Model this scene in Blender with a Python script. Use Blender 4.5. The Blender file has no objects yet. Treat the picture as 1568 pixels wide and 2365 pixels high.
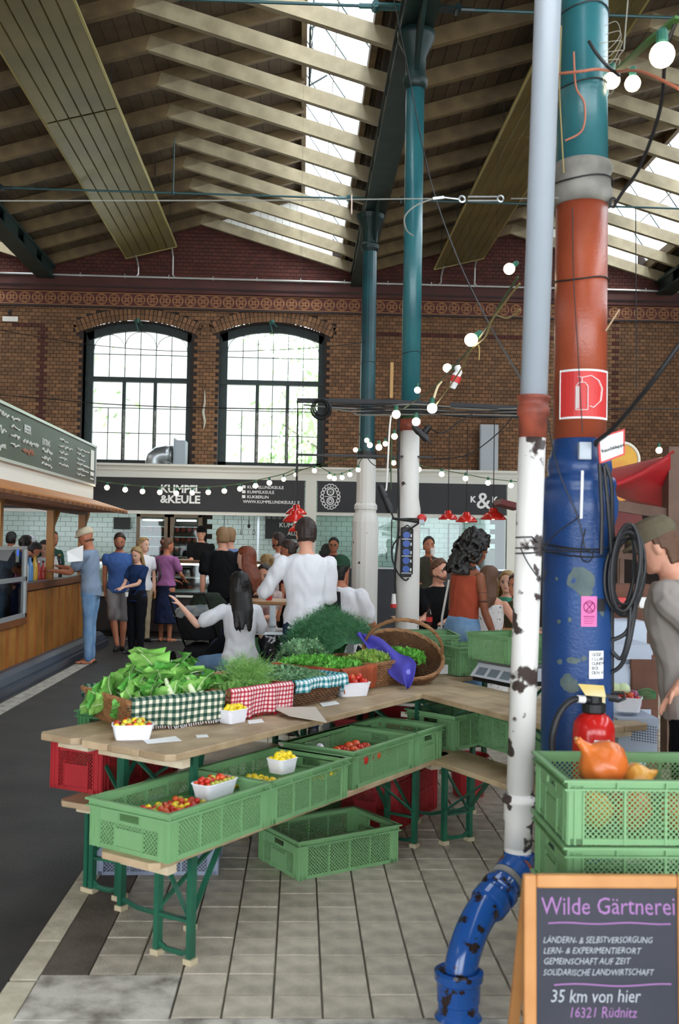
import bpy, math, random
import numpy as np
from mathutils import Vector, Matrix, Quaternion, noise
sc = bpy.context.scene
PI = math.pi
random.seed(7)
# ---------------------------------------------------------------- camera
W_, H_, F_ = 1568.0, 2365.0, 2300.0
YAW, PITCH, ROLL, CAMZ = math.radians(2.2), math.radians(1.9), math.radians(1.0), 1.62
_f = Vector((math.sin(YAW) * math.cos(PITCH), math.cos(YAW) * math.cos(PITCH), math.sin(PITCH)))
_r = Vector((math.cos(YAW), -math.sin(YAW), 0)); _u = _r.cross(_f)
CR = math.cos(ROLL) * _r + math.sin(ROLL) * _u; CU = -math.sin(ROLL) * _r + math.cos(ROLL) * _u; CF = _f
cam = bpy.data.cameras.new('camera'); camo = bpy.data.objects.new('camera', cam); sc.collection.objects.link(camo)
camo.matrix_world = Matrix(((CR.x, CU.x, -CF.x, 0), (CR.y, CU.y, -CF.y, 0), (CR.z, CU.z, -CF.z, CAMZ), (0, 0, 0, 1)))
cam.sensor_fit = 'HORIZONTAL'; cam.sensor_width = 36; cam.lens = F_ / W_ * 36
cam.clip_start = .05; cam.clip_end = 300
cam.dof.use_dof = True; cam.dof.focus_distance = 9.5; cam.dof.aperture_fstop = 6.5
sc.camera = camo
# ---------------------------------------------------------------- light
world = bpy.data.worlds.new('overcast_sky'); sc.world = world; world.use_nodes = True
bg = world.node_tree.nodes['Background']; bg.inputs[0].default_value = (.86, .93, 1, 1); bg.inputs[1].default_value = 8.0
sun = bpy.data.lights.new('sun', 'SUN'); sun.energy = 2.2; sun.angle = math.radians(12); sun.color = (1, .97, .9)
suno = bpy.data.objects.new('sun', sun); sc.collection.objects.link(suno)
suno.rotation_euler = (math.radians(38), math.radians(14), math.radians(8))
sc.view_settings.view_transform = 'Standard'; sc.view_settings.look = 'None'
sc.view_settings.gamma = 1; sc.view_settings.use_curve_mapping = False
sc.view_settings.exposure = 0.22
sc.cycles.max_bounces = 7; sc.cycles.diffuse_bounces = 4; sc.cycles.glossy_bounces = 3
sc.cycles.transparent_max_bounces = 12; sc.cycles.adaptive_threshold = .03
sc.cycles.caustics_reflective = False; sc.cycles.caustics_refractive = False
sc.cycles.sample_clamp_indirect = 6
# ---------------------------------------------------------------- helpers
C = sc.collection.objects
def _ray(px, py): return CR * ((px - 784) / F_) - CU * ((py - 1182.5) / F_) + CF
CAM = Vector((0, 0, CAMZ))
def gz(px, py, z=0.0):
    d = _ray(px, py); return CAM + d * ((z - CAMZ) / d.z)
def gy(px, py, y):
    d = _ray(px, py); return CAM + d * (y / d.y)
def lin(c):
    if isinstance(c, str):
        c = [int(c[i:i + 2], 16) / 255 for i in (0, 2, 4)]
    return tuple(((v / 12.92) if v <= .04045 else ((v + .055) / 1.055) ** 2.4) for v in c[:3]) + (1,)
MATS = {}
def mat(name, col, rough=.6, metal=0, col2=None, nscale=6, thresh=None, bump=0, bscale=40, rand=0, emit=0, spec=.5, sub=0):
    if name in MATS: return MATS[name]
    m = bpy.data.materials.new(name); m.use_nodes = True; MATS[name] = m
    nt = m.node_tree; N, L = nt.nodes, nt.links; b = N['Principled BSDF']
    b.inputs['Roughness'].default_value = rough; b.inputs['Metallic'].default_value = metal
    b.inputs['Specular IOR Level'].default_value = spec
    out = None; c1 = lin(col)
    b.inputs['Base Color'].default_value = c1
    if col2 or bump or rand:
        tc = N.new('ShaderNodeTexCoord')
    if col2:
        n = N.new('ShaderNodeTexNoise'); n.inputs['Scale'].default_value = nscale; n.inputs['Detail'].default_value = 5
        L.new(tc.outputs['Object'], n.inputs['Vector'])
        r = N.new('ShaderNodeValToRGB'); e = r.color_ramp.elements
        lo, hi = thresh if thresh else (.35, .65)
        e[0].position = lo; e[1].position = hi; e[0].color = c1; e[1].color = lin(col2)
        L.new(n.outputs['Fac'], r.inputs[0]); out = r.outputs[0]
    if rand:
        g = N.new('ShaderNodeNewGeometry'); oi = N.new('ShaderNodeObjectInfo')
        a = N.new('ShaderNodeMath'); a.operation = 'ADD'; L.new(g.outputs['Random Per Island'], a.inputs[0]); L.new(oi.outputs['Random'], a.inputs[1])
        fr = N.new('ShaderNodeMath'); fr.operation = 'FRACT'; L.new(a.outputs[0], fr.inputs[0])
        mr = N.new('ShaderNodeMapRange'); mr.inputs[3].default_value = 1 - rand; mr.inputs[4].default_value = 1 + rand
        L.new(fr.outputs[0], mr.inputs[0])
        mx = N.new('ShaderNodeVectorMath'); mx.operation = 'SCALE'
        if out: L.new(out, mx.inputs[0])
        else: mx.inputs[0].default_value = c1[:3]
        L.new(mr.outputs[0], mx.inputs['Scale']); out = mx.outputs[0]
    if out: L.new(out, b.inputs['Base Color'])
    if bump:
        n2 = N.new('ShaderNodeTexNoise'); n2.inputs['Scale'].default_value = bscale; n2.inputs['Detail'].default_value = 3
        L.new(tc.outputs['Object'], n2.inputs['Vector'])
        bp = N.new('ShaderNodeBump'); bp.inputs['Strength'].default_value = bump; bp.inputs['Distance'].default_value = .01
        L.new(n2.outputs['Fac'], bp.inputs['Height']); L.new(bp.outputs[0], b.inputs['Normal'])
    if emit:
        b.inputs['Emission Color'].default_value = c1; b.inputs['Emission Strength'].default_value = emit
    return m
def glass_mat(name='clear_glass', tint='eef6f4', refl=.12):
    if name in MATS: return MATS[name]
    m = bpy.data.materials.new(name); m.use_nodes = True; MATS[name] = m
    nt = m.node_tree; N, L = nt.nodes, nt.links; N.remove(N['Principled BSDF'])
    t = N.new('ShaderNodeBsdfTransparent'); t.inputs[0].default_value = lin(tint)
    g = N.new('ShaderNodeBsdfGlossy'); g.inputs['Roughness'].default_value = .03
    fr = N.new('ShaderNodeFresnel'); fr.inputs[0].default_value = 1.45
    mx = N.new('ShaderNodeMixShader'); L.new(fr.outputs[0], mx.inputs[0]); L.new(t.outputs[0], mx.inputs[1]); L.new(g.outputs[0], mx.inputs[2])
    L.new(mx.outputs[0], N['Material Output'].inputs[0]); return m
def plaid_mat(name, base, stripe, freq=20, width=.5, mixc=None, u2=1.0):
    """woven check from UV: stripes in both directions"""
    m = bpy.data.materials.new(name); m.use_nodes = True; MATS[name] = m
    nt = m.node_tree; N, L = nt.nodes, nt.links; b = N['Principled BSDF']; b.inputs['Roughness'].default_value = .95
    b.inputs['Specular IOR Level'].default_value = .1
    uv = N.new('ShaderNodeUVMap'); sp = N.new('ShaderNodeSeparateXYZ'); L.new(uv.outputs[0], sp.inputs[0])
    fs = []
    for k in range(2):
        mu = N.new('ShaderNodeMath'); mu.operation = 'MULTIPLY'; L.new(sp.outputs[k], mu.inputs[0]); mu.inputs[1].default_value = freq
        fr = N.new('ShaderNodeMath'); fr.operation = 'FRACT'; L.new(mu.outputs[0], fr.inputs[0])
        lt = N.new('ShaderNodeMath'); lt.operation = 'LESS_THAN'; L.new(fr.outputs[0], lt.inputs[0]); lt.inputs[1].default_value = width
        fs.append(lt)
    ad = N.new('ShaderNodeMath'); ad.operation = 'ADD'; L.new(fs[0].outputs[0], ad.inputs[0]); L.new(fs[1].outputs[0], ad.inputs[1])
    hv = N.new('ShaderNodeMath'); hv.operation = 'MULTIPLY'; L.new(ad.outputs[0], hv.inputs[0]); hv.inputs[1].default_value = .5
    r = N.new('ShaderNodeValToRGB'); r.color_ramp.interpolation = 'CONSTANT'; e = r.color_ramp.elements
    e[0].color = lin(base); e[1].position = .7; e[1].color = lin(stripe)
    e2 = e.new(.3); a, c = lin(base), lin(stripe); e2.color = lin(mixc) if mixc else tuple((a[i] + c[i]) / 2 for i in range(3)) + (1,)
    L.new(hv.outputs[0], r.inputs[0]); L.new(r.outputs[0], b.inputs['Base Color'])
    tcn = N.new('ShaderNodeTexNoise'); tcn.inputs['Scale'].default_value = 300
    bp = N.new('ShaderNodeBump'); bp.inputs['Strength'].default_value = .3; bp.inputs['Distance'].default_value = .003
    L.new(tcn.outputs[0], bp.inputs['Height']); L.new(bp.outputs[0], b.inputs['Normal'])
    return m
def frame_z(d):
    d = d.normalized(); q = Vector((0, 0, 1)).rotation_difference(d); return q.to_matrix()
class MB:
    def __init__(s): s.v = []; s.f = []; s.uv = None
    def add(s, vs, fs):
        n = len(s.v); s.v += [tuple(p) for p in vs]; s.f += [tuple(i + n for i in f) for f in fs]; return s
    def box(s, c, d, rot=None, rz=0):
        x, y, z = d[0] / 2, d[1] / 2, d[2] / 2; c = Vector(c)
        R = rot if rot is not None else (Matrix.Rotation(rz, 3, 'Z') if rz else None)
        vs = [Vector((a * x, b * y, e * z)) for a in (-1, 1) for b in (-1, 1) for e in (-1, 1)]
        if R is not None: vs = [R @ q for q in vs]
        return s.add([c + q for q in vs], [(0, 1, 3, 2), (4, 6, 7, 5), (0, 4, 5, 1), (2, 3, 7, 6), (0, 2, 6, 4), (1, 5, 7, 3)])
    def b2(s, x0, x1, y0, y1, z0, z1): return s.box(((x0 + x1) / 2, (y0 + y1) / 2, (z0 + z1) / 2), (abs(x1 - x0), abs(y1 - y0), abs(z1 - z0)))
    def bar(s, p, q, w, h=None, up=(0, 0, 1)):
        p, q = Vector(p), Vector(q); d = q - p; L = d.length
        if L < 1e-6: return s
        z = d / L; x = Vector(up).cross(z)
        if x.length < 1e-4: x = Vector((1, 0, 0)).cross(z)
        x.normalize(); y = z.cross(x); R = Matrix((x, y, z)).transposed()
        return s.box((p + q) / 2, (w, h if h else w, L), rot=R)
    def tube(s, pts, r, n=8, cap=True, closed=False):
        pts = [Vector(p) for p in pts]; m = len(pts); rs = r if isinstance(r, (list, tuple)) else [r] * m
        vs = []; X = None
        for i, p in enumerate(pts):
            if closed: t = pts[(i + 1) % m] - pts[i - 1]
            else: t = pts[min(i + 1, m - 1)] - pts[max(i - 1, 0)]
            if t.length < 1e-9: t = Vector((0, 0, 1))
            t.normalize()
            if X is None:
                X = t.orthogonal().normalized()
            else:
                X = X - t * X.dot(t)
                X = X.normalized() if X.length > 1e-6 else t.orthogonal().normalized()
            Y = t.cross(X)
            for k in range(n):
                a = 2 * PI * k / n; vs.append(p + (X * math.cos(a) + Y * math.sin(a)) * rs[i])
        fs = []
        for i in range(m if closed else m - 1):
            j = (i + 1) % m
            for k in range(n):
                l = (k + 1) % n; fs.append((i * n + k, i * n + l, j * n + l, j * n + k))
        if cap and not closed:
            fs.append(tuple(range(n - 1, -1, -1))); fs.append(tuple((m - 1) * n + k for k in range(n)))
        return s.add(vs, fs)
    def lathe(s, prof, c=(0, 0, 0), n=24, rot=None, cap=True):
        c = Vector(c); vs = []
        for r, z in prof:
            for k in range(n):
                a = 2 * PI * k / n; q = Vector((r * math.cos(a), r * math.sin(a), z))
                vs.append(c + (rot @ q if rot is not None else q))
        m = len(prof); fs = [(i * n + k, i * n + (k + 1) % n, (i + 1) * n + (k + 1) % n, (i + 1) * n + k) for i in range(m - 1) for k in range(n)]
        if cap: fs += [tuple(range(n - 1, -1, -1)), tuple((m - 1) * n + k for k in range(n))]
        return s.add(vs, fs)
    def ell(s, c, r, n=12, rot=None, m=None):
        m = m or max(5, n // 2); r = (r, r, r) if not hasattr(r, '__len__') else r; c = Vector(c)
        prof = []
        vs = []; 
        for i in range(m + 1):
            t = PI * i / m; zz = -math.cos(t); rr = max(math.sin(t), .02)
            for k in range(n):
                a = 2 * PI * k / n; q = Vector((rr * math.cos(a) * r[0], rr * math.sin(a) * r[1], zz * r[2]))
                vs.append(c + (rot @ q if rot is not None else q))
        fs = [(i * n + k, i * n + (k + 1) % n, (i + 1) * n + (k + 1) % n, (i + 1) * n + k) for i in range(m) for k in range(n)]
        fs += [tuple(range(n - 1, -1, -1)), tuple(m * n + k for k in range(n))]
        return s.add(vs, fs)
    def loft(s, rings, n=16):
        """rings: (centre, rx, ry, 3x3 frame or None)"""
        vs = []
        for c, rx, ry, R in rings:
            for k in range(n):
                a = 2 * PI * k / n; q = Vector((rx * math.cos(a), ry * math.sin(a), 0)); vs.append(Vector(c) + (R @ q if R is not None else q))
        m = len(rings); fs = [(i * n + k, i * n + (k + 1) % n, (i + 1) * n + (k + 1) % n, (i + 1) * n + k) for i in range(m - 1) for k in range(n)]
        fs += [tuple(range(n - 1, -1, -1)), tuple((m - 1) * n + k for k in range(n))]
        return s.add(vs, fs)
    def grid(s, fn, nu, nv, thick=0, uvs=None):
        vs = [fn(i / nu, j / nv) for j in range(nv + 1) for i in range(nu + 1)]
        fs = [(j * (nu + 1) + i, j * (nu + 1) + i + 1, (j + 1) * (nu + 1) + i + 1, (j + 1) * (nu + 1) + i) for j in range(nv) for i in range(nu)]
        if uvs is not None:
            if s.uv is None: s.uv = []
            s.uv += [(uvs[0] * i / nu, uvs[1] * j / nv) for j in range(nv + 1) for i in range(nu + 1)]
        return s.add(vs, fs)
    def xf(s, M):
        s.v = [tuple(M @ Vector(p)) for p in s.v]; return s
    def mesh(s, name, smooth=False):
        me = bpy.data.meshes.new(name); me.from_pydata(s.v, [], s.f)
        if smooth: me.polygons.foreach_set('use_smooth', [True] * len(me.polygons))
        if s.uv is not None and len(s.uv) == len(s.v):
            lay = me.uv_layers.new(name='UVMap'); idx = np.zeros(len(me.loops), dtype=np.int32); me.loops.foreach_get('vertex_index', idx)
            lay.data.foreach_set('uv', np.array(s.uv, dtype=np.float32)[idx].ravel())
        me.update(); return me
    def build(s, name, m, parent=None, smooth=False, loc=None, bevel=0, solid=0, sub=0):
        me = s.mesh(name, smooth)
        if m: me.materials.append(m)
        o = bpy.data.objects.new(name, me); C.link(o)
        if parent: o.parent = parent
        if loc is not None: o.location = loc
        if bevel:
            md = o.modifiers.new('bevel', 'BEVEL'); md.width = bevel; md.segments = 2; md.limit_method = 'ANGLE'
        if solid:
            md = o.modifiers.new('solid', 'SOLIDIFY'); md.thickness = solid; md.offset = 0
        if sub:
            md = o.modifiers.new('sub', 'SUBSURF'); md.levels = sub; md.render_levels = sub
        if smooth == 'auto':
            pass
        return o
def inst(name, me, parent=None, loc=(0, 0, 0), rz=0, rot=None, scale=None, m=None):
    o = bpy.data.objects.new(name, me); C.link(o)
    if parent: o.parent = parent
    o.location = loc; o.rotation_euler = rot if rot else (0, 0, rz)
    if scale: o.scale = (scale,) * 3 if not hasattr(scale, '__len__') else scale
    return o
def tag(o, label=None, cat=None, group=None, kind=None):
    if label: o['label'] = label
    if cat: o['category'] = cat
    if group: o['group'] = group
    if kind: o['kind'] = kind
    return o
def empty(name, loc=(0, 0, 0), rz=0, label=None, cat=None, group=None, kind=None):
    o = bpy.data.objects.new(name, None); C.link(o); o.location = loc; o.rotation_euler = (0, 0, rz); o.empty_display_size = .05
    return tag(o, label, cat, group, kind)
def kids(o): return [c for c in bpy.data.objects if c.parent == o]
def copy_tree(o, loc=None, rz=None, label=None, name=None):
    ch = TREE.get(o.name, None)
    c = o.copy(); C.link(c)
    if loc is not None: c.location = loc
    if rz is not None: c.rotation_euler = (0, 0, rz)
    if label: c['label'] = label
    for k in o.children:
        d = k.copy(); C.link(d); d.parent = c
        for g in k.children:
            e = g.copy(); C.link(e); e.parent = d
    return c
TREE = {}
def text(s, size, m, parent=None, loc=(0, 0, 0), rot=(PI / 2, 0, 0), name='lettering', ext=.002, off=0, align='LEFT', shear=0, sx=1, wob=0):
    cu = bpy.data.curves.new(name, 'FONT'); cu.body = s; cu.size = size; cu.extrude = ext; cu.offset = off; cu.align_x = align; cu.shear = shear
    cu.resolution_u = 2; cu.materials.append(m)
    t_ = bpy.data.objects.new(name, cu); C.link(t_); me = bpy.data.meshes.new_from_object(t_.evaluated_get(bpy.context.evaluated_depsgraph_get()) if 0 else t_)
    bpy.data.objects.remove(t_); me.name = name
    if wob:
        for v in me.vertices:
            n = noise.noise_vector(Vector((v.co.x * 28, v.co.y * 28, len(s)))); v.co.x += n.x * wob; v.co.y += n.y * wob * 1.3
    o = bpy.data.objects.new(name, me); C.link(o); o.parent = parent; o.location = loc; o.rotation_euler = rot; o.scale = (sx, 1, 1)
    return o
def sag(p, q, d, n=16):
    p, q = Vector(p), Vector(q); return [p.lerp(q, i / n) - Vector((0, 0, d * 4 * (i / n) * (1 - i / n))) for i in range(n + 1)]
def spline(pts, n=8):
    pts = [Vector(p) for p in pts]; P = [pts[0]] + pts + [pts[-1]]; out = []
    for i in range(1, len(P) - 2):
        for k in range(n):
            t = k / n; a, b, c, d = P[i - 1:i + 3]
            out.append(.5 * ((2 * b) + (c - a) * t + (2 * a - 5 * b + 4 * c - d) * t * t + (3 * b - a - 3 * c + d) * t ** 3))
    return out + [pts[-1]]
# ================================================================ setting: floor
M_tile = mat('floor_tile_clay', 'cdc2ae', .5, col2='a69c8b', nscale=9, bump=.5, bscale=120, rand=.10)
M_grout = mat('tile_grout_dirt', '5c554c', .9, col2='6b645a', nscale=4)
M_asph = mat('worn_dark_asphalt', '262422', .65, col2='373431', nscale=2.5, bump=.6, bscale=90)
M_conc = mat('old_patched_concrete', 'c4bfb2', .85, col2='6f685f', nscale=7, thresh=(.42, .68), bump=.5, bscale=25)
M_kerb = mat('cream_kerb_stone', 'cfc6ae', .8, col2='b3a990', nscale=9, bump=.3, rand=.06)
M_bstrip = mat('brown_floor_strip', '6a5f54', .8, col2='54493f', nscale=5, bump=.3)
M_stripe = mat('worn_floor_stripe', 'aaa69b', .75, col2='827d74', nscale=12)
fl = MB(); fl.b2(-14, 16, -6, 22, -.12, -.012); floor_o = tag(fl.build('floor', M_grout), 'market hall floor, grouted bed under the clay tiles', kind='structure')
b = MB(); b.b2(-14, -1.045, -6, 20.5, -.05, -.002); b.build('asphalt_aisle', M_asph, floor_o)
b = MB()
for a, c in ((-2.92, -2.74),): b.b2(a, c, -2, 13.6, -.03, .002)
b.b2(-2.95, -1.6, 16.6, 16.75, -.03, .002); b.build('floor_stripe', M_stripe, floor_o)
b = MB(); b.b2(-.935, -.765, 3.72, 20, -.03, -.001); b.build('brown_strip', M_bstrip, floor_o)  # plain brown strip between the kerb stones and the tiles
b = MB(); b.b2(-1.045, 16, -6, 3.46, -.03, .0); b.b2(-.935, -.42, 3.45, 3.80, -.03, .0015); b.build('concrete_patch', M_conc, floor_o)
for i in range(46):  # kerb stones
    y = 3.4 + i * .36 + random.uniform(-.02, .02)
    b = MB(); b.b2(-1.04, -.94, y, y + .35, -.03, .001 + random.uniform(0, .0015)); b.build('kerb_stone', M_kerb, floor_o)
T = .174; tmes = []
for v in range(3):
    b = MB(); h = T / 2 - .002; k = .003
    b.add([(-h, -h, -.012), (h, -h, -.012), (h, h, -.012), (-h, h, -.012), (-h + k, -h + k, 0), (h - k, -h + k, 0), (h - k, h - k, 0), (-h + k, h - k, 0)],
          [(0, 1, 5, 4), (1, 2, 6, 5), (2, 3, 7, 6), (3, 0, 4, 7), (4, 5, 6, 7)])
    me = b.mesh('tile'); me.materials.append(M_tile); tmes.append(me)
nt_ = 0; far = MB()
for j in range(-5, 95):
    for i in range(-5, 60):
        x = .106 + T * (i + .5); y = 4.162 + T * (j + .5); z = random.uniform(-.0022, .0006)
        if x < -.76 + T / 2 - .02 or (y < 3.8 and x < -.42): continue
        if y < 3.47: continue
        vis = (y < 6.4 and x < .42 * y - .6 and x > -.8)
        if vis and nt_ < 296:
            inst('tile', tmes[nt_ % 3], floor_o, (x, y, z), 0); nt_ += 1
        elif y < 20.3 and x < 11:
            h = T / 2 - .002; k = .003
            far.add([(x - h, y - h, -.012), (x + h, y - h, -.012), (x + h, y + h, -.012), (x - h, y + h, -.012), (x - h + k, y - h + k, z), (x + h - k, y - h + k, z), (x + h - k, y + h - k, z), (x - h + k, y + h - k, z)],
                    [(0, 1, 5, 4), (1, 2, 6, 5), (2, 3, 7, 6), (3, 0, 4, 7), (4, 5, 6, 7)])
tag(far.build('tile_field', M_tile, floor_o), kind='stuff')
# ================================================================ back wall of brick with two arched windows
M_brick = mat('ochre_brick', '735236', .85, rand=.28, bump=.3, bscale=60)
M_brickr = mat('dark_red_brick', '4c2218', .85, rand=.25, bump=.3, bscale=60)
M_mort = mat('sooty_mortar', '2e2420', .95)
M_corn = mat('red_brown_cornice', '4a2017', .7, col2='3d1a13', nscale=3, rand=.08)
M_dark = mat('dark_moulding', '2a1a16', .7)
M_frz = mat('maroon_frieze_ground', '4e241f', .8)
M_orn = mat('ochre_frieze_ornament', '9a6c44', .8, rand=.1)
YB = 20.5
wins = [(-4.53, -2.32, 3.22, 5.93, 6.16), (-1.755, .42, 3.22, 5.97, 6.2)]
def arch(w):
    x0, x1, zb, zs, za = w; h = (x1 - x0) / 2; s = za - zs; R = (h * h + s * s) / (2 * s); return (x0 + x1) / 2, za - R, R
def in_open(x, z, g=0):
    for w in wins:
        if w[0] - g < x < w[1] + g and z > w[2] - g:
            cx, cz, R = arch(w)
            if z < w[3] or math.hypot(x - cx, z - cz) < R + g: 
                if z < w[4] + g: return True
    return False
def gable_z(x):  # underside of the roof above the wall
    t = (x + 5.3) % 6.4
    return 7.25 + (.3 * t if t < 3.2 else .3 * (6.4 - t))
M_side = mat('added_wall_brickwork', '7d5b40', .9, col2='66472f', nscale=5)
for nm, bx in (('added_wall_left', (-13.2, -13, -7, 20.9, 0, 7.6)), ('added_wall_right', (15, 15.2, -7, 20.9, 0, 7.6))):  # side walls out of view, added to hold back light from the sides
    b = MB(); b.b2(*bx); tag(b.build(nm, M_side), 'plain brick side wall of the hall', kind='structure')  # added walls, out of view, to hold back side light
b = MB(); b.b2(-13, 15, -7.2, -7, 4.4, 9.5)  # unseen wall added to limit rear light; openings sized for foreground light
for a, c in ((-13, -12), (-6, -5), (.6, 1.6), (7, 8), (14, 15)): b.b2(a, c, -7.2, -7, 0, 4.4)
tag(b.build('added_wall_front', M_side), 'brick wall behind the camera with wide open gates', kind='structure')  # added unseen wall, gates sized for foreground light
bw = MB()
def wallgrid(xs, zs):
    for i in range(len(xs) - 1):
        for j in range(len(zs) - 1):
            xm, zm = (xs[i] + xs[i + 1]) / 2, (zs[j] + zs[j + 1]) / 2
            if in_open(xm, zm): continue
            bw.add([(xs[i], YB, zs[j]), (xs[i + 1], YB, zs[j]), (xs[i + 1], YB, zs[j + 1]), (xs[i], YB, zs[j + 1])], [(0, 1, 2, 3)])
xs = [-13, -9] + [-4.53, -2.32, -1.755, .42] + [-4.53 + .0553 * i for i in range(1, 40)] + [-1.755 + .0544 * i for i in range(1, 40)] + [4, 10, 15]
xs = sorted(set(round(x, 4) for x in xs)); zs = sorted(set([0, 2.9, 3.22] + [5.9 + .02 * i for i in range(16)] + [6.3, 7.3]))
wallgrid(xs, zs)
bw.b2(-13, 15, YB + .02, YB + .45, 7.0, 9.2); bw.b2(-13, 15, YB + .02, YB + .45, 0, 3.2)
for w in wins:   # reveals
    cx, cz, R = arch(w); n = 20; a0 = math.asin((w[1] - w[0]) / 2 / R)
    pts = [(w[0], w[2])] + [(cx - R * math.sin(a0 * (1 - 2 * k / n)), cz + R * math.cos(a0 * (1 - 2 * k / n))) for k in range(n + 1)] + [(w[1], w[2])]
    for k in range(len(pts)):
        p, q = pts[k], pts[(k + 1) % len(pts)]
        bw.add([(p[0], YB, p[1]), (q[0], YB, q[1]), (q[0], YB + .4, q[1]), (p[0], YB + .4, p[1])], [(0, 1, 2, 3)])
for a, c in ((-13, -4.53), (-2.32, -1.755), (.42, 15)): bw.b2(a, c, YB + .02, YB + .4, 3.0, 7.1)
bw.b2(-4.53, .42, YB + .1, YB + .4, 6.25, 7.1)
wall_o = tag(bw.build('wall_back', M_mort), 'back wall of the hall, sooty brickwork around two arched windows', kind='structure')
BW, BH, BP = .12, .067, .014
def bx5(B, x, z, w, h, y=YB, p=BP, ang=0, cx=0, cz=0):
    vs = []
    for (a, c) in ((-w / 2, -h / 2), (w / 2, -h / 2), (w / 2, h / 2), (-w / 2, h / 2)):
        ca, sa = math.cos(ang), math.sin(ang); vs.append((x + a * ca - c * sa, z + a * sa + c * ca))
    B.add([(q[0], y, q[1]) for q in vs] + [(q[0], y - p, q[1]) for q in vs], [(4, 5, 6, 7), (0, 1, 5, 4), (1, 2, 6, 5), (2, 3, 7, 6), (3, 0, 4, 7)])
bb = MB(); bx5(bb, 0, 0, BW, BH, 0); bme = bb.mesh('brick'); bme.materials.append(M_brick)
field, red = MB(), MB()
row = 0; z = 2.93
while z < 6.40:
    x = -7.6 + (row % 2) * .065
    while x < 8.8:
        ok = not in_open(x, z, .06)
        if ok:
            for w in wins:
                cx, cz, R = arch(w); r = math.hypot(x - cx, z - cz)
                if z > w[3] - .1 and r < R + .27 and w[0] - .17 < x < w[1] + .17: ok = False
        if ok:
            rr = (abs(x + 5.38) < .07 and z < 5.95) or (1.25 < x < 5.9 and abs(z - 5.98) < .04) or (abs(x - 1.3) < .07 and z < 6) or (abs(x - 5.9) < .07 and z < 6) or (abs(x - 6.5) < .05) or (-6 < x < -5.3 and abs(z - 5.98) < .04)
            if -2.33 < x < -1.74 and z > 3.0 and z < 6.3: inst('brick', bme, wall_o, (x, YB, z))
            else: bx5(red if rr else field, x, z, BW, BH)
        x += .13
    z += .077; row += 1
for w in wins:  # voussoirs, two rings
    cx, cz, R = arch(w); a0 = math.asin((w[1] - w[0]) / 2 / R) + .055
    for ring in range(2):
        r = R + .065 + ring * .125; n = 31
        for k in range(n):
            a = -a0 + 2 * a0 * (k + .5) / n; q = MB(); bx5(q, cx + r * math.sin(a), cz + r * math.cos(a), .072, .115, ang=-a)
            q.build('brick', M_brick, wall_o)
row = 0; z = 7.12
while z < 8.25:
    x = -7.6 + (row % 2) * .065
    while x < 8.8:
        if z < gable_z(x) + .05: bx5(red, x, z, BW, BH)
        x += .13
    z += .077; row += 1
tag(field.build('brick_field', M_brick, wall_o), kind='stuff'); tag(red.build('red_brick_courses', M_brickr, wall_o), kind='stuff')
b = MB(); b.b2(-13, 15, YB - .10, YB, 6.84, 7.03); b.b2(-13, 15, YB - .07, YB, 6.74, 6.82); tr = tag(b.build('trim_1', M_corn), 'dark red cornice band under the gable bricks', kind='structure')
b = MB(); b.b2(-13, 15, YB - .12, YB, 7.03, 7.06); b.b2(-13, 15, YB - .09, YB, 6.815, 6.845); b.b2(-13, 15, YB - .06, YB, 6.395, 6.435); b.build('moulding', M_dark, tr)
b = MB(); b.b2(-13, 15, YB - .02, YB, 6.43, 6.74); fz = tag(b.build('trim_2', M_frz), 'ornamental frieze with a row of ochre rosettes above the windows', kind='structure')
b = MB()
for zz in (6.455, 6.715): b.b2(-13, 15, YB - .026, YB - .02, zz - .008, zz + .008)
b.build('border', M_orn, fz)
rs = MB()
def ringxz(B, cx, cz, r, t, n=16, y=-.006, a0=0, a1=2 * PI):
    vs = []; m = n + 1
    for k in range(m):
        a = a0 + (a1 - a0) * k / n
        for rr in (r - t, r + t): vs.append((cx + rr * math.cos(a), y, cz + rr * math.sin(a)))
    B.add(vs, [(2 * k, 2 * k + 1, 2 * k + 3, 2 * k + 2) for k in range(n)])
ringxz(rs, 0, 0, .108, .008, 20); ringxz(rs, 0, 0, .022, .006, 8)
for k in range(4): ringxz(rs, .062 * math.cos(k * PI / 2), .062 * math.sin(k * PI / 2), .036, .006, 10)
for k in range(4):
    a = PI / 4 + k * PI / 2; rs.bar((.03 * math.cos(a), -.006, .03 * math.sin(a)), (.1 * math.cos(a), -.006, .1 * math.sin(a)), .01, .004)
rme = rs.mesh('rosette'); rme.materials.append(M_orn)
for k in range(64): inst('rosette', rme, fz, (-8.6 + .26 * k, YB - .02, 6.585))
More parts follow.
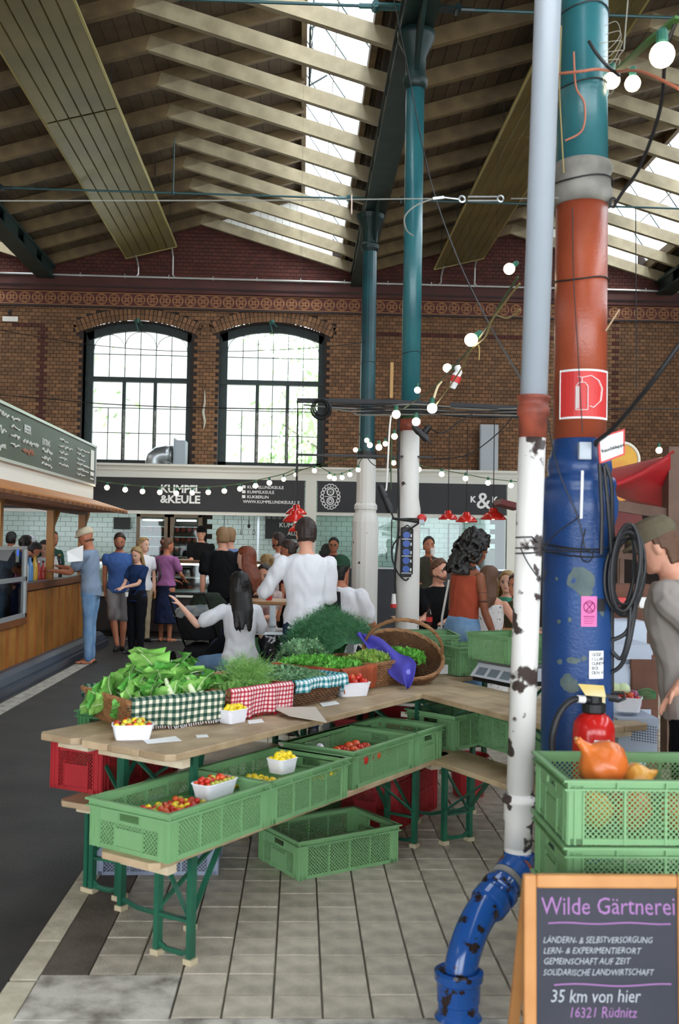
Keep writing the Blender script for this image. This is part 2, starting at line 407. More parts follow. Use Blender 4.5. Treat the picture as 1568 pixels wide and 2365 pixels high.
# windows
M_frame = mat('dark_green_window_frame', '1d2a28', .5, col2='10201e', nscale=8)
M_frw = mat('peeling_grey_frame', '8d8a80', .7, col2='4a4a44', nscale=14)
M_glass = glass_mat()
for wi, w in enumerate(wins):
    cx, cz, R = arch(w); y = YB + .27; root = MB(); a0 = math.asin((w[1] - w[0]) / 2 / R)
    x0, x1 = w[0], w[1]; n = 24
    # outer frame: jambs, sill and a band under the arch
    root.b2(x0, x0 + .16, y, y + .09, w[2], w[3] + .1); root.b2(x1 - .12, x1, y, y + .09, w[2], w[3] + .1); root.b2(x0, x1, y, y + .09, w[2], w[2] + .09)
    pin = []
    for k in range(n):
        aa, ab = -a0 + 2 * a0 * k / n, -a0 + 2 * a0 * (k + 1) / n
        P = [(cx + r * math.sin(a), yy, cz + r * math.cos(a)) for a in (aa, ab) for r in (R - .16, R + .01) for yy in (y, y + .09)]
        root.add(P, [(0, 1, 3, 2), (4, 6, 7, 5), (0, 4, 5, 1), (2, 3, 7, 6), (0, 2, 6, 4), (1, 5, 7, 3)])
    root.b2(x0, x1, y - .03, y + .09, 4.93, 5.03)
    wo = tag(root.build('window_%d' % (wi + 1), M_frame), ('left' if wi == 0 else 'right') + ' arched window of the brick wall with dark glazing bars', kind='structure')
    xi0, xi1 = x0 + .16, x1 - .12; W3 = (xi1 - xi0) / 3
    for k in (1, 2):
        b = MB(); b.b2(xi0 + k * W3 - .035, xi0 + k * W3 + .035, y - .01, y + .06, w[2] + .09, 4.93); mu_ = b.build('mullion', M_frame, wo)
        b = MB(); b.b2(xi0 + k * W3 - .012, xi0 + k * W3 + .028, y - .014, y - .009, w[2] + .09, 4.35); b.build('peeling_strip', M_frw, mu_)
    b = MB()
    for k in range(3): b.b2(xi0 + (k + .5) * W3 - .008, xi0 + (k + .5) * W3 + .008, y + .02, y + .04, w[2] + .09, 4.93 if k else 4.39)
    for zz in (3.87, 4.39): b.b2(xi0, xi1, y + .02, y + .04, zz - .008, zz + .008)
    for k in range(1, 6): b.b2(xi0 + k * W3 / 2 - .008, xi0 + k * W3 / 2 + .008, y + .02, y + .04, 5.0, cz + math.sqrt(max(0, (R - .15) ** 2 - (xi0 + k * W3 / 2 - cx) ** 2)))
    b.b2(xi0, xi1, y + .02, y + .04, 5.5, 5.516)
    for k in range(3):  # three round heads
        c0 = xi0 + (k + .5) * W3; rr = W3 / 2
        zc = cz + R - .17 - rr - (.07 if k != 1 else 0)
        b.tube([(c0 + rr * math.cos(a), y + .03, zc + rr * math.sin(a)) for a in [PI * j / 14 for j in range(15)]], .008, 4)
    b.build('glazing_bars', M_frame, wo)
    g = MB(); g.add([(xi0, y + .045, w[2] + .05), (xi1, y + .045, w[2] + .05), (xi1, y + .045, 4.95), (xi0, y + .045, 4.95)], [(0, 1, 2, 3)]); g.build('pane', M_glass, wo)
    top = [(x1 - .1, y + .045, 5.0), (x0 + .1, y + .045, 5.0)] + [(cx + (R - .1) * math.sin(a), y + .045, cz + (R - .1) * math.cos(a)) for a in [-a0 + 2 * a0 * k / n for k in range(n + 1)]]
    g = MB(); g.add(top, [tuple(range(len(top)))]); g.build('pane', M_glass, wo)
    b = MB(); b.bar((cx - .07, YB - .03, w[4] + .02), (cx, YB + .02, w[4] - .2), .03, .02); b.bar((cx + .09, YB - .03, w[4] - .1), (cx, YB + .02, w[4] + .02), .03, .02); b.ell((cx, YB - .03, w[4]), .05, 8); b.build('window_latch', mat('green_iron_paint', '2f5a50', .5), wo)
# outdoors behind the windows
M_leafo = mat('sunlit_tree_leaves', 'a9c690', .9, rand=.2)
M_bark = mat('tree_bark_outdoors', '8f8778', .9)
M_outw = mat('pale_neighbour_wall', 'e2dccf', .9); M_outr = mat('grey_neighbour_roof', 'bcbab6', .8)
M_ground = mat('outdoor_paving', 'b8b5ad', .9)
g = MB(); g.b2(-40, 40, 22, 80, -.3, -.15); tag(g.build('outdoor_ground', M_ground), 'pale paved yard behind the windows', kind='structure')
random.seed(3)
for k, (tx, ty, tz, tr_) in enumerate([(-7.5, 33, 8.5, 3.6), (-3.2, 35, 9.5, 4.2), (1.2, 32, 7.6, 3.6), (4.5, 36, 10, 4.0), (-11, 36, 10, 4)]):
    r = empty('tree', (tx, ty, 0), label='pale leafy tree outside the arched windows, ' + ['at the far left window edge', 'behind the left window', 'behind the right window', 'right of the right window', 'left of the left window'][k], cat='tree', group='trees outside the windows')
    b = MB(); b.tube([(0, 0, -.2), (.1, .1, tz * .5), (.2, 0, tz)], [.22, .16, .06], 8)
    for j in range(6): b.tube([(.1, 0, tz * .45 + j * .4), (tr_ * .6 * math.cos(j * 1.7), tr_ * .6 * math.sin(j * 1.7), tz * .6 + j * .5)], [.07, .02], 5)
    b.build('trunk', M_bark, r); b = MB()
    for j in range(2600):
        d = Vector((random.gauss(0, 1), random.gauss(0, 1), random.gauss(0, 1))).normalized() * tr_ * random.random() ** .45
        p = Vector((d.x, d.y, tz * .62 + d.z * 1.1)); u = Vector((random.uniform(-1, 1), random.uniform(-1, 1), random.uniform(-1, 1))).normalized(); v = u.orthogonal().normalized(); s = random.uniform(.1, .2)
        b.add([p - u * s, p + v * s * .5, p + u * s, p - v * s * .5], [(0, 1, 2, 3)])
    tag(b.build('foliage', M_leafo, r), kind='stuff')
r = empty('neighbour_building', (-9, 27, 0), label='low pale building with a sloping roof seen through the left window', cat='building')
b = MB(); b.add([(0, 0, 0), (7.0, 0, 0), (7.0, 0, 3.2), (0, 0, 6.2), (0, 8, 0), (7.0, 8, 0), (7.0, 8, 3.2), (0, 8, 6.2)], [(0, 1, 2, 3), (4, 7, 6, 5), (1, 5, 6, 2), (0, 3, 7, 4)]); b.build('wall', M_outw, r)
b = MB(); b.bar((-.2, 4, 6.45), (7.4, 4, 3.15), 8.4, .14, up=(0, 1, 0)); b.build('roof', M_outr, r)
# ================================================================ roof: four saw-tooth bays
M_board = mat('tan_roof_boards', '54452f', .8, col2='433523', nscale=3, rand=.16)
M_raft = mat('tan_painted_rafter', '715d3b', .7, col2='5a482e', nscale=4, rand=.06)
M_raftw = mat('cream_rafter', '9b8e70', .6, col2='82755a', nscale=4, rand=.04)  # paler colour for the falling rafters
M_white = mat('white_roof_boards', 'e6e4da', .7, rand=.04)
M_green = mat('dark_green_iron', '12302c', .5, col2='0c211f', nscale=5)
M_over = mat('roof_cover_felt', '55504a', .9)
M_sky = bpy.data.materials.new('wired_roof_glass'); M_sky.use_nodes = True; _nt = M_sky.node_tree; _nt.nodes.remove(_nt.nodes['Principled BSDF'])
_a = _nt.nodes.new('ShaderNodeBsdfTransparent'); _b = _nt.nodes.new('ShaderNodeBsdfTranslucent'); _b.inputs[0].default_value = (.9, .95, 1, 1); _a.inputs[0].default_value = (.95, .98, 1, 1); _m = _nt.nodes.new('ShaderNodeMixShader'); _m.inputs[0].default_value = .35
_nt.links.new(_a.outputs[0], _m.inputs[1]); _nt.links.new(_b.outputs[0], _m.inputs[2]); _nt.links.new(_m.outputs[0], _nt.nodes['Material Output'].inputs[0])
SL = .3; ang = math.atan(SL)
ro = MB()
for k in range(-1, 4):
    x0 = -5.3 + 6.4 * k
    ro.add([(x0 - .2, -6.9, 7.5), (x0 + 5.22, -6.9, 7.5 + SL * 5.4), (x0 + 5.22, 20.9, 7.5 + SL * 5.4), (x0 - .2, 20.9, 7.5)], [(0, 1, 2, 3)])
    ro.add([(x0 + 6.08, -6.9, 7.66), (x0 + 6.45, -6.9, 7.55), (x0 + 6.45, 20.9, 7.55), (x0 + 6.08, 20.9, 7.66)], [(0, 1, 2, 3)])
ceil_o = tag(ro.build('ceiling', M_over), 'timber saw-tooth roof of the hall with steep north lights', kind='structure')
rb = MB(); rb.bar((0, 0, 7.2 + .1), (5.2, 0, 7.2 + .1 + SL * 5.2), .2, .09, up=(0, 1, 0)); rb.v = [tuple(p) for p in rb.v]
ra = rb.mesh('rafter'); ra.materials.append(M_raft)
rb = MB(); rb.bar((3.15, 0, 7.2 + .1 + SL * 3.15), (6.35, 0, 7.2 + .1 + SL * 3.15 - 3.2 * .29), .2, .09, up=(0, 1, 0))
rd = rb.mesh('rafter'); rd.materials.append(M_raftw)
ys = [20.35 - 1.03 * j for j in range(26)]
for k in range(-1, 3):
    x0 = -5.3 + 6.4 * k
    for y in ys:
        if y > 6 or k in (0, 1): inst('rafter', ra, ceil_o, (x0, y, 0)); inst('rafter', rd, ceil_o, (x0, y, 0))
    for j in range(30):
        if k == -1 and j < 12: continue
        bmb = MB(); xa = .02 + j * .173; xb = xa + .166; L0 = -6.9
        za, zb = 7.41 + SL * xa, 7.41 + SL * xb
        bmb.add([(x0 + xa, L0, za), (x0 + xb, L0, zb), (x0 + xb, 20.5, zb), (x0 + xa, 20.5, za), (x0 + xa, L0, za + .025), (x0 + xb, L0, zb + .025), (x0 + xb, 20.5, zb + .025), (x0 + xa, 20.5, za + .025)],
                [(0, 1, 2, 3), (7, 6, 5, 4), (0, 4, 5, 1), (1, 5, 6, 2), (2, 6, 7, 3), (3, 7, 4, 0)])
        bmb.build('roof_board', M_board, ceil_o)
    # kerb of the north light, boards below it
    b = MB(); b.b2(x0 + 6.02, x0 + 6.10, -6.9, 20.5, 7.5, 7.68); b.b2(x0 + 5.18, x0 + 5.26, -6.9, 20.5, 8.80, 8.98)
    b.bar((x0 + 5.92, 9, 7.62), (x0 + 6.35, 9, 7.42), 22.6, .03, up=(1, 0, 0)) if 0 else None
    b.build('light_kerb', M_raft, ceil_o)
    for j in range(3):
        xa = 6.08 + j * .1; q = MB(); q.add([(x0 + xa, -6.9, 7.60 - j * .05), (x0 + xa + .095, -6.9, 7.57 - j * .05), (x0 + xa + .095, 20.5, 7.57 - j * .05), (x0 + xa, 20.5, 7.60 - j * .05)], [(0, 1, 2, 3)]); q.build('kerb_board', M_board, ceil_o, solid=.02)
    y = 20.2; i = 0; GT, GB = Vector((x0 + 5.22, 0, 8.86)), Vector((x0 + 6.06, 0, 7.66))
    while y > -6:
        yv = Vector((0, y, 0)); b = MB(); b.bar(GB + yv, GT + yv, .012, .022 if i % 2 == 0 else .012, up=(0, 1, 0)); b.build('light_bar', M_white if i % 2 else M_green, ceil_o); y -= .515; i += 1
    for t in (.5,):
        q = MB(); p = GB.lerp(GT, t); q.b2(p.x - .008, p.x + .008, -6.9, 20.5, p.z - .008, p.z + .008); q.build('light_rail', M_white, ceil_o)
    b = MB(); b.add([GB + Vector((.02, -6.9, 0)), GB + Vector((.02, 20.5, 0)), GT + Vector((.02, 20.5, 0)), GT + Vector((.02, -6.9, 0))], [(0, 1, 2, 3)]); b.build('north_light_pane', M_sky, ceil_o)
    for j in range(17):  # white boarding closing the triangle at the wall
        xx = x0 + 3.3 + j * .15; q = MB()
        lo, hi = 7.4 + SL * 3.15 - (xx - x0 - 3.15) * .29 + .0, 7.42 + SL * (xx - x0)
        q.add([(xx, 20.44, lo), (xx + .144, 20.44, lo - .043), (xx + .144, 20.44, hi + .043), (xx, 20.44, hi)], [(0, 1, 2, 3)]); q.build('gable_board', M_white, ceil_o, solid=.02)
# opened vent frame in the left bay
b = MB(); vx = 5.85 - 5.3
for y in (12.6, 14.2):
    b.bar((vx - .55, y, 8.25), (vx, y, 8.6), .03, .02); b.bar((vx - .55, y, 8.25), (vx - .5, y, 8.75), .03, .02)
b.bar((vx - .55, 12.6, 8.25), (vx - .55, 14.2, 8.25), .03); b.bar((vx - .5, 12.6, 8.75), (vx - .5, 14.2, 8.75), .03); b.bar((vx - .55, 12.6, 8.25), (vx - .5, 14.2, 8.75), .012); b.bar((vx - .5, 12.6, 8.75), (vx - .55, 14.2, 8.25), .012)
b.build('vent_frame', M_green, ceil_o)
# valley girders
for k in range(0, 4):
    xv = -5.3 + 6.4 * k; b = MB()
    b.b2(xv - .03, xv + .03, 1, 20.5, 7.0, 7.4); b.b2(xv - .17, xv + .17, 1, 20.5, 6.96, 7.0); b.b2(xv - .17, xv + .17, 1, 20.5, 7.2, 7.26)
    gr = tag(b.build('trim_%d' % (3 + k), M_green), 'dark green iron girder along the roof valley, ' + ['at the left edge of the picture', 'above the row of iron columns', 'at the right edge of the picture', 'out at the far right'][k], kind='structure')
    for j in range(14):
        q = MB(); y = 3.3 + j * 1.25; q.b2(xv - .15, xv - .12, y, y + .8, 7.02, 7.2); q.b2(xv + .12, xv + .15, y, y + .8, 7.02, 7.2); q.build('side_plate', M_green, gr)
# yellow ribbed radiant panels
M_yel = mat('olive_yellow_panel', '75693a', .36, metal=.2, col2='5f552f', nscale=1.2); M_yel2 = mat('panel_edge_trim', 'b0a468', .35, metal=.3)
M_galv = mat('galvanised_pipe', 'b9bab5', .35, metal=.6)
for k, (px0, pz0, px1, pz1, lb) in enumerate([(-3.6, 7.30, -2.62, 7.56, 'left long olive yellow ribbed ceiling panel beneath the rafters'), (2.62, 7.25, 3.6, 7.50, 'right olive yellow ribbed ceiling panel behind the grey downpipe')]):
    r = empty('radiant_panel', (0, 0, 0), label=lb, cat='ceiling panel', group='radiant ceiling panels')
    d = Vector((px1 - px0, 0, pz1 - pz0)); n_ = 6; nn = Vector((-d.z, 0, d.x)).normalized()
    for seg, (ya, yb) in enumerate(((13.6, 19.95), (4.2, 13.55))):
        b = MB(); prof = []
        for i in range(n_):
            for t, h in ((.0, .02), (.08, .0), (.92, .0), (1., .02)):
                prof.append(Vector((px0, 0, pz0)) + d * ((i + t) / n_) + nn * h)
        m_ = len(prof); vs = [p + Vector((0, ya, 0)) for p in prof] + [p + Vector((0, yb, 0)) for p in prof]
        b.add(vs, [(i, i + 1, m_ + i + 1, m_ + i) for i in range(m_ - 1)]); b.build('ribbed_sheet', M_yel, r, solid=.01)
    b = MB()
    for t in (0, 1): b.bar(Vector((px0, 4.2, pz0 + .02)) + d * t, Vector((px0, 19.95, pz0 + .02)) + d * t, .05, .03)
    b.bar((px0 - .02, 19.97, pz0), (px1 + .02, 19.97, pz1 + .01), .04, .03); b.build('edge_trim', M_yel2, r)
    b = MB()
    for i in range(8):
        y = 19.2 - 2 * i
        for t in (.02, .98): p = Vector((px0, y, pz0)) + d * t; b = MB(); b.bar(p, (p.x, y, 7.4 + SL * ((p.x + 5.3) % 6.4)), .012); b.build('hanger', mat('dark_hanger_rod', '2c2a28', .5), r)
    pa = Vector((px0 + .18, 19.9, pz0 + .05)); pb = Vector((px1 - .1, 19.9, pz1 + .03)); zz = 7.04
    for p in (pa, pb): b = MB(); b.tube([p, (p.x, 20.15, p.z - .02), (p.x, 20.33, p.z - .12), (p.x, 20.36, zz + .05), (p.x + (-.05 if p is pa else .05), 20.36, zz)], .018, 8); b.build('feed_pipe', M_galv, r)
b = MB(); b.tube([(-7.6, 20.36, 7.035), (8.6, 20.36, 7.035)], .022, 8)
for i in range(18): b.box((-7.3 + i * .9, 20.38, 7.05), (.02, .05, .08))
tag(b.build('heating_pipe', M_galv), 'pale horizontal heating pipe along the brick gable above the cornice', 'pipe')
# tie rods
M_rod = mat('blue_green_rod', '1f4a4c', .45)
for yy, lb in ((15.9, 'thin tie rod crossing the left roof bay'), (15.9, 'tie rod crossing the right roof bay behind the downpipe'), (10.15, 'near tie rod high above the picture'), (10.15, 'near tie rod at the top right corner')):
    xa = -5.3 if lb.startswith('thin') or 'high' in lb else 1.1; zt = 7.22
    r = empty('tie_rod', (xa, yy, zt), label=lb, cat='tie rod', group='iron tie rods')
    b = MB(); b.tube([(.5, 0, 0), (5.9, 0, 0)], .017, 8); b.tube([(3.15, 0, .0), (3.15, 0, .9)], .01, 6); b.ell((3.15, 0, 0), .035, 8); b.build('rod', M_rod, r)
    for t in (0, 1):
        b = MB(); x = .1 if t == 0 else 6.3; s = 1 if t == 0 else -1
        b.bar((x, -.03, 0), (x + s * .35, -.03, 0), .07, .02); b.bar((x, .03, 0), (x + s * .35, .03, 0), .07, .02); b.tube([(x + s * .33, -.06, 0), (x + s * .33, .06, 0)], .04, 8); b.tube([(x + s * .33, 0, 0), (x + s * .5, 0, 0)], .028, 8); b.build('clevis', mat('clevis_iron_%d' % t, '2b6467' if t else '16282a', .4), r)
# ================================================================ butcher's stall against the back wall
random.seed(11)
M_wpaint = mat('white_painted_timber', 'dedcd0', .6, rand=.02); M_sign = mat('black_sign_board', '272628', .6)
M_letter = mat('white_lettering', 'f2f2ee', .6); M_wtile = mat('white_glazed_tile', 'cfe3df', .25, rand=.03); M_grey = mat('dark_grey_front', '3a3e44', .6, col2='33373c', nscale=3)
M_steel = mat('brushed_steel', 'a9aeb0', .3, metal=.8); M_blackm = mat('black_metal', '151516', .5); M_wood = mat('warm_brown_wood', '6e4a2a', .6, col2='57381e', nscale=6)
M_woodf = mat('brown_fridge_frame', '7a6552', .5); M_lamp = mat('lit_tube', 'f4fff8', .5, emit=9); M_dint = mat('dark_fridge_inside', '1c1713', .7)
M_meat = mat('red_meat', 'a8453c', .5, rand=.3); M_meat2 = mat('pale_sausage', 'd8a58c', .5, rand=.2); M_greenery = mat('garnish_green', '4d7a35', .7)
YS = 18.0
r = empty('butcher_stall', (0, YS, 0), label='white butcher stall with long black signboards under the arched windows', cat='market stall')
P = lambda B, n, m, **k: B.build(n, m, r, **k)
b = MB(); b.b2(-6.2, 3.95, -.02, .12, 2.77, 2.98); b.b2(-6.2, 4.0, -.08, .2, 2.98, 3.02); b.b2(-6.2, 3.98, -.04, .0, 2.9, 2.93); P(b, 'cornice', M_wpaint)
b = MB(); b.b2(-6.2, 4.0, .2, 2.3, 2.92, 3.0); P(b, 'flat_roof', M_wpaint)
for a, c in ((.07, .27), (3.74, 3.95), (-6.2, -6.0)):
    b = MB(); b.b2(a, c, -.03, .15, 0, 2.77); b.b2(a - .02, c + .02, -.05, .17, 0, .15); P(b, 'pilaster', M_wpaint)
b = MB(); b.b2(-6.0, .07, -.03, .1, 2.12, 2.18); P(b, 'sign_rail', M_wpaint); b = MB(); b.b2(.27, 3.74, -.03, .1, 2.15, 2.21); P(b, 'sign_rail', M_wpaint)
b = MB(); b.b2(-6.0, .05, -.04, .02, 2.18, 2.77); s1 = P(b, 'sign_board', M_sign)
b = MB(); b.b2(.29, 3.72, -.04, .02, 2.21, 2.77); s2 = P(b, 'sign_board', M_sign)
text('KUMPEL', .195, M_letter, s1, (-2.53, -.045, 2.51), sx=1.0, off=.0065, name='lettering')
text('&KEULE', .195, M_letter, s1, (-2.53, -.045, 2.325), sx=1.05, off=.0065, name='lettering')
for i, t in enumerate(('KUMPELUNDKEULE', 'KUMPELKEULE', 'KUKBERLIN', 'WWW.KUMPELUNDKEULE.DE')):
    z = 2.61 - i * .088; text(t, .075, M_letter, s1, (-.98 if i < 3 else -1.05, -.045, z), off=.001, name='lettering')
    if i < 3: b = MB(); b.b2(-1.07, -1.01, -.043, -.04, z, z + .055); b.build('icon', M_letter, s1)
# crest
b = MB(); cx, cz = .52, 2.49
for k in range(18):
    a = 2 * PI * k / 18; rx, rz = .15, .20; ringxz(b, cx + rx * math.cos(a), cz + rz * math.sin(a), .03, .007, 8, y=-.044)
ringxz(b, cx, cz + .085, .06, .01, 16, y=-.044); ringxz(b, cx, cz - .08, .06, .01, 16, y=-.044)
for k in range(6): a = k * PI / 3; b.bar((cx, -.044, cz + .085), (cx + .05 * math.cos(a), -.044, cz + .085 + .05 * math.sin(a)), .008, .003)
ringxz(b, cx, cz - .08, .03, .008, 10, y=-.044); b.b2(cx - .1, cx + .1, -.046, -.043, cz - .004, cz + .006)
b.build('crest_emblem', M_letter, s2)
text('K', .15, M_letter, s2, (3.06, -.045, 2.44), off=.006, name='lettering'); text('&', .42, M_letter, s2, (3.17, -.045, 2.33), off=.004, name='lettering'); text('K', .15, M_letter, s2, (3.46, -.045, 2.44), off=.006, name='lettering')
# inside
b = MB(); b.b2(-6.2, 4.0, 2.28, 2.32, 0, 2.92); P(b, 'back_panel', M_mort)
b = MB()
for j in range(23):
    for i in range(-1, 48):
        x = -6.1 + i * .21 + (j % 2) * .105
        if x > 3.8 or (-3.3 < x < -1.95 and j < 99): continue
        b.b2(x, x + .203, 2.265, 2.28, .6 + j * .1, .695 + j * .1)
tag(P(b, 'wall_tiles', M_wtile), kind='stuff')
b = MB(); b.b2(-5.5, -.2, .9, .98, 2.86, 2.9); P(b, 'ceiling_lamp', M_lamp); b = MB(); b.b2(.6, 3.4, 1.0, 1.08, 2.86, 2.9); P(b, 'ceiling_lamp', M_lamp)
b = MB(); b.b2(.27, 3.74, 0, .08, 0, 1.2); P(b, 'grey_front', M_grey)
b = MB(); b.b2(.27, 3.74, .02, .03, 1.2, 2.15); P(b, 'window_pane', M_glass)
b = MB(); b.b2(.27, 3.74, -.02, .25, 1.2, 1.23); P(b, 'ledge', M_steel)
b = MB(); b.b2(-.84, -.8, 1.2, 1.24, 0, 2.75); b.b2(-.8, .07, 1.2, 1.22, 2.72, 2.76); P(b, 'door_frame', M_steel)
# two maturing fridges
for k, (xa, xb) in enumerate(((-3.28, -2.66), (-2.61, -1.98))):
    f = empty('maturing_fridge', (xa, 20.0, 0), label=('left' if k == 0 else 'right') + ' tall glass fridge with brown frame behind the butcher counter', cat='fridge', group='maturing fridges')
    w = xb - xa; b = MB()
    b.b2(0, w, .02, .24, 0, .06); b.b2(0, .07, 0, .24, 0, 2.2); b.b2(w - .07, w, 0, .24, 0, 2.2); b.b2(0, w, 0, .24, 2.12, 2.2); b.b2(0, w, 0, .24, .9, .98); b.build('frame', M_woodf, f)
    b = MB(); b.b2(.06, w - .06, .2, .24, .05, 2.13); b.build('back', M_dint, f)
    for j in range(5):
        b = MB(); b.b2(.07, w - .07, .06, .2, 1.12 + j * .2, 1.13 + j * .2); b.build('shelf', M_steel, f)
        if j: 
            b = MB()
            for i in range(4): b.ell((.13 + i * .12, .13, 1.06 + j * .2 + .02), (.05, .05, .05 + random.random() * .02), 8)
            tag(b.build('meat', M_meat, f), kind='stuff')
    b = MB(); b.b2(.12, w - .12, .05, .08, 2.04, 2.07); b.build('strip_light', M_lamp, f)
    b = MB(); b.b2(.06, w - .06, .01, .016, .98, 2.12); gd_ = b.build('glass_door', M_glass, f)
    b = MB(); b.tube([(w - .035 if k == 0 else .035, -.04, 1.35), (w - .035 if k == 0 else .035, -.04, 1.75)], .012, 8); b.build('handle', M_steel, gd_)
# rail with tools, hanging sausages, menu board
b = MB(); b.tube([(-1.65, 2.2, 2.42), (-.4, 2.2, 2.42)], .012, 6); P(b, 'tool_rail', M_steel)
for i, x in enumerate([-1.55, -1.45, -1.32, -1.2, -1.05, -.95, -.84, -.7, -.6, -.5]):
    t = empty('kitchen_tool', (x, 20.16, 2.42), label='dark utensil hanging from the rail on the white tiles', cat='utensil', group='utensils hanging on the rail'); L = random.choice([.18, .3, .42, .55])
    b = MB(); b.tube([(0, 0, .01), (0, 0, -L)], .006, 6); b.ell((0, 0, -L - .03), (.03, .012, .045), 8); b.build('blade', M_steel if i % 2 else M_blackm, t)
for i, x in enumerate([-1.5, -1.1, -.98]):
    s = empty('sausage_bunch', (x, 20.12, 2.66), label='dark sausages hanging at the top of the tiled wall', cat='sausage', group='hanging sausages'); b = MB()
    for k in range(3): b.tube([(k * .04, 0, 0), (k * .04, 0, -.12), (k * .04 + .01, 0, -.22)], [.008, .018, .012], 6); 
    b.build('sausage', mat('dark_sausage', '4a1c18', .5), s)
def menu(x0, x1, y, z0, z1, name, label, cat, lines, m=M_sign):
    q = empty(name, (x0, y, z0), label=label, cat=cat); b = MB(); b.b2(0, x1 - x0, 0, .02, 0, z1 - z0); b.build('board', m, q)
    for (tx, tz, s, t) in lines: text(t, s, M_letter, q, (tx, -.004, tz), off=.001)
    return q
mq = menu(-.72, .0, 20.1, 1.72, 2.3, 'menu_board', 'black wall menu with white lettering behind the counter', 'menu board', [(.28, .24, .13, 'KUMPEL'), (.45, .08, .11, 'ALL')])
for i in range(6):
    b = MB(); b.b2(.03 + i * .11, .11 + i * .11, -.006, -.001, .4, .55); b.build('price_slip', mat('grey_slip', '6b6f70', .8), mq)
menu(-3.75, -3.42, 20.1, 1.86, 2.1, 'wall_screen', 'small black screen on the pale wall left of the fridges', 'screen', [])
# glass counter
c = empty('meat_counter', (-3.6, 17.15, 0), label='long refrigerated glass counter of the butcher with meat trays', cat='display counter')
b = MB(); b.b2(0, 3.5, 0, .75, .1, .68); b.b2(.02, 3.48, .05, .7, 0, .1); b.build('base', mat('dark_counter_wood', '2a201a', .6, col2='1e1713', nscale=4), c)
b = MB(); b.b2(-.02, 3.52, -.03, .75, .68, .75); b.build('sill', M_wpaint, c)
b = MB(); b.b2(0, 3.5, .02, .7, .75, .8); b.build('tray_bed', mat('ice_white_tray', 'dfe7e6', .4), c)
for x in (0, 1.16, 2.33, 3.48): b = MB(); b.b2(x, x + .02, 0, .02, .75, 1.28); b.build('glass_post', M_steel, c)
b = MB(); b.b2(0, 3.5, .005, .012, .75, 1.27); b.build('front_glass', M_glass, c)
b = MB(); b.b2(0, 3.5, .1, .7, 1.0, 1.012); b.build('glass_shelf', M_steel, c)
b = MB(); b.b2(-.02, 3.52, -.02, .5, 1.27, 1.31); b.build('top_shelf', M_wood, c)
b = MB(); b.b2(.1, 3.4, .45, .5, 1.22, 1.25); b.build('counter_lamp', mat('counter_tube', 'fff2dc', .5, emit=5), c)
for k in range(26):
    x = .12 + k * .13; q = empty('meat_tray', (-3.6 + x, 17.3, .8), label='small tray of meat in the glass counter', cat='tray', group='meat trays in the counter')
    b = MB(); b.b2(-.055, .055, 0, .35, 0, .015); b.build('tray', M_wpaint, q); b = MB()
    for j in range(5): b.ell((random.uniform(-.03, .03), .04 + j * .065, .035), (.04, .035, .028), 8)
    b.build('cuts', [M_meat, M_meat2, M_greenery, M_meat][k % 4], q)
# behind the right pane: taps, slicer and a worktop
b = MB(); b.b2(.3, 3.7, .5, 1.1, .9, 1.15); P(b, 'worktop', M_steel)
for k, (x, h) in enumerate(((1.02, .62), (1.2, .35), (1.42, .34))):
    q = empty('sink_tap', (x, 18.75, 1.15), label=['tall spring tap behind the pane', 'low chrome tap behind the pane, left one', 'low chrome tap behind the pane, right one'][k], cat='tap')
    b = MB(); b.tube([(0, 0, 0), (0, 0, h), (.05, 0, h + .08), (.14, 0, h + .09), (.2, 0, h + .02), (.2, 0, h - .12)], .014, 8); b.tube([(-.03, 0, .05), (.05, 0, .05)], .012, 6); b.build('spout', M_steel, q)
q = empty('meat_slicer', (.25 + .1, 18.7, 1.15), label='dark coffee machine left of the taps behind the pane', cat='machine'); b = MB(); b.b2(0, .28, 0, .3, 0, .35); b.b2(.03, .25, -.06, .0, .2, .42); b.ell((.14, .1, .4), (.1, .1, .1)); b.build('housing', M_blackm, q, bevel=.01)
q = empty('card_terminal', (3.3, 18.6, 1.15), label='grey coffee grinder at the right end behind the pane', cat='machine'); b = MB(); b.b2(0, .35, 0, .25, 0, .42); b.build('housing', mat('warm_grey_plastic', '8b8a83', .5), q, bevel=.02); b = MB(); b.b2(.05, .12, -.01, 0, .28, .33); b.build('button', mat('red_button', 'b53a34', .5), q)
for k, (x0, x1, z0, z1) in enumerate(((2.3, 2.62, 1.55, 2.0), (3.0, 3.25, 1.4, 2.1))):
    q = empty('wall_frame', (x0, 20.2, z0), label=['thin dark frame on the tiles, left one', 'thin dark frame on the tiles, right one'][k], cat='frame'); b = MB()
    w, h = x1 - x0, z1 - z0; b.b2(0, w, 0, .02, 0, .02); b.b2(0, w, 0, .02, h - .02, h); b.b2(0, .02, 0, .02, 0, h); b.b2(w - .02, w, 0, .02, 0, h); b.build('frame', M_blackm, q)
q = empty('vent_duct', (-2.75, 19.4, 3.0), label='shiny galvanised ventilation elbow with square flange on the stall roof', cat='duct')
b = MB(); b.tube([(-.12, 0, 0), (-.12, 0, .15), (-.1, 0, .24), (-.03, 0, .3), (.08, 0, .32), (.25, 0, .32)], [.17, .17, .175, .175, .17, .17], 24); b.build('elbow', M_steel, q, smooth=True)
for x in (.1, .2): b = MB(); b.tube([(x, 0, .32), (x + .02, 0, .32)], .185, 24); b.build('seam_ring', M_steel, q)
b = MB(); b.b2(.28, .3, -.25, .25, 0, .62); b.b2(.3, .5, -.22, .22, .0, .58); b.build('square_flange', mat('dull_galvanised_sheet', '8d9499', .4, metal=.5), q)
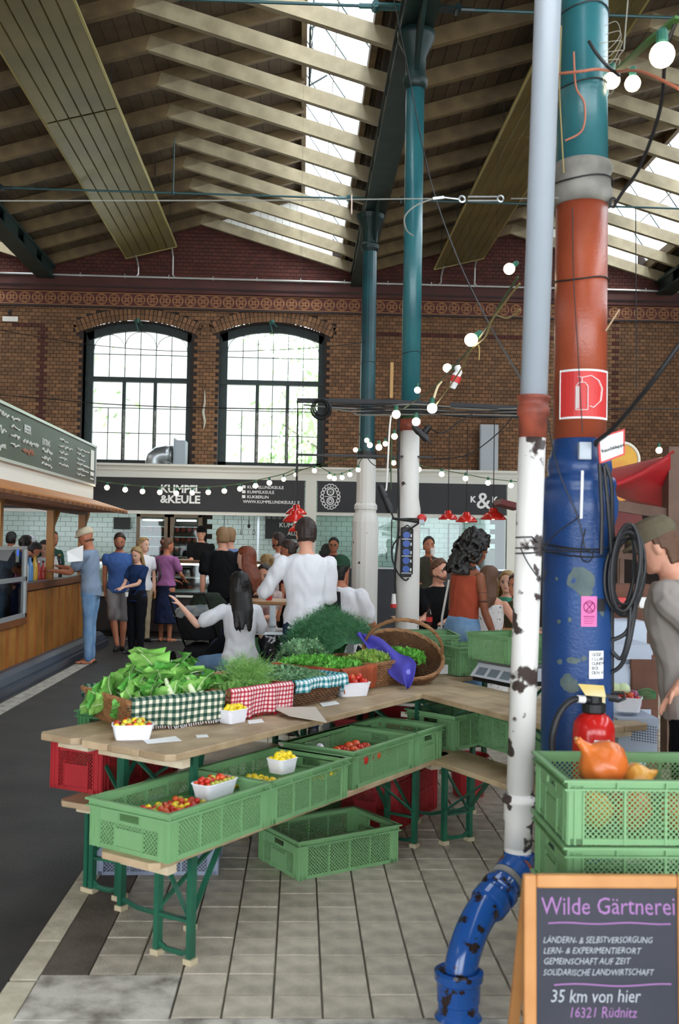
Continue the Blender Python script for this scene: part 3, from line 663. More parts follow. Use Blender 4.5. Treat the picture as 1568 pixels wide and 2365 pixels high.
# small things on the roof edge and wall
q = empty('wall_box', (3.64, 20.4, 2.95), label='pale grey electric cabinet on the brick wall beside the downpipe', cat='cabinet'); b = MB(); b.b2(0, .38, -.14, 0, 0, 1.2); b.build('case', mat('pale_grey_enamel', 'a8adb0', .5), q, bevel=.01); b = MB(); b.b2(.02, .36, -.15, -.14, .03, 1.17); b.build('door', mat('pale_grey_enamel', 'a8adb0', .5), q)
q = empty('wall_notice', (-6.17, 20.47, 6.07), label='small white notice under a camera high on the brick wall', cat='notice'); b = MB(); b.b2(0, .31, -.02, 0, 0, .1); b.build('plate', M_wpaint, q); b = MB(); b.ell((.15, -.06, .18), .035, 8); b.b2(.13, .17, -.05, 0, .12, .24); b.build('camera', M_blackm, q)
q = empty('rope_cleat', (-2.03, 20.47, 4.4), label='frayed white rope hanging on the brick pier between the windows', cat='rope'); b = MB(); b.tube([(0, 0, .35), (.01, -.02, .1), (-.02, -.02, -.1), (.02, -.02, -.3), (0, -.02, -.45)], [.008, .02, .03, .025, .008], 6); b.build('rope', mat('off_white_rope', 'bdb6a6', .9), q)
# ================================================================ timber stall on the left
M_oak = mat('golden_oak_panel', 'b07a35', .5, col2='925f24', nscale=2.5, rand=.05); M_oakd = mat('brown_oak_trim', '7d4a22', .5, col2='693c1b', nscale=4)
M_plinth = mat('blue_black_plinth', '2a2f3c', .35, col2='3a4250', nscale=1.5); M_alu = mat('aluminium_frame', 'b7b9b6', .35, metal=.5); M_chalk = mat('menu_chalkboard', '33382e', .45, col2='2a2f27', nscale=2); M_chalkt = mat('chalk_white', 'cfd2ca', .9); M_chalkr = mat('chalk_salmon', 'a8745f', .9)
XS = -3.35
st = empty('timber_stall', (XS, 2, 0), label='long timber food stall with golden oak panelling at the left', cat='market stall')
Q = lambda B, n, m, **k: B.build(n, m, st, **k)
b = MB(); b.b2(-.02, .38, 0, 13.75, 0, .085); b.tube([(.2, 0, .075), (.2, 13.75, .075)], .14, 12); b.b2(-2, .0, 13.4, 13.75, 0, .1); Q(b, 'plinth', M_plinth)
b = MB(); b.b2(-.12, -.02, 0, 13.6, .05, 1.0); b.b2(-2.2, -.02, 13.5, 13.58, .05, 1.0); Q(b, 'carcass', M_oakd)
for i in range(32):
    y = .7 + i * .405
    top = .62 if y < 10.1 else 1.0
    b = MB(); b.b2(-.02, .0, y + .035, y + .37, .1, top - .03); Q(b, 'oak_panel', M_oak)
    b = MB(); b.b2(-.02, .022, y - .032, y + .032, .1, top - .03); Q(b, 'batten', mat('orange_oak_batten', 'a8682c', .5, col2='92561f', nscale=3))
b = MB(); b.b2(-.05, .03, .4, 10.3, .6, .68); b.b2(-.05, .03, .4, 13.6, .08, .14); b.b2(-.6, .04, 10.3, 13.65, 1.0, 1.08); b.b2(-2.2, .04, 13.3, 13.65, 1.0, 1.08); Q(b, 'counter_edge', M_oakd)
b = MB(); b.b2(-.5, .0, 10.35, 13.6, 1.08, 1.095); Q(b, 'counter_top', M_steel)
# glass showcase
b = MB()
b.b2(-.03, .03, 10.24, 10.3, .68, 1.5); b.b2(-.02, .03, 2, 10.3, .68, .73); b.b2(-.02, .03, 2, 10.3, 1.12, 1.17); b.b2(-.02, .02, 2, 10.3, 1.5, 1.54); b.b2(-.5, .0, 2, 10.3, .7, .72); b.b2(-.55, -.5, 2, 10.3, .68, 1.5)
Q(b, 'showcase_frame', M_alu); b = MB(); b.b2(-.002, .002, 2, 10.24, .73, 1.5); Q(b, 'showcase_glass', M_glass)
b = MB(); b.b2(-.5, -.03, 2, 10.2, 1.0, 1.02); Q(b, 'showcase_shelf', M_steel)
b = MB(); b.b2(-.48, -.4, 2.2, 10.1, 1.44, 1.46); Q(b, 'showcase_lamp', mat('showcase_tube', 'fff4dc', .5, emit=4), )
for i in range(10):
    q = empty('food_tray', (XS - .25, 8.0 + i * .44, .72), label='white enamel tray inside the left showcase', cat='tray', group='trays in the left showcase'); b = MB(); b.b2(-.15, .15, 0, .36, 0, .02); b.b2(-.15, .15, 0, .36, 1.02 - .72, 1.04 - .72); b.build('tray', M_wpaint, q); b = MB()
    for j in range(5): b.ell((random.uniform(-.08, .08), .05 + j * .065, .05), (.06, .04, .03), 8)
    b.build('food', [M_greenery, M_meat2][i % 2], q)
# posts and canopy
for y, w in ((9.1, .12), (11.55, .09), (13.45, .1)):
    b = MB(); b.b2(-.06, -.06 + w, y - .05, y + .05, 1.54 if y < 10 else 1.08, 2.1); b.v; Q(b, 'post', M_oak)
    b = MB(); b.bar((-.02, y, 1.75), (.0, y + .35, 2.05), .06, .05); 
    Q(b, 'knee_brace', M_oak) if y > 10 else None
b = MB(); b.b2(-.12, .05, 0, 13.6, 2.02, 2.14); Q(b, 'lintel', M_oakd)
for i in range(34):  # canopy boards
    y = .3 + i * .4; b = MB(); b.bar((-.1, y, 2.31), (.62, y, 2.08), .39, .016, up=(1, 0, 0)) if 0 else b.add([(-.1, y, 2.30), (.60, y, 2.09), (.60, y + .39, 2.09), (-.1, y + .39, 2.30), (-.1, y, 2.318), (.60, y, 2.108), (.60, y + .39, 2.108), (-.1, y + .39, 2.318)], [(0, 3, 2, 1), (4, 5, 6, 7), (0, 1, 5, 4), (1, 2, 6, 5), (2, 3, 7, 6), (3, 0, 4, 7)]); Q(b, 'canopy_board', mat('orange_canopy_board', 'b8763c', .55, rand=.12))
b = MB()
for i in range(48): y = .3 + i * .28; b.b2(.0, .62, y - .012, y + .012, 2.055, 2.085)
b.b2(.56, .60, .2, 13.9, 2.05, 2.09); tag(Q(b, 'canopy_rafters', M_oakd), kind='stuff')
b = MB(); b.b2(-.1, -.04, 0, 14.35, 2.3, 2.52); b.b2(-2.2, -.1, 14.29, 14.35, 2.3, 3.17); Q(b, 'white_fascia', M_wpaint)
b = MB()
for z in (2.50, 3.13): b.b2(-.1, .0, 0, 14.35, z, z + .035)
b.b2(-.1, .0, 14.3, 14.35, 2.5, 3.165); Q(b, 'sign_frame', M_alu)
b = MB(); b.b2(-.09, -.02, 0, 14.3, 2.53, 3.13); mb_ = Q(b, 'menu_chalkboard', M_chalk)
rx = (PI / 2, 0, PI / 2)
def chalkx(t, y, z, s, m=M_chalkt): text(t, s, m, mb_, (-.016, y, z), rx, off=.002)
def scrib(B, o, u, v, w, h, n):
    o, u, v = Vector(o), Vector(u), Vector(v); pts = []
    for i in range(n + 1): pts.append(o + u * (w * i / n) + v * (h * (.5 + random.uniform(-.5, .5)) if 0 < i < n else h * .5))
    for p, q in zip(pts, pts[1:]): B.bar(p, q, .014, .014)
chalkx('BEER', 10.15, 2.92, .14); chalkx('EXTRAS', 11.0, 2.86, .11)
b = MB(); b2_ = MB()
for (y, z, w, h) in [(8.9, 2.98, .6, .09), (8.9, 2.8, .5, .09), (8.9, 2.6, .5, .09), (10.1, 2.78, .7, .06), (11.0, 2.76, .5, .06), (11.0, 2.66, .45, .06), (11.0, 2.57, .5, .06)] + [(11.9, 3.0 - .085 * k, random.uniform(.4, .8), .04) for k in range(5)] + [(13.0, 2.98 - .075 * k, random.uniform(.5, .9), .035) for k in range(6)] + [(9.6, 3.0 - .1 * k, .35, .05) for k in range(4)]:
    scrib(b, (-.012, y, z), (0, 1, 0), (0, 0, 1), w, h, int(w * 30))
tag(b.build('chalk_writing', M_chalkt, mb_), kind='stuff')
scrib(b2_, (-.012, 10.1, 2.66), (0, 1, 0), (0, 0, 1), .5, .08, 14); tag(b2_.build('chalk_writing', M_chalkr, mb_), kind='stuff')
b = MB(); b.b2(-.015, -.008, 13.95, 14.2, 2.75, 3.07); b.b2(-.015, -.008, 13.95, 14.2, 2.66, 2.72); b.b2(-.015, -.008, 13.95, 14.2, 2.6, 2.62); b.build('white_poster', M_wpaint, mb_)
# bottles and jars on the counter
bc = ['d9e0d8', '5c8dc0', 'caa23a', 'b0352c', 'b0352c', 'c9bd86', 'c9bd86', 'e8e4de', '1a1a1e']
for i, cc in enumerate(bc):
    y = 12.55 + i * .22; sz = 1.2 if i not in (3, 4, 5, 6) else .9
    q = empty('bottle', (XS - .07, y, 1.095), label=['white topped clear bottle at the left end of the counter row', 'blue bottle beside the clear bottle', 'yellow labelled bottle with brown neck', 'red sauce jar next to the yellow label', 'red sauce jar, second one', 'pale yellow jar, first one', 'pale yellow jar, second one', 'white bottle with black cap', 'black bottle nearest the post'][i], cat='bottle', group='bottles on the oak counter')
    s = sz; b = MB(); b.lathe([(.035 * s, 0), (.036 * s, .02), (.036 * s, .15 * s), (.03 * s, .18 * s), (.014 * s, .21 * s), (.013 * s, .25 * s)], n=12); b.build('glass_body', mat('bottle_' + cc, cc, .25), q, smooth=True)
    b = MB(); b.lathe([(.017 * s, .25 * s), (.017 * s, .275 * s)], n=10); b.build('cap', mat('cap_%d' % (i % 3), ['ecebe6', '1c1c20', '8d6a2a'][i % 3], .4), q)
q = empty('card_reader', (XS - .02, 11.9, 1.3), label='small white device with a blue screen on the showcase corner', cat='card reader'); b = MB(); b.b2(-.02, .02, 0, .12, .05, .25); b.b2(-.012, .012, .05, .07, -.21, .05); b.build('case', M_wpaint, q); b = MB(); b.b2(.02, .022, .02, .1, .13, .22); b.build('screen', mat('blue_screen', '3a5bb8', .3, emit=1.2), q)
# ================================================================ iron columns, downpipe and cables
random.seed(5)
M_teal = mat('teal_gloss_paint', '2f6d72', .3, col2='285f66', nscale=3, bump=.1, bscale=60); M_teald = mat('deep_teal_paint', '1c4f55', .3, col2='173f46', nscale=3)
M_wcol = mat('chipped_white_paint', 'dcdad4', .5, col2='3c2f2b', nscale=7, thresh=(.70, .72)); M_wcol2 = mat('worn_white_paint', 'dfdcd6', .45, col2='3f332f', nscale=9, thresh=(.57, .60))
M_orange = mat('rust_orange_paint', 'a04c30', .35, col2='8f4028', nscale=4, bump=.15, bscale=80); M_blue = mat('cobalt_blue_paint', '1f4780', .36, col2='193c70', nscale=3, bump=.15, bscale=80)
M_greyc = mat('grey_plaster_collar', '8f8c84', .8, col2='6d6a63', nscale=8); M_greyp = mat('light_grey_pvc', 'a4adb5', .35); M_rust = mat('rust_red_paint', '9c4a34', .6, col2='6b3226', nscale=12)
M_bluep = mat('chipped_blue_gloss', '1f4f94', .16, col2='2b1f1c', nscale=15, thresh=(.57, .60)); M_cab = mat('black_cable', '161618', .5); M_ring = mat('dark_wire', '1b1d1e', .5)
def column(name, x, y, segs, label, n=32):
    r = empty(name, (x, y, 0), label=label, cat='column', group='iron roof columns')
    for nm, prof, m in segs:
        b = MB(); b.lathe(prof, n=n); b.build(nm, m, r, smooth=False if n < 20 else True)
    return r
cap = lambda R: [(R, 6.35), (R * 1.25, 6.4), (R * 1.3, 6.46), (R * 1.05, 6.5), (R * 1.1, 6.7), (R * 1.9, 6.88), (R * 2.0, 6.95)]
c1 = column('iron_column', 1.03, 15.9, [('base', [(.27, 0), (.27, .12), (.235, .16), (.21, .2), (.21, 2.0), (.20, 2.05), (.17, 2.14), (.17, 2.18), (.185, 2.2), (.185, 2.26), (.155, 2.3), (.15, 3.0)], M_wcol), ('collar', [(.165, 3.0), (.165, 3.12)], M_ring), ('shaft', [(.125, 3.12), (.115, 6.35)], M_teald), ('capital', cap(.115), M_green)], 'farthest teal iron column with white base before the butcher stall', 16)
c2 = column('iron_column', 1.10, 10.15, [('base', [(.16, 0), (.16, .1), (.125, .15), (.12, .3), (.12, 2.0), (.115, 2.02), (.10, 2.12), (.098, 2.8)], M_wcol), ('collar', [(.112, 2.8), (.112, 2.92)], M_rust), ('shaft', [(.098, 2.9), (.096, 6.35)], M_teal), ('capital', cap(.1), M_green)], 'middle teal iron column with white base carrying the blue socket box')
c3 = column('iron_column', 1.14, 4.05, [('base', [(.20, 0), (.20, .1), (.152, .16), (.145, .3), (.143, 1.72), (.155, 1.76), (.157, 1.82), (.146, 1.85), (.145, 1.87), (.150, 1.885), (.143, 1.91), (.126, 1.92), (.132, 1.95), (.128, 1.99), (.118, 2.0), (.107, 2.07)], M_blue),
    ('orange_band', [(.1072, 2.07), (.106, 3.04)], M_orange), ('capital', [(.112, 3.04), (.123, 3.06), (.124, 3.1), (.117, 3.12), (.115, 3.17), (.122, 3.18), (.124, 3.2), (.116, 3.215), (.105, 3.22)], M_greyc), ('shaft', [(.105, 3.215), (.100, 3.5), (.104, 3.51), (.104, 3.54), (.1, 3.55), (.098, 6.35)], M_teal), ('capital', cap(.1), M_green)], 'big near column painted teal, orange and blue with fire sign', 48)
for c_, zs in ((c3, [(3.53, .104), (3.85, .1), (2.72, .108), (3.13, .122), (1.63, .147), (1.6, .147)]), (c2, [(3.6, .1), (1.9, .105)]), (c1, [(4.55, .125)])):
    for z, R in zs:
        b = MB(); b.tube([(R * 1.02 * math.cos(a), R * 1.02 * math.sin(a), z + .01 * math.sin(a * 2 + z)) for a in [2 * PI * k / 24 for k in range(24)]], .0035, 6, closed=True); b.build('tie_wire', M_ring, c_)
# girder gussets above the columns
for c_ in (c1, c2, c3):
    b = MB(); x = 1.1 - c_.location.x
    for s in (-1, 1): b.add([(x - .02, s * .08, 6.5), (x - .02, s * .9, 6.94), (x - .02, s * .08, 6.94), (x + .02, s * .08, 6.5), (x + .02, s * .9, 6.94), (x + .02, s * .08, 6.94)], [(0, 1, 2), (3, 5, 4), (0, 3, 4, 1), (1, 4, 5, 2)])
    b.build('bracket', M_green, c_)
# paint losses on the big column: grey patches, the stickers and the sign
def curved(R, a0, a1, z0, z1, n=10, cx=0, cy=0, off=.002, uv=False):
    b = MB(); R += off; vs = []
    for j, z in enumerate((z0, z1)):
        for i in range(n + 1): a = a0 + (a1 - a0) * i / n; vs.append((cx + R * math.sin(a), cy - R * math.cos(a), z))
    b.add(vs, [(i, i + 1, n + 2 + i, n + 1 + i) for i in range(n)]); return b
D = math.radians
M_patch = mat('bare_grey_primer', '5f6b66', .7, col2='4b5a5c', nscale=12)
M_pink = mat('pink_sticker', 'dd6fa8', .6); M_paper = mat('white_paper', 'e9e9e6', .7); M_yelp = mat('yellow_paper', 'e6c766', .7, col2='e9dcae', nscale=5); M_redsign = mat('signal_red', 'c9302e', .45); M_ink = mat('black_ink', '222226', .7); M_magenta = mat('magenta_print', '8c2360', .7)
def patch(a, z, w, h, seed):
    random.seed(seed); b = MB(); R = .1452; vs = [(R * math.sin(D(a)), -R * math.cos(D(a)), z)]; n = 18
    for k in range(n):
        t = 2 * PI * k / n; s = random.uniform(.75, 1.1); aa = D(a) + w / R * math.cos(t) * s; vs.append((R * math.sin(aa), -R * math.cos(aa), z + h * math.sin(t) * s))
    b.add(vs, [(0, k + 1, (k + 1) % n + 1) for k in range(n)]); b.build('paint_loss', M_patch, c3)
for i, (a, z, w, h) in enumerate([(4, 1.5, .055, .055), (12, 1.47, .03, .06), (-14, 1.09, .035, .038), (-6, 1.075, .025, .025), (40, 1.38, .012, .03), (-28, 1.17, .012, .012), (-6, 1.18, .03, .014), (10, 1.19, .012, .012), (-30, 1.33, .01, .01), (-35, 1.5, .008, .008), (-12, 1.34, .008, .01)]): patch(a - 16, z, w, h, i)
AO = 0  # angle towards the camera is negative x
def sticker(nm, a0, a1, z0, z1, m, lab=None): o = curved(.1455, D(a0), D(a1), z0, z1).build(nm, m, c3); return o
sticker('pink_sticker', -11, 14, 1.315, 1.435, M_pink)
b = MB()
def onc(a, z, off=.004, R=.1455): return Vector(((R + off) * math.sin(D(a)), -(R + off) * math.cos(D(a)), z))
for k in range(20): b.bar(onc(1.5 + 8.5 * math.cos(2 * PI * k / 20), 1.393 + .024 * math.sin(2 * PI * k / 20)), onc(1.5 + 8.5 * math.cos(2 * PI * (k + 1) / 20), 1.393 + .024 * math.sin(2 * PI * (k + 1) / 20)), .003)
for p, q in (((-4, 1.409), (7, 1.377)), ((7, 1.409), (-4, 1.377)), ((-4, 1.409), (7, 1.409)), ((-4, 1.377), (7, 1.377))): b.bar(onc(*p), onc(*q), .003)
for k in range(4): b.bar(onc(-7, 1.355 - k * .009), onc(10 - k, 1.355 - k * .009), .0035 if k == 0 else .002)
b.build('sticker_print', M_magenta, c3)
sticker('black_sticker', 15, 30, 1.375, 1.425, M_ink); sticker('white_sticker', 2, 27, 1.11, 1.22, M_paper)
for i, t in enumerate(('GODZ', 'ILLAR', 'OUNTW', 'BCE', 'DEN V')):
    for j, ch in enumerate(t):
        a = 6 + j * (16 / max(4, len(t) - 1)); p = onc(a, 1.2 - i * .018, .003); text(ch, .018, M_ink, c3, p, (PI / 2, 0, D(a)), name='sticker_letter', ext=.0003)
sticker('yellow_paper', 10, 32, .965, 1.045, M_yelp)
# fire extinguisher sign on the orange band
r = empty('fire_extinguisher_sign', (1.14, 4.05, 0), label='red square sign with white extinguisher symbol on the orange band', cat='sign')
R = .1085; z0, z1 = 2.145, 2.345
curved(R, D(-62), D(56), z0, z1, 14).build('plate', M_redsign, r)
b = MB()
def on2(a, z, off=.004): return onc(a, z, off, R)
for (p, q) in (((-61, z0 + .004), (55, z0 + .004)), ((-61, z1 - .004), (55, z1 - .004))):
    for k in range(12):
        a = p[0] + (q[0] - p[0]) * k / 12; a2 = p[0] + (q[0] - p[0]) * (k + 1) / 12; b.bar(on2(a, p[1]), on2(a2, p[1]), .002, .008)
for a in (-60.5, 54.5): b.bar(on2(a, z0), on2(a, z1), .009, .003)
def band(lst, w):
    for p, q in zip(lst, lst[1:]): b.bar(on2(*p), on2(*q), w, .002)
band([(-24, 2.18), (-24, 2.275), (-18, 2.29), (-6, 2.29), (0, 2.275), (0, 2.18)], .007); band([(-24, 2.18), (0, 2.18)], .007)
band([(-12, 2.292), (-12, 2.31), (-20, 2.315)], .007); band([(-12, 2.31), (6, 2.318), (24, 2.30), (34, 2.27), (30, 2.22), (12, 2.19), (4, 2.195)], .009)
for k in range(3): band([(-22 + k * 2, 2.185), (-22 + k * 2, 2.275)], .004)
b.build('symbol', M_paper, r)
# RAUCHKLAPPE sign
p0, p1 = gy(1380, 1010, 3.86), gy(1443, 990, 3.86); q0, q1 = gy(1385, 1072, 3.86), gy(1443, 1050, 3.86)
r = empty('smoke_flap_sign', tuple(p0), label='tilted white sign with red edge wired to the big column', cat='sign'); b = MB()
th = Vector((0, .012, 0)); P4 = [p0 - p0, p1 - p0, q1 - p0, q0 - p0]; b.add(P4 + [p + th for p in P4], [(0, 1, 2, 3), (7, 6, 5, 4), (0, 4, 5, 1), (1, 5, 6, 2), (2, 6, 7, 3), (3, 7, 4, 0)]); b.build('plate', M_redsign, r)
ins = [Vector(p) * .86 + (P4[0] + P4[2]) * .07 - Vector((0, .002, 0)) for p in P4]; b = MB(); b.add(ins, [(0, 1, 2, 3)]); b.build('face', M_paper, r)
dx = (p1 - p0).normalized(); text('Rauchklappe', .019, M_ink, r, (P4[3] - P4[0]) * .62 + (P4[1] - P4[0]) * .1 - Vector((0, .004, 0)), (PI / 2, -math.atan2(dx.z, dx.x), 0), ext=.0005, off=.0004)
r = empty('socket_plate', tuple(gy(1350, 1030, 3.9)), label='small grey switch box beside the smoke flap sign', cat='switch'); b = MB(); b.box((.0, .0, -.02), (.05, .03, .07)); b.build('case', M_greyp, r, bevel=.004)
# the grey and white downpipe with its blue offset
Y0 = 3.75; pj_ = lambda y: gy(1240 - (y / 1900.) * 40, y, Y0)
r = empty('rain_downpipe', (0, 0, 0), label='tall downpipe, grey above and chipped white below, in front of the blue column', cat='pipe')
def seg(nm, za, zb, R0, m, flare=None, n=32):
    xa, xb = .878 - (2.2 - za) * .0245, .878 - (2.2 - zb) * .0245
    b = MB(); pr = flare or [(R0, 0), (R0, 1)]; pts = [(Vector((xa, Y0, za)).lerp(Vector((xb, Y0, zb)), t)) for _, t in pr]; b.tube(pts, [q for q, _ in pr], n); return b.build(nm, m, r, smooth=True)
seg('grey_pipe', 2.19, 7.3, .051, M_greyp); seg('rust_socket', 2.04, 2.2, .062, M_rust, [(.052, 0), (.053, .5), (.062, .55), (.062, .72), (.056, .75), (.056, .9), (.063, .93), (.063, 1)])
seg('white_pipe', .66, 2.06, .0505, M_wcol2); seg('lower_socket', .50, .70, .06, M_wcol2, [(.052, 0), (.052, .45), (.058, .5), (.058, .8), (.068, .84), (.068, .92), (.058, .97), (.052, 1)])
xk = .878 - 1.75 * .0245
seg('white_stub', .36, .52, .0505, M_wcol2)
E0 = Vector((xk + .005, Y0, .43)); E1 = Vector((.765, 3.66, .385)); E2 = Vector((.66, 3.56, .315)); E3 = Vector((.60, 3.50, .22)); E4 = Vector((.577, 3.478, .12)); E5 = Vector((.574, 3.475, 0))
b = MB(); b.tube(spline([E0 + Vector((0, 0, .05)), E0 - Vector((.01, .01, .02)), E1, E2, E3, E4, E5], 6), .058, 28); b.build('blue_elbow', M_bluep, r, smooth=True)
def ringat(nm, p, d, R0, L, m):
    d = Vector(d).normalized(); b = MB(); b.tube([p - d * L / 2, p - d * L * .35, p + d * L * .35, p + d * L / 2], [R0 * .93, R0, R0, R0 * .93], 28); b.build(nm, m, r, smooth=False)
dd = (E2 - E1)
ringat('socket_ring', E0 + Vector((-.012, -.012, -.012)), dd, .070, .035, M_rust); ringat('socket_ring', E0.lerp(E1, .42), dd, .066, .07, M_bluep); ringat('socket_ring', E0.lerp(E1, .78), dd, .069, .022, M_greyc)
ringat('socket_ring', E1.lerp(E2, .18), dd, .071, .03, M_bluep); ringat('socket_ring', E1.lerp(E2, .55), dd, .070, .055, M_bluep)
b = MB(); b.lathe([(.082, 0), (.075, .01), (.070, .02), (.070, .05), (.074, .055), (.074, .065), (.076, .12), (.084, .13), (.085, .155), (.072, .162), (.056, .15)], c=(.574, 3.475, 0), n=32); b.build('floor_socket', M_bluep, r)
# strap wires between pipe and column
r = empty('strap_wires', (0, 0, 0), label='thin black wires strapping the white downpipe to the blue column', cat='wire')
for k, (z, dz) in enumerate([(1.62, 0), (1.60, .01), (1.66, -.05)]):
    b = MB(); b.tube([(.80, 3.69, z), (.86, 3.68, z + .003), (.93, 3.75, z + dz), (1.02, 3.9, z + dz), (1.12, 3.892, z + dz), (1.2, 3.9, z + dz)], .003, 6); b.build('wire', M_cab, r)
for pts in ([(.93, 3.8, 2.2), (1.0, 3.87, 1.95), (1.09, 3.88, 1.74), (1.12, 3.885, 1.62)], [(1.12, 3.885, 1.62), (1.15, 3.88, 1.6), (1.13, 3.885, 1.57), (1.1, 3.88, 1.6), (1.12, 3.885, 1.7)], [(.82, 3.69, 1.62), (.85, 3.68, 1.56), (.9, 3.68, 1.5), (.92, 3.7, 1.54)], [(.9, 3.72, 1.6), (1.0, 3.87, 1.68), (1.1, 3.88, 1.75)]):
    b = MB(); b.tube(spline(pts, 6), .0028, 5); b.build('wire', M_cab, r)
b = MB(); b.bar((1.105, 3.88, 1.93), (1.1, 3.875, 1.74), .009, .006); b.build('white_hook', M_paper, r)
# steel wire with turnbuckle crossing to the left
M_wire = mat('pale_steel_wire', '77766c', .5, metal=.3)
r = empty('span_wire', (0, 0, 0), label='pale steel span wire with turnbuckle running left from the big column', cat='wire')
A = gy(-40, 464, 3.9); Bp = gy(1290, 457, 3.94)
b = MB(); b.tube([A, gy(600, 463, 3.9), gy(1000, 459, 3.9)], .0022, 6); b.tube([gy(1180, 459, 3.9), Bp], .003, 6); b.build('wire', M_wire, r)
b = MB(); ca, cb = gy(1080, 459, 3.9), gy(1148, 459, 3.9)
for s in (-.008, .008): b.bar(ca + Vector((0, 0, s)), cb + Vector((0, 0, s)), .005)
for p in (gy(1067, 460, 3.9), gy(1156, 459, 3.9)): b.tube([p + Vector((.012 * math.cos(a), 0, .012 * math.sin(a))) for a in [2 * PI * k / 12 for k in range(12)]], .004, 6, closed=True)
b.tube([gy(1000, 459, 3.9), gy(1025, 456, 3.9)], .006, 6); b.tube([gy(1025, 456, 3.9), gy(1060, 460, 3.9)], .003, 6); b.build('turnbuckle', M_steel, r)
b = MB(); b.tube(spline([gy(1000, 459, 3.9), gy(960, 475, 3.9), gy(935, 500, 3.9), gy(938, 530, 3.9), gy(955, 545, 3.9)]), .003, 6); b.build('loose_end', M_wire, r)
q = empty('wire_tag', tuple(gy(812, 452, 3.9)), label='small pale strip of card hanging from the span wire', cat='tag'); b = MB(); p = gy(812, 495, 3.9) - gy(812, 452, 3.9); b.bar((0, 0, 0), p, .02, .003); b.build('strip', mat('pale_pink_card', 'dcc3b6', .7), q)
# festoon lights ---------------------------------------------------
M_bulb = mat('glowing_bulb', 'ffe9c4', .4, emit=14); M_sock = mat('green_bulb_socket', '1f5a4a', .5); M_gcab = mat('green_cable', '39522b', .6); M_cable2 = mat('yellow_sleeved_cable', '9b8a55', .6)
bm_ = {}
def bulb(p, R, d=(0, 0, 1), label='', group='', seg=14):
    o = empty('festoon_bulb', tuple(p), label=label, cat='light bulb', group=group); key = (seg, round(R, 4))
    if key not in bm_:
        b = MB(); b.ell((0, 0, 0), R, seg); me = b.mesh('bulb_glass', True); me.materials.append(M_bulb)
        b = MB(); b.lathe([(R * .45, R * .85), (R * .5, R * 1.1), (R * .5, R * 1.9), (R * .3, R * 2.2)], n=10); m2 = b.mesh('socket'); m2.materials.append(M_sock); bm_[key] = (me, m2)
    q = Vector((0, 0, 1)).rotation_difference(Vector(d).normalized()).to_euler(); o.rotation_euler = q
    inst('bulb_glass', bm_[key][0], o); inst('socket', bm_[key][1], o); return o
# the row before the butcher's signboard
row = [(247, 1126), (289, 1131), (329, 1135), (369, 1137), (407, 1139), (444, 1138), (481, 1137), (518, 1134), (554, 1129), (590, 1122), (622, 1115), (655, 1107), (683, 1096)]
yb = 16.6; pr = []
for i, (x, y) in enumerate(row): p = gy(x, y, yb); bulb(p, .042 if i < 11 else .036, label=['leftmost', 'second', 'third', 'fourth', 'fifth', 'sixth', 'middle', 'eighth', 'ninth', 'tenth', 'eleventh', 'twelfth', 'rightmost'][i] + ' round bulb from the left in the sagging row before the left signboard', group='bulbs of the left festoon'); pr.append(p + Vector((0, 0, .09)))
q = empty('festoon_cable', (0, 0, 0), label='thin green cable of the left festoon before the signboard', cat='cable'); b = MB(); b.tube(spline([gy(215, 1108, yb)] + pr + [gy(705, 1083, yb), gy(835, 1050, 16)], 3), .008, 5); b.build('cable', M_gcab, q)
row = [(726, 1087), (761, 1101), (772, 1105), (790, 1103), (808, 1096), (827, 1085)]
for i, (x, y) in enumerate(row): bulb(gy(x, y, 14.5), .034, label=['leftmost', 'second', 'third', 'fourth', 'fifth', 'rightmost'][i] + ' small bulb in the short row left of the farthest column', group='bulbs by the farthest column')
q = empty('festoon_cable', (0, 0, 0), label='thin cable of the small bulb cluster beside the farthest column', cat='cable'); b = MB(); b.tube(spline([gy(660, 1100, 14.5)] + [gy(x, y - 10, 14.5) for x, y in row] + [gy(845, 1035, 14.5)], 3), .006, 5); b.build('cable', M_gcab, q)
row = [(967, 1084), (1020, 1095), (1075, 1105), (1127, 1115), (1180, 1121)]
for i, (x, y) in enumerate(row): bulb(gy(x, y, 13.5), .036, label=['leftmost', 'second', 'middle', 'fourth', 'rightmost'][i] + ' small bulb in the row above the right signboard', group='bulbs of the right festoon')
q = empty('festoon_cable', (0, 0, 0), label='thin green cable of the right festoon', cat='cable'); b = MB(); b.tube(spline([gy(960, 1070, 13.5)] + [gy(x, y - 10, 13.5) for x, y in row] + [gy(1260, 1120, 13.5)], 3), .006, 5); b.build('cable', M_gcab, q)
mid = [(1529, 127, 3.2, .040, 'largest glowing bulb at the top right'), (1413, 186, 4.0, .033, 'left of two bulbs beside the teal shaft'), (1461, 193, 4.0, .032, 'right of two bulbs beside the teal shaft'), (1176, 621, 4.6, .026, 'bulb beside the grey downpipe high up'), (1088, 785, 5.4, .036, 'large bulb half way along the rising cable'), (1033, 850, 7.0, .031, 'bulb left of the red and white plug'), (998, 943, 7.2, .037, 'bulb hanging right of the middle column top'), (964, 901, 8.5, .028, 'bulb on the teal foot of the middle column'), (915, 957, 8.8, .038, 'bulb left of the white column head'), (961, 974, 9.0, .038, 'bulb before the white column head'), (911, 1008, 9.6, .03, 'bulb below the cable tray left of the column'), (909, 1069, 10.5, .027, 'lowest bulb left of the white column'), (847, 1017, 13, .032, 'first bulb of the cluster on the farthest column'), (854, 1028, 13, .036, 'second bulb of the cluster on the farthest column'), (875, 1033, 13, .042, 'largest bulb of the cluster right of the farthest column'), (890, 1025, 13, .034, 'right bulb of the cluster beside the farthest column'), (821, 1039, 13, .03, 'lone bulb left of the farthest column'), (828, 1085, 13, .026, 'tiny bulb at the white top of the farthest column')]
mp = []
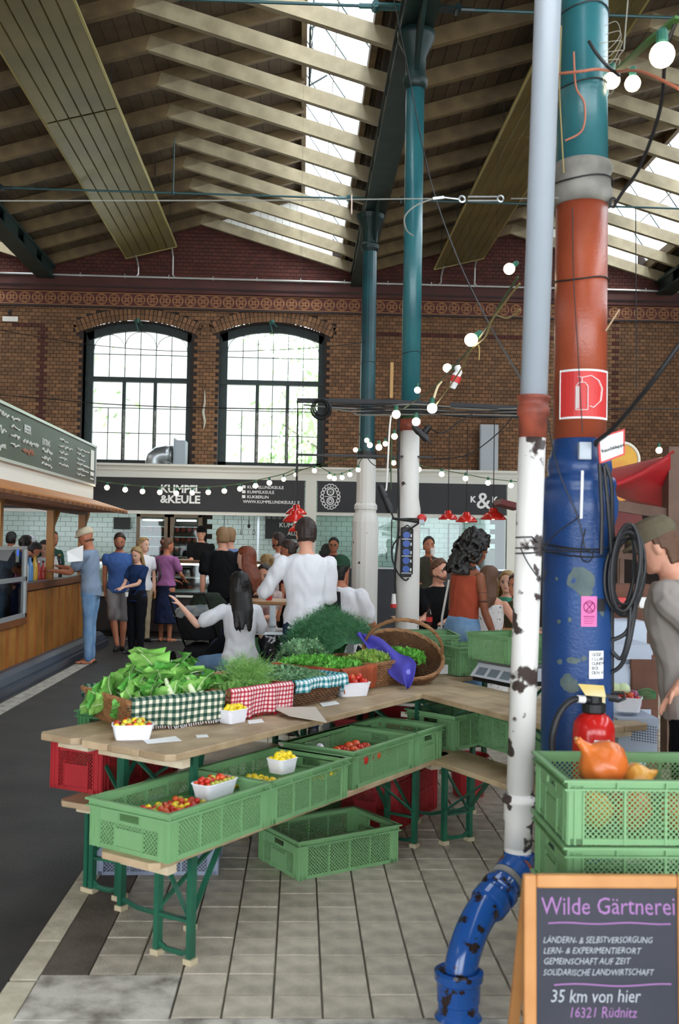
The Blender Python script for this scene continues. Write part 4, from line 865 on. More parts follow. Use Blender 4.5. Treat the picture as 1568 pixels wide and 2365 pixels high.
for i, (x, y, yy, R, lb) in enumerate(mid):
    d = (.7, .2, .6) if i in (3, 4) else ((1, 0, .1) if i in (5, 16) else (0, 0, 1)); p = gy(x, y, yy); bulb(p, R, d, lb, 'bulbs of the rising festoon', 18); mp.append(p)
q = empty('festoon_cable', (0, 0, 0), label='yellowish double cable rising from the middle column to the downpipe', cat='cable')
for pts, R, m in (([gy(930, 945, 9), gy(990, 905, 7.6), gy(1040, 855, 6.6), gy(1095, 795, 5.6), gy(1130, 750, 5.1), gy(1160, 695, 4.8), gy(1196, 640, 4.4)], .006, M_gcab),
                  ([gy(1000, 945, 7.4), gy(1060, 860, 6.2), gy(1085, 812, 5.6), gy(1120, 780, 5.2), gy(1135, 742, 5.0), gy(1165, 700, 4.7), gy(1200, 655, 4.4)], .005, M_cable2),
                  ([gy(1145, 727, 5), gy(1170, 735, 4.8), gy(1190, 725, 4.6), gy(1200, 715, 4.5)], .004, M_cable2), ([gy(1100, 785, 5.5), gy(1107, 805, 5.5), gy(1106, 832, 5.5)], .003, M_cable2), ([gy(1020, 880, 7.3), gy(1010, 895, 7.3), gy(1000, 925, 7.2)], .009, mat('pale_tape', 'd8c9a0', .6))):
    b = MB(); b.tube(spline(pts, 6), R, 6); b.build('cable', m, q)
q = empty('plug_coupling', tuple(gy(1052, 870, 6.6)), label='red and white plug coupling hanging on the rising cable', cat='plug')
b = MB(); b.tube([(.01, 0, .075), (.02, 0, .03), (.0, 0, 0)], [.02, .026, .03], 12); b.build('white_plug', M_paper, q); b = MB(); b.tube([(.005, 0, .0), (-.005, 0, -.04)], [.035, .035], 14); b.build('red_ring', M_redsign, q); b = MB(); b.tube([(-.008, 0, -.04), (-.02, 0, -.08)], [.028, .018], 12); b.build('white_sleeve', M_paper, q); b = MB(); b.tube([(.012, 0, .09), (.015, 0, .12)], [.01, .004], 8); b.build('cable_end', M_cab, q)
q = empty('festoon_cable', (0, 0, 0), label='dark cable with bulbs at the top right beside the teal shaft', cat='cable')
for pts, R, m in (([gy(1290, 170, 3.9), gy(1340, 165, 3.85), gy(1380, 160, 3.85), gy(1420, 165, 3.9), gy(1480, 165, 3.6), gy(1568, 205, 3.4)], .006, mat('orange_flex', 'b06a50', .6)), ([gy(1360, 95, 3.86), gy(1375, 120, 3.85), gy(1400, 150, 3.85), (gy(1430, 175, 3.9))], .007, M_cab),
                  ([gy(1585, 0, 3.3), gy(1540, 110, 3.4), gy(1525, 250, 3.6), gy(1480, 380, 3.8), gy(1440, 440, 3.9), gy(1416, 478, 3.95)], .007, M_cab), ([gy(1325, 120, 3.93), gy(1330, 200, 3.92), gy(1350, 240, 3.92), gy(1345, 300, 3.92), gy(1305, 325, 3.93)], .004, mat('orange_flex', 'b06a50', .6)), ([gy(1380, 1030, 3.84), gy(1378, 1020, 3.83), gy(1420, 985, 3.7), gy(1500, 890, 3.5), gy(1580, 780, 3.4)], .009, M_cab), ([gy(1296, 60, 3.93), gy(1292, 200, 3.93), gy(1298, 330, 3.93), gy(1302, 400, 3.92)], .003, M_cable2), ([gy(1322, 480, 3.92), gy(1325, 650, 3.93), gy(1335, 820, 3.93), gy(1345, 1000, 3.92)], .002, M_ring)):
    b = MB(); b.tube(spline(pts, 6), R, 7); b.build('cable', m, q)
b = MB(); b.tube([gy(1416, 468, 3.95) + Vector((.012 * math.cos(a), 0, .02 * math.sin(a))) for a in [2 * PI * k / 14 for k in range(14)]], .005, 6, closed=True); b.build('ring', M_blackm, q)
b = MB()
for k in range(7): b.tube(spline([gy(1385 + random.uniform(-5, 20), 60 + 20 * k, 3.95), gy(1420 + random.uniform(-10, 20), 50 + 22 * k, 3.95), gy(1432, 80 + 15 * k, 3.95), gy(1410, 110 + 18 * k, 3.95), gy(1392, 120 + 10 * k, 3.95)], 4), .0015, 4)
b.tube([gy(1450, 0, 3.95), gy(1445, 60, 3.95), gy(1441, 115, 3.95)], .003, 5); tag(b.build('tangled_thread', mat('pale_thread', '8c887c', .7), q), kind='stuff')
b = MB(); b.bar(gy(1500, 95, 3.5), gy(1568, 40, 3.3), .03, .01); b.bar(gy(1430, 160, 3.9), gy(1500, 95, 3.5), .03, .008); b.build('green_leaf_tape', mat('green_tape', '3f6a34', .7), q)
# cable tray with coils across the middle
q = empty('cable_tray', (0, 0, 0), label='dark cable bundle and rail across the columns with looped coils', cat='cable')
ybt = 10.0
b = MB(); b.bar(gy(686, 925, ybt), gy(900, 928, ybt), .07, .04); b.bar(gy(900, 928, ybt), gy(1010, 935, ybt), .075, .04); b.bar(gy(1040, 936, ybt), gy(1200, 945, ybt), .09, .05); b.build('rail', mat('dark_grey_rail', '222327', .6), q)
for k in range(9):
    y0 = 936 + k * 2.6; b = MB(); b.tube(spline([gy(700 + k * 20, y0 + random.uniform(-4, 4), ybt - .03), gy(830, y0 + random.uniform(-6, 10), ybt - .06), gy(950, y0 + random.uniform(-6, 6), ybt - .15), gy(1090, y0 + 6 + random.uniform(-6, 10), ybt - .06), gy(1205, y0 + 8, ybt - .05)], 6), .008, 5); b.build('cable', M_cab if k % 3 else mat('grey_cable', '77756e', .6), q)
cc = gy(740, 940, ybt - .08)
for k in range(9): R0 = .055 + .006 * k; b = MB(); b.tube([cc + Vector((R0 * math.cos(a) + .004 * (k % 3), -.012 * (k % 4), R0 * 1.0 * math.sin(a) - .003 * k)) for a in [2 * PI * j / 22 for j in range(22)]], .006, 5, closed=True); b.build('coil', M_cab, q)
b = MB(); b.bar(gy(685, 1050, ybt + .1), gy(1000, 1056, ybt + .1), .035, .02); b.build('lower_rail', M_blackm, q)
for pts in ([gy(686, 925, ybt), gy(688, 960, ybt), gy(686, 1050, ybt), gy(684, 1100, ybt), gy(684, 1160, ybt)], [gy(-30, 910, 12), gy(100, 920, 12), gy(230, 932, 11.8), gy(400, 940, 11.5), gy(600, 944, 10.8), gy(720, 944, ybt)], [gy(-30, 757, 15), gy(200, 795, 15), gy(440, 812, 15), gy(700, 805, 15), gy(845, 790, 15.8)], [gy(905, 960, 9.9), gy(895, 1010, 9.9), gy(905, 1040, 9.9), gy(900, 1090, 9.9)], [gy(1100, 950, 9.9), gy(1060, 975, 9.9), gy(1020, 1000, 9.9), gy(985, 985, 9.7)], [gy(830, 1000, 12), gy(850, 1060, 12), gy(880, 1080, 12), gy(895, 1060, 12)], [gy(1190, 955, 10), gy(1150, 1000, 10), gy(1080, 1050, 10), gy(1000, 1060, 10)], [gy(1205, 945, 10), gy(1330, 947, 10), gy(1480, 944, 10), gy(1600, 945, 10)], [gy(910, 0, 9), gy(940, 150, 9), gy(990, 400, 9), gy(1050, 580, 8), gy(1120, 730, 7), gy(1200, 870, 5), gy(1245, 940, 4)], [gy(1468, 480, 12), gy(1469, 700, 12), gy(1470, 900, 12)]):
    b = MB(); b.tube(spline(pts, 8), .006, 5); b.build('cable', M_cab, q)
for pts, w_, m in (([gy(903, 960, 9.8), gy(899, 1000, 9.8), gy(893, 1120, 9.8), gy(890, 1130, 9.8)], .009, M_paper), ([gy(905, 1000, 9.85), gy(903, 1070, 9.85), gy(903, 1130, 9.85)], .006, M_gcab)): b = MB(); b.tube(spline(pts), w_, 6); b.build('hanging_cord', m, q)
def plug(px, py, yy, ang_, lb, L=.2):
    q = empty('black_plug', tuple(gy(px, py, yy)), label=lb, cat='plug'); b = MB(); d = Vector((math.cos(ang_), 0, math.sin(ang_))); b.tube([d * -L / 2, d * -L * .1, d * 0, d * L * .3, d * L / 2], [.025, .035, .03, .036, .03], 10); b.build('body', M_blackm, q); b = MB(); b.tube([d * L * .45, d * L * .75], [.012, .006], 8); b.build('cable_end', M_cab, q)
plug(970, 1000, 9.5, -.75, 'black plug hanging by the white column head', .2); plug(890, 1152, 9.6, -1.15, 'long black plug hanging left of the white column', .28)
plug(983, 995, 9.6, .9, 'smaller black plug crossing the first one', .1)
b = MB(); b.bar(gy(905, 838, 9.9), gy(903, 920, 9.9), .07, .03); o = tag(b.build('pine_board', mat('pale_pine_offcut', 'b08a55', .7)), 'weathered wooden slat tied to the middle column', 'slat')
b = MB(); b.bar(gy(1398, 765, 3.95), gy(1430, 715, 3.95), .011, .006); tag(b.build('wooden_stick', mat('pale_twig', 'a48a6c', .8)), 'short pale stick poking out right of the orange band', 'stick')
b = MB()
for k in range(6): z = 2.93 + k * .018; b.tube([(1.10 + .103 * math.cos(a), 10.15 + .103 * math.sin(a), z + .01 * math.sin(a)) for a in [2 * PI * j / 20 for j in range(20)]], .008, 5, closed=True)
tag(b.build('green_cable_wrap', M_gcab), 'green cable wound round the middle column above its white base', 'cable')
# socket box on the middle column
q = empty('socket_box', tuple(gy(938, 1275, 10.0)), label='blue vertical socket strip in a black cage on the middle column', cat='socket box')
b = MB(); b.box((0, 0, 0), (.11, .05, .50)); b.build('housing', M_blackm, q, bevel=.01)
for k in range(5):
    b = MB(); b.tube([(-.005, -.025, .17 - k * .085), (-.005, -.06, .17 - k * .085)], [.034, .036], 14); b.build('blue_socket', mat('socket_blue', '2450a0', .4), q)
    b = MB(); b.box((0, -.045, .13 - k * .085), (.125, .012, .008)); b.build('cage_bar', M_paper if k % 2 == 0 else M_blackm, q)
    b = MB(); b.box((.045, -.03, .165 - k * .085), (.015, .01, .03)); b.build('label', M_paper, q)
b = MB(); b.tube([(-.06, -.07, -.22), (-.06, -.07, .23), (0, -.07, .27), (.055, -.07, .23), (.055, -.07, -.22)], .007, 6); b.build('cage_loop', M_blackm, q)
q = empty('hanging_cable', (0, 0, 0), label='black cable loops beside the socket strip on the white column', cat='cable')
for pts, R in (([gy(921, 960, 9.98), gy(920, 1080, 9.98), gy(921, 1200, 9.98), gy(918, 1250, 9.98), gy(912, 1310, 9.98), gy(913, 1370, 9.98)], .012), ([gy(925, 1238, 9.98), gy(908, 1260, 9.98), gy(906, 1290, 9.98), gy(918, 1322, 9.98), gy(935, 1340, 9.98), gy(944, 1335, 9.98)], .008), ([gy(905, 1200, 9.98), gy(904, 1230, 9.98), gy(905, 1290, 9.98), gy(912, 1302, 9.98)], .006), ([gy(912, 1200, 9.98), gy(950, 1198, 9.98), gy(972, 1202, 9.98), gy(950, 1220, 9.98), gy(930, 1232, 9.98)], .009)):
    b = MB(); b.tube(spline(pts, 6), R, 7); b.build('cable', M_cab, q)
b = MB(); b.tube([gy(905, 1197, 9.98), gy(972, 1206, 9.98)], .014, 8); b.build('strap', M_blackm, q)
q = empty('red_socket', tuple(gy(974, 1197, 10.0)), label='red round socket on the right side of the middle column', cat='socket'); b = MB(); b.ell((0, 0, 0), (.05, .04, .045), 14); b.build('cap', M_redsign, q); b = MB(); b.box((-.005, -.03, -.035), (.05, .03, .04)); b.build('mount', M_greyp, q)
q = empty('red_plug', tuple(gy(909, 1390, 9.98)), label='white and red industrial plug hanging low on the middle column', cat='plug'); b = MB(); b.tube([(0, 0, .08), (0, 0, -.02)], [.018, .026], 12); b.build('grip', M_paper, q); b = MB(); b.tube([(0, 0, -.02), (0, 0, -.06)], .031, 14); b.build('red_collar', M_redsign, q)
# coil of black cable hanging on the big column
q = empty('cable_coil', (0, 0, 0), label='thick coil of black cable hanging right of the blue column', cat='cable')
for k in range(8):
    cx = 1447 + random.uniform(-14, 10); cyy = 1322 + random.uniform(-16, 16); rx_, ry_ = 30 + random.uniform(-8, 14), 92 + random.uniform(-14, 10); yy = 3.98 - k * .016
    b = MB(); b.tube([gy(cx + rx_ * math.cos(a) + 8 * math.sin(a), cyy - ry_ * math.sin(a), yy) for a in [2 * PI * j / 26 for j in range(26)]], .0075, 7, closed=True); b.build('loop', M_cab, q)
for pts in ([gy(1415, 1478, 3.95), gy(1445, 1462, 3.93), gy(1460, 1425, 3.92), (gy(1470, 1380, 3.92))], [gy(1414, 1505, 3.95), gy(1435, 1520, 3.93), gy(1450, 1470, 3.92), gy(1455, 1400, 3.92)], [gy(1412, 1553, 3.96), gy(1435, 1535, 3.94), gy(1452, 1490, 3.92), gy(1462, 1440, 3.92), gy(1470, 1390, 3.92)], [gy(1395, 1075, 3.86), gy(1405, 1180, 3.86), gy(1412, 1300, 3.9), gy(1413, 1450, 3.96), gy(1413, 1620, 3.97)], [gy(1385, 1070, 3.86), gy(1390, 1180, 3.86), gy(1388, 1280, 3.87)], [gy(1398, 1070, 3.86), gy(1412, 1120, 3.86), (gy(1416, 1240, 3.9)), gy(1440, 1240, 3.92)]):
    b = MB(); b.tube(spline(pts, 6), .0085, 7); b.build('loop', M_cab, q)
# red lamp shades
M_shade = mat('red_enamel_shade', 'c8281f', .2)
def shade(px, py, yy, R, lb, zc=None):
    p = gy(px, py, yy); q = empty('pendant_lamp', tuple(p), label=lb, cat='lamp', group='red enamel pendant lamps'); b = MB(); b.lathe([(R, 0), (R * .98, R * .12), (R * .72, R * .42), (R * .42, R * .6), (R * .36, R * .62), (R * .33, R * .85), (R * .16, R * .95)], n=28, cap=False); b.build('shade', M_shade, q, smooth=True, solid=.006)
    b = MB(); b.ell((0, 0, R * .2), R * .22, 12); b.build('bulb', mat('warm_lamp_bulb', 'ffe2b0', .4, emit=8), q); b = MB(); b.tube([(0, 0, R * .9), (0, 0, 3.4 - p.z)], .006, 5); b.tube([(0, 0, 3.39 - p.z), (0, 0, gable_z(p.x) + .03 - p.z)], .0014, 4); b.build('cord', M_cab, q)
shade(682, 1206, 12.11, .155, 'red enamel lamp above the white shirt, front one of three'); shade(684, 1188, 14.17, .15, 'red enamel lamp above the white shirt, middle one of three'); shade(685, 1228, 16.23, .14, 'red enamel lamp above the white shirt, rearmost and lowest of three')
shade(1035, 1200, 15.2, .15, 'leftmost of three red lamps under the right signboard'); shade(1077, 1206, 14.17, .155, 'middle one of three red lamps under the right signboard'); shade(1139, 1200, 13.14, .165, 'rightmost of three red lamps under the right signboard')
# ================================================================ tables, benches, crates, baskets, vegetables
random.seed(21)
M_plank = mat('weathered_beer_table_top', 'bda583', .6, col2='9a8162', nscale=5, rand=.10, bump=.3, bscale=40); M_plankl = mat('bright_plank_end', 'd9cbb0', .6, col2='c2ad8a', nscale=9)
M_gsteel = mat('green_lacquered_steel', '24614a', .35, col2='1e5340', nscale=6); M_foot = mat('pale_rubber_foot', 'b9ab8c', .8)
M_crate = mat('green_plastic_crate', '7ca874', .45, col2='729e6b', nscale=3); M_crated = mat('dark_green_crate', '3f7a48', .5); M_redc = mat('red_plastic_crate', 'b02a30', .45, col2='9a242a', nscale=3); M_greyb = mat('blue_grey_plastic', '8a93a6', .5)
U55 = Vector((math.cos(D(55)), math.sin(D(55)), 0)); V55 = Vector((-U55.y, U55.x, 0))
def ax(a): u = Vector((math.cos(D(a)), math.sin(D(a)), 0)); return u, Vector((-u.y, u.x, 0))
def table(name, label, cat, org, a, L, Wd, zt, legs, planks=3, th=.028, leg_w=.4, brace=True, grp=None):
    """org: near right top corner; length runs along a, width to the left"""
    r = empty(name, tuple(org), D(a), label, cat, grp); w = Wd / planks
    for i in range(planks):
        b = MB(); y0 = i * w + .002; y1 = (i + 1) * w - .002; rd = .02 if i in (0, planks - 1) else .0
        b.add([(x, y, z) for z in (zt - th, zt) for x, y in ((.0 + (.03 if i == 0 else .006), y0), (L - (.03 if i == 0 else .006), y0), (L, y0 + .03), (L, y1 - .03), (L - (.03 if i == planks - 1 else .006), y1), (.0 + (.03 if i == planks - 1 else .006), y1), (0, y1 - .03), (0, y0 + .03))],
              [tuple(range(7, -1, -1)), tuple(range(8, 16))] + [(k, (k + 1) % 8, (k + 1) % 8 + 8, k + 8) for k in range(8)])
        b.build('plank', M_plank, r, bevel=.004)
    for x in (.1, L - .14):
        b = MB(); b.b2(x, x + .05, .03, Wd - .03, zt - th - .045, zt - th); b.build('cross_batten', M_plankl, r)
    c = Wd / 2
    for x, s in legs:
        for y in (c - leg_w / 2, c + leg_w / 2):
            b = MB(); b.bar((x, y, zt - th), (x, y, .02), .032, .022, up=(0, 1, 0)); b.build('leg', M_gsteel, r)
            b = MB(); b.b2(x - .022, x + .022, y - .02, y + .02, 0, .022); b.build('foot', M_foot, r)
        b = MB(); b.tube([(x, c - leg_w / 2, .05), (x, c - leg_w / 4, .03), (x, c + leg_w / 4, .03), (x, c + leg_w / 2, .05)], .011, 6); b.build('floor_bar', M_gsteel, r)
        b = MB(); b.bar((x, c - leg_w / 2, zt - .3), (x, c + leg_w / 2, zt - .3), .022, .012); b.build('cross_bar', M_gsteel, r)
        if brace:
            for y in (c - leg_w / 2, c + leg_w / 2):
                b = MB(); b.bar((x, y, zt - .28), (x + s * .3, c, zt - th - .02), .024, .008); b.build('brace', M_gsteel, r)
            b = MB(); b.bar((x, c - leg_w / 2, zt - .3), (x, c + leg_w / 2, zt - th - .03), .02, .008); b.build('brace', M_gsteel, r)
    return r
tA = table('long_table', 'long weathered wooden trestle table carrying the herb baskets', 'table', (-.50, 4.02, 0), 55, 2.56, .54, .77, ((.22, 1), (2.2, -1)), 3, .03)
tA2 = table('side_plank', 'extra plank table behind the long herb table at the left', 'table', (-.50 - .819 * .545, 4.02 + .574 * .545, 0), 55, 2.2, .25, .77, ((.30, 1), (1.75, -1)), 1, .03, .2)
tB = table('side_table', 'wooden trestle table with the white scale behind the downpipe', 'table', (1.74, 4.86, 0), 116, 1.93, .52, .7695, ((.45, 1), (1.4, -1)), 3, .03)
bA = table('bench', 'low bench under the row of green crates in front', 'bench', (-.50, 3.638, 0), 55.3, 2.42, .30, .46, ((.28, 1), (2.1, -1)), 1, .026, .17, brace=True)
bB = table('bench', 'low bench to the right, behind the downpipe, under tall green crates', 'bench', (1.60, 4.42, 0), 117, 1.5, .30, .46, ((.3, 1), (1.28, -1)), 1, .026, .17)
bC = table('bench', 'low bench beneath the red crate at the left', 'bench', (-1.011 + .18, 4.408 - .0, 0), 62, 1.6, .27, .46, ((.2, 1), (1.3, -1)), 1, .026, .17)
for p, q in (((-.50, 3.638), 55.3),):
    pass
# crates -------------------------------------------------------------
CM = {}
def lattice(x0, x1, z0, z1, pitch=.017, t=.0035, hole=None):
    b = MB(); W, H = x1 - x0, z1 - z0; k = -H
    while k < W:
        for s in (1, -1):
            # line from (k,0) to (k+H,H); clip to the panel
            a0, a1 = max(k, 0), min(k + H, W)
            if a1 - a0 > .004:
                za, zb = a0 - k, a1 - k
                if s < 0: za, zb = H - za, H - zb
                L = (a1 - a0) * 1.4142; b.bar((x0 + a0, 0, z0 + za), (x0 + a1, 0, z0 + zb), t, .004, up=(0, 1, 0))
        k += pitch
    return b
def crate_meshes(L, Wd, H, m):
    key = (L, Wd, H, m.name)
    if key in CM: return CM[key]
    out = []; t = .012; top = .045
    def me(b, n): q = b.mesh(n); q.materials.append(m); return q
    b = MB()
    for z0, z1, o in ((H - .007, H, .016), (H - .032, H - .026, .013), (H - .03, H, 0)):
        b.b2(-L / 2 - o, L / 2 + o, -Wd / 2 - o, -Wd / 2 + .005, z0, z1); b.b2(-L / 2 - o, L / 2 + o, Wd / 2 - .005, Wd / 2 + o, z0, z1); b.b2(-L / 2 - o, -L / 2 + .005, -Wd / 2, Wd / 2, z0, z1); b.b2(L / 2 - .005, L / 2 + o, -Wd / 2, Wd / 2, z0, z1)
    for i in range(5):
        x = -L / 2 + L * i / 4; 
        for s in (-1, 1): b.box((x, s * (Wd / 2 + .004), H - .015), (.006, .008, .03))
    out.append(('rim', me(b, 'rim'), (0, 0, 0), 0))
    b = MB(); b.b2(-L / 2 + .01, L / 2 - .01, -Wd / 2 + .01, Wd / 2 - .01, 0, .006)
    b.b2(-L / 2, L / 2, -Wd / 2, -Wd / 2 + .01, 0, .018); b.b2(-L / 2, L / 2, Wd / 2 - .01, Wd / 2, 0, .018); b.b2(-L / 2, -L / 2 + .01, -Wd / 2, Wd / 2, 0, .018); b.b2(L / 2 - .01, L / 2, -Wd / 2, Wd / 2, 0, .018)
    out.append(('base', me(b, 'base'), (0, 0, 0), 0))
    b = MB(); cw = .05
    b.b2(0, cw, 0, .006, 0, H - .02); b.b2(0, .006, 0, cw, 0, H - .02)
    for o in (.0, .018, cw - .006): b.b2(o, o + .006, -.004, 0, 0, H - .02); b.b2(-.004, 0, o, o + .006, 0, H - .02)
    post = me(b, 'corner_post')
    out += [('corner_post', post, (-L / 2, -Wd / 2, 0), 0), ('corner_post', post, (L / 2, -Wd / 2, 0), PI / 2), ('corner_post', post, (L / 2, Wd / 2, 0), PI), ('corner_post', post, (-L / 2, Wd / 2, 0), -PI / 2)]
    b = lattice(-L / 2 + cw, L / 2 - cw, .018, H - .03); n = 3 if L > .5 else 2
    for i in range(n): x = -L / 2 + cw + (L - 2 * cw) * (i + 1) / (n + 1); b.b2(x - .004, x + .004, -.006, .003, .0, H - .02)
    if H > .24: b.b2(-L / 2 + cw, L / 2 - cw, -.004, .003, H * .48, H * .5)
    sp = me(b, 'side_panel')
    out += [('side_panel', sp, (0, -Wd / 2 + .004, 0), 0), ('side_panel', sp, (0, Wd / 2 - .004, 0), PI)]
    hw = .055; b = lattice(-Wd / 2 + cw, Wd / 2 - cw, .018, H - .075)
    b.b2(-Wd / 2 + cw, -hw, -.003, .003, H - .076, H - .03); b.b2(hw, Wd / 2 - cw, -.003, .003, H - .076, H - .03); b.b2(-hw, hw, -.003, .003, H - .076, H - .066)
    for s in (-1, 1): b.b2(s * hw - .003, s * hw + .003, -.006, .003, H - .07, H - .03)
    b.b2(-.07, .07, -.005, .0, .02, H * .48)
    for s in (-1, 1): b.b2(s * .07 - .003, s * .07 + .003, -.007, .002, .0, H * .55)
    ep = me(b, 'end_panel')
    out += [('end_panel', ep, (L / 2 - .004, 0, 0), PI / 2), ('end_panel', ep, (-L / 2 + .004, 0, 0), -PI / 2)]
    CM[key] = out; return out
def crate(c, a, label, L=.6, Wd=.4, H=.18, z=.46, m=None, grp='green perforated vegetable crates', name='vegetable_crate', tilt=0):
    r = empty(name, (c[0], c[1], z), D(a), label, 'crate', grp); r.rotation_euler = (tilt, 0, D(a))
    for nm, me, loc, rz in crate_meshes(L, Wd, H, m or M_crate): inst(nm, me, r, loc, rz)
    return r
K1 = Vector((-.456, 3.649, 0)); cA1 = K1 + U55 * .3 + V55 * .2; cA2 = K1 + U55 * .905 + V55 * .2
crate(cA1, 55, 'green crate nearest on the front bench, red and yellow tomatoes inside', L=.598)
crate(cA2, 55, 'second green crate on the front bench with yellow tomatoes', L=.598)
K3 = Vector((.268, 4.758, 0)); cA3 = K3 + U55 * .3 + V55 * .2
crate(cA3, 55, 'third green crate on the front bench with red tomatoes', L=.598)
K4 = K3 + U55 * .61; cA4 = K4 + U55 * .16 + V55 * .2
crate(cA4, 145, 'small empty green crate at the far end of the front bench row', L=.4, Wd=.3)
K5 = Vector((.885, 5.74, 0)); u5, v5 = ax(46)
cB1 = K5 + u5 * .2 + v5 * .15; crate((.93, 5.95), 44, 'taller green crate in the corner where the two benches meet', L=.44, Wd=.34, H=.20, z=.46)
crate((1.36, 5.72), 118, 'taller green crate on the right bench half hidden by the downpipe', L=.6, Wd=.4, H=.205, z=.46)
u31, v31 = ax(31); KF = Vector((.021, 4.853, 0)); crate(KF + u31 * .295 + v31 * .2, 31, 'empty green crate standing on the tiled floor under the bench', L=.59, H=.19, z=0)
crate((.78, 7.05), 2, 'wide green crate behind the round basket', L=.62, Wd=.42, H=.17, z=.845)
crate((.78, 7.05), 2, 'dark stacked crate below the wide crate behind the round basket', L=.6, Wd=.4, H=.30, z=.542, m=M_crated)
crate((1.16, 6.78), 30, 'green crate between round basket and scale, with white label', L=.4, Wd=.3, H=.19, z=.77)
crate((1.34, 6.33), 118, 'green crate resting on the white scale', L=.4, Wd=.34, H=.17, z=.905)
b = MB(); q_ = gy(1006, 1535, 6.62); b.box(gy(1018, 1546, 6.56), (.10, .004, .06), rz=D(14)); tag(b.build('crate_label', M_paper), 'white paper label on the green crate right of the round basket', 'label')
# stack at the right front
for i, lb in enumerate(('topmost green crate of the right stack, full of orange pumpkins', 'second green crate from the top of the right stack', 'third green crate of the right stack behind the chalkboard', 'lowest green crate of the right stack')):
    crate((1.119, 3.2), 0, lb, L=.598, H=.196, z=.73 - .2 * i)
crate((1.72, 3.25), 0, 'green crate at the lower right edge beside the pumpkin crate', L=.59, H=.196, z=.73); crate((1.72, 3.25), 0, 'lower green crate at the right edge beside the stack', L=.59, H=.196, z=.53)
for z_, h_ in ((0, .53),):
    crate((1.72, 3.25), 0, 'bottom crate of the stack at the right picture edge', L=.59, H=.26, z=.266); crate((1.72, 3.25), 0, 'lowest crate of the stack at the right picture edge', L=.59, H=.262, z=.0)
crate((-.88, 4.96), 62, 'red crate on the low bench left of the long table', L=.6, Wd=.3, H=.255, z=.46, m=M_redc, grp='red crates', name='red_crate')
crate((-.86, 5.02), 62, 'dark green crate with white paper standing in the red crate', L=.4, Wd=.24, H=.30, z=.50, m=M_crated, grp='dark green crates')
crate((.55, 6.05), 60, 'red crate standing behind the bench under the long table', L=.6, Wd=.4, H=.30, z=.0, m=M_redc, grp='red crates', name='red_crate')
crate((.55, 6.05), 60, 'upper red crate under the far end of the long table', L=.6, Wd=.4, H=.30, z=.305, m=M_redc, grp='red crates', name='red_crate')
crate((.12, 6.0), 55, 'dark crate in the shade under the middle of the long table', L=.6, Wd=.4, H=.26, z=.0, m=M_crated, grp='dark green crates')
crate((-.68, 5.12), 1, 'blue grey plastic box on the floor under the long table', L=.6, Wd=.38, H=.29, z=0, m=M_greyb, grp='grey boxes', name='grey_box')
q = empty('red_bucket', (1.13, 6.55, 0), label='red bucket standing in the dark beneath the right bench', cat='bucket'); b = MB(); b.lathe([(.10, 0), (.13, .26), (.135, .26), (.125, .25), (.095, .01)], n=20, cap=False); b.build('body', M_redc, q)
# punnets -------------------------------------------------------------
M_pulp = mat('white_pulp_punnet', 'e6e6ea', .9, bump=.3, bscale=120); M_tr = mat('red_tomato', 'c02a1e', .15); M_ty = mat('yellow_tomato', 'f0d22a', .2); M_to = mat('orange_red_tomato', 'd2542a', .18); M_tg = mat('green_yellow_tomato', 'b9b84a', .2); M_calyx = mat('tomato_calyx', '3f6a2c', .7)
fm = {}
def fruit_mesh(mn, R, sq=.92):
    k = (mn.name, round(R, 4))
    if k not in fm:
        b = MB(); b.lathe([(R * math.sin(t) if 0 < t < PI else .001, -R * sq * math.cos(t) - (.15 * R * math.exp(-((PI - t) / .35) ** 2))) for t in [PI * i / 10 for i in range(11)]], n=14, cap=False); me = b.mesh('fruit', True); me.materials.append(mn); fm[k] = me
    return fm[k]
b = MB()
for k in range(5): a = 2 * PI * k / 5; b.add([(0, 0, 0), (.25 * math.cos(a - .3), .25 * math.sin(a - .3), .03), (.7 * math.cos(a), .7 * math.sin(a), .0), (.25 * math.cos(a + .3), .25 * math.sin(a + .3), .03)], [(0, 1, 2, 3)])
b.tube([(0, 0, 0), (.05, 0, .3)], .05, 5); cal = b.mesh('calyx'); cal.materials.append(M_calyx)
def fruit(p, m, R, label, grp, name='tomato', stem=True):
    o = bpy.data.objects.new(name, fruit_mesh(m, R)); C.link(o); o.location = p; o.rotation_euler = (random.uniform(-.9, .9), random.uniform(-.9, .9), random.uniform(0, 6)); tag(o, label, 'tomato', grp)
    if stem: inst('calyx', cal, o, (0, 0, R * .78), scale=R)
    return o
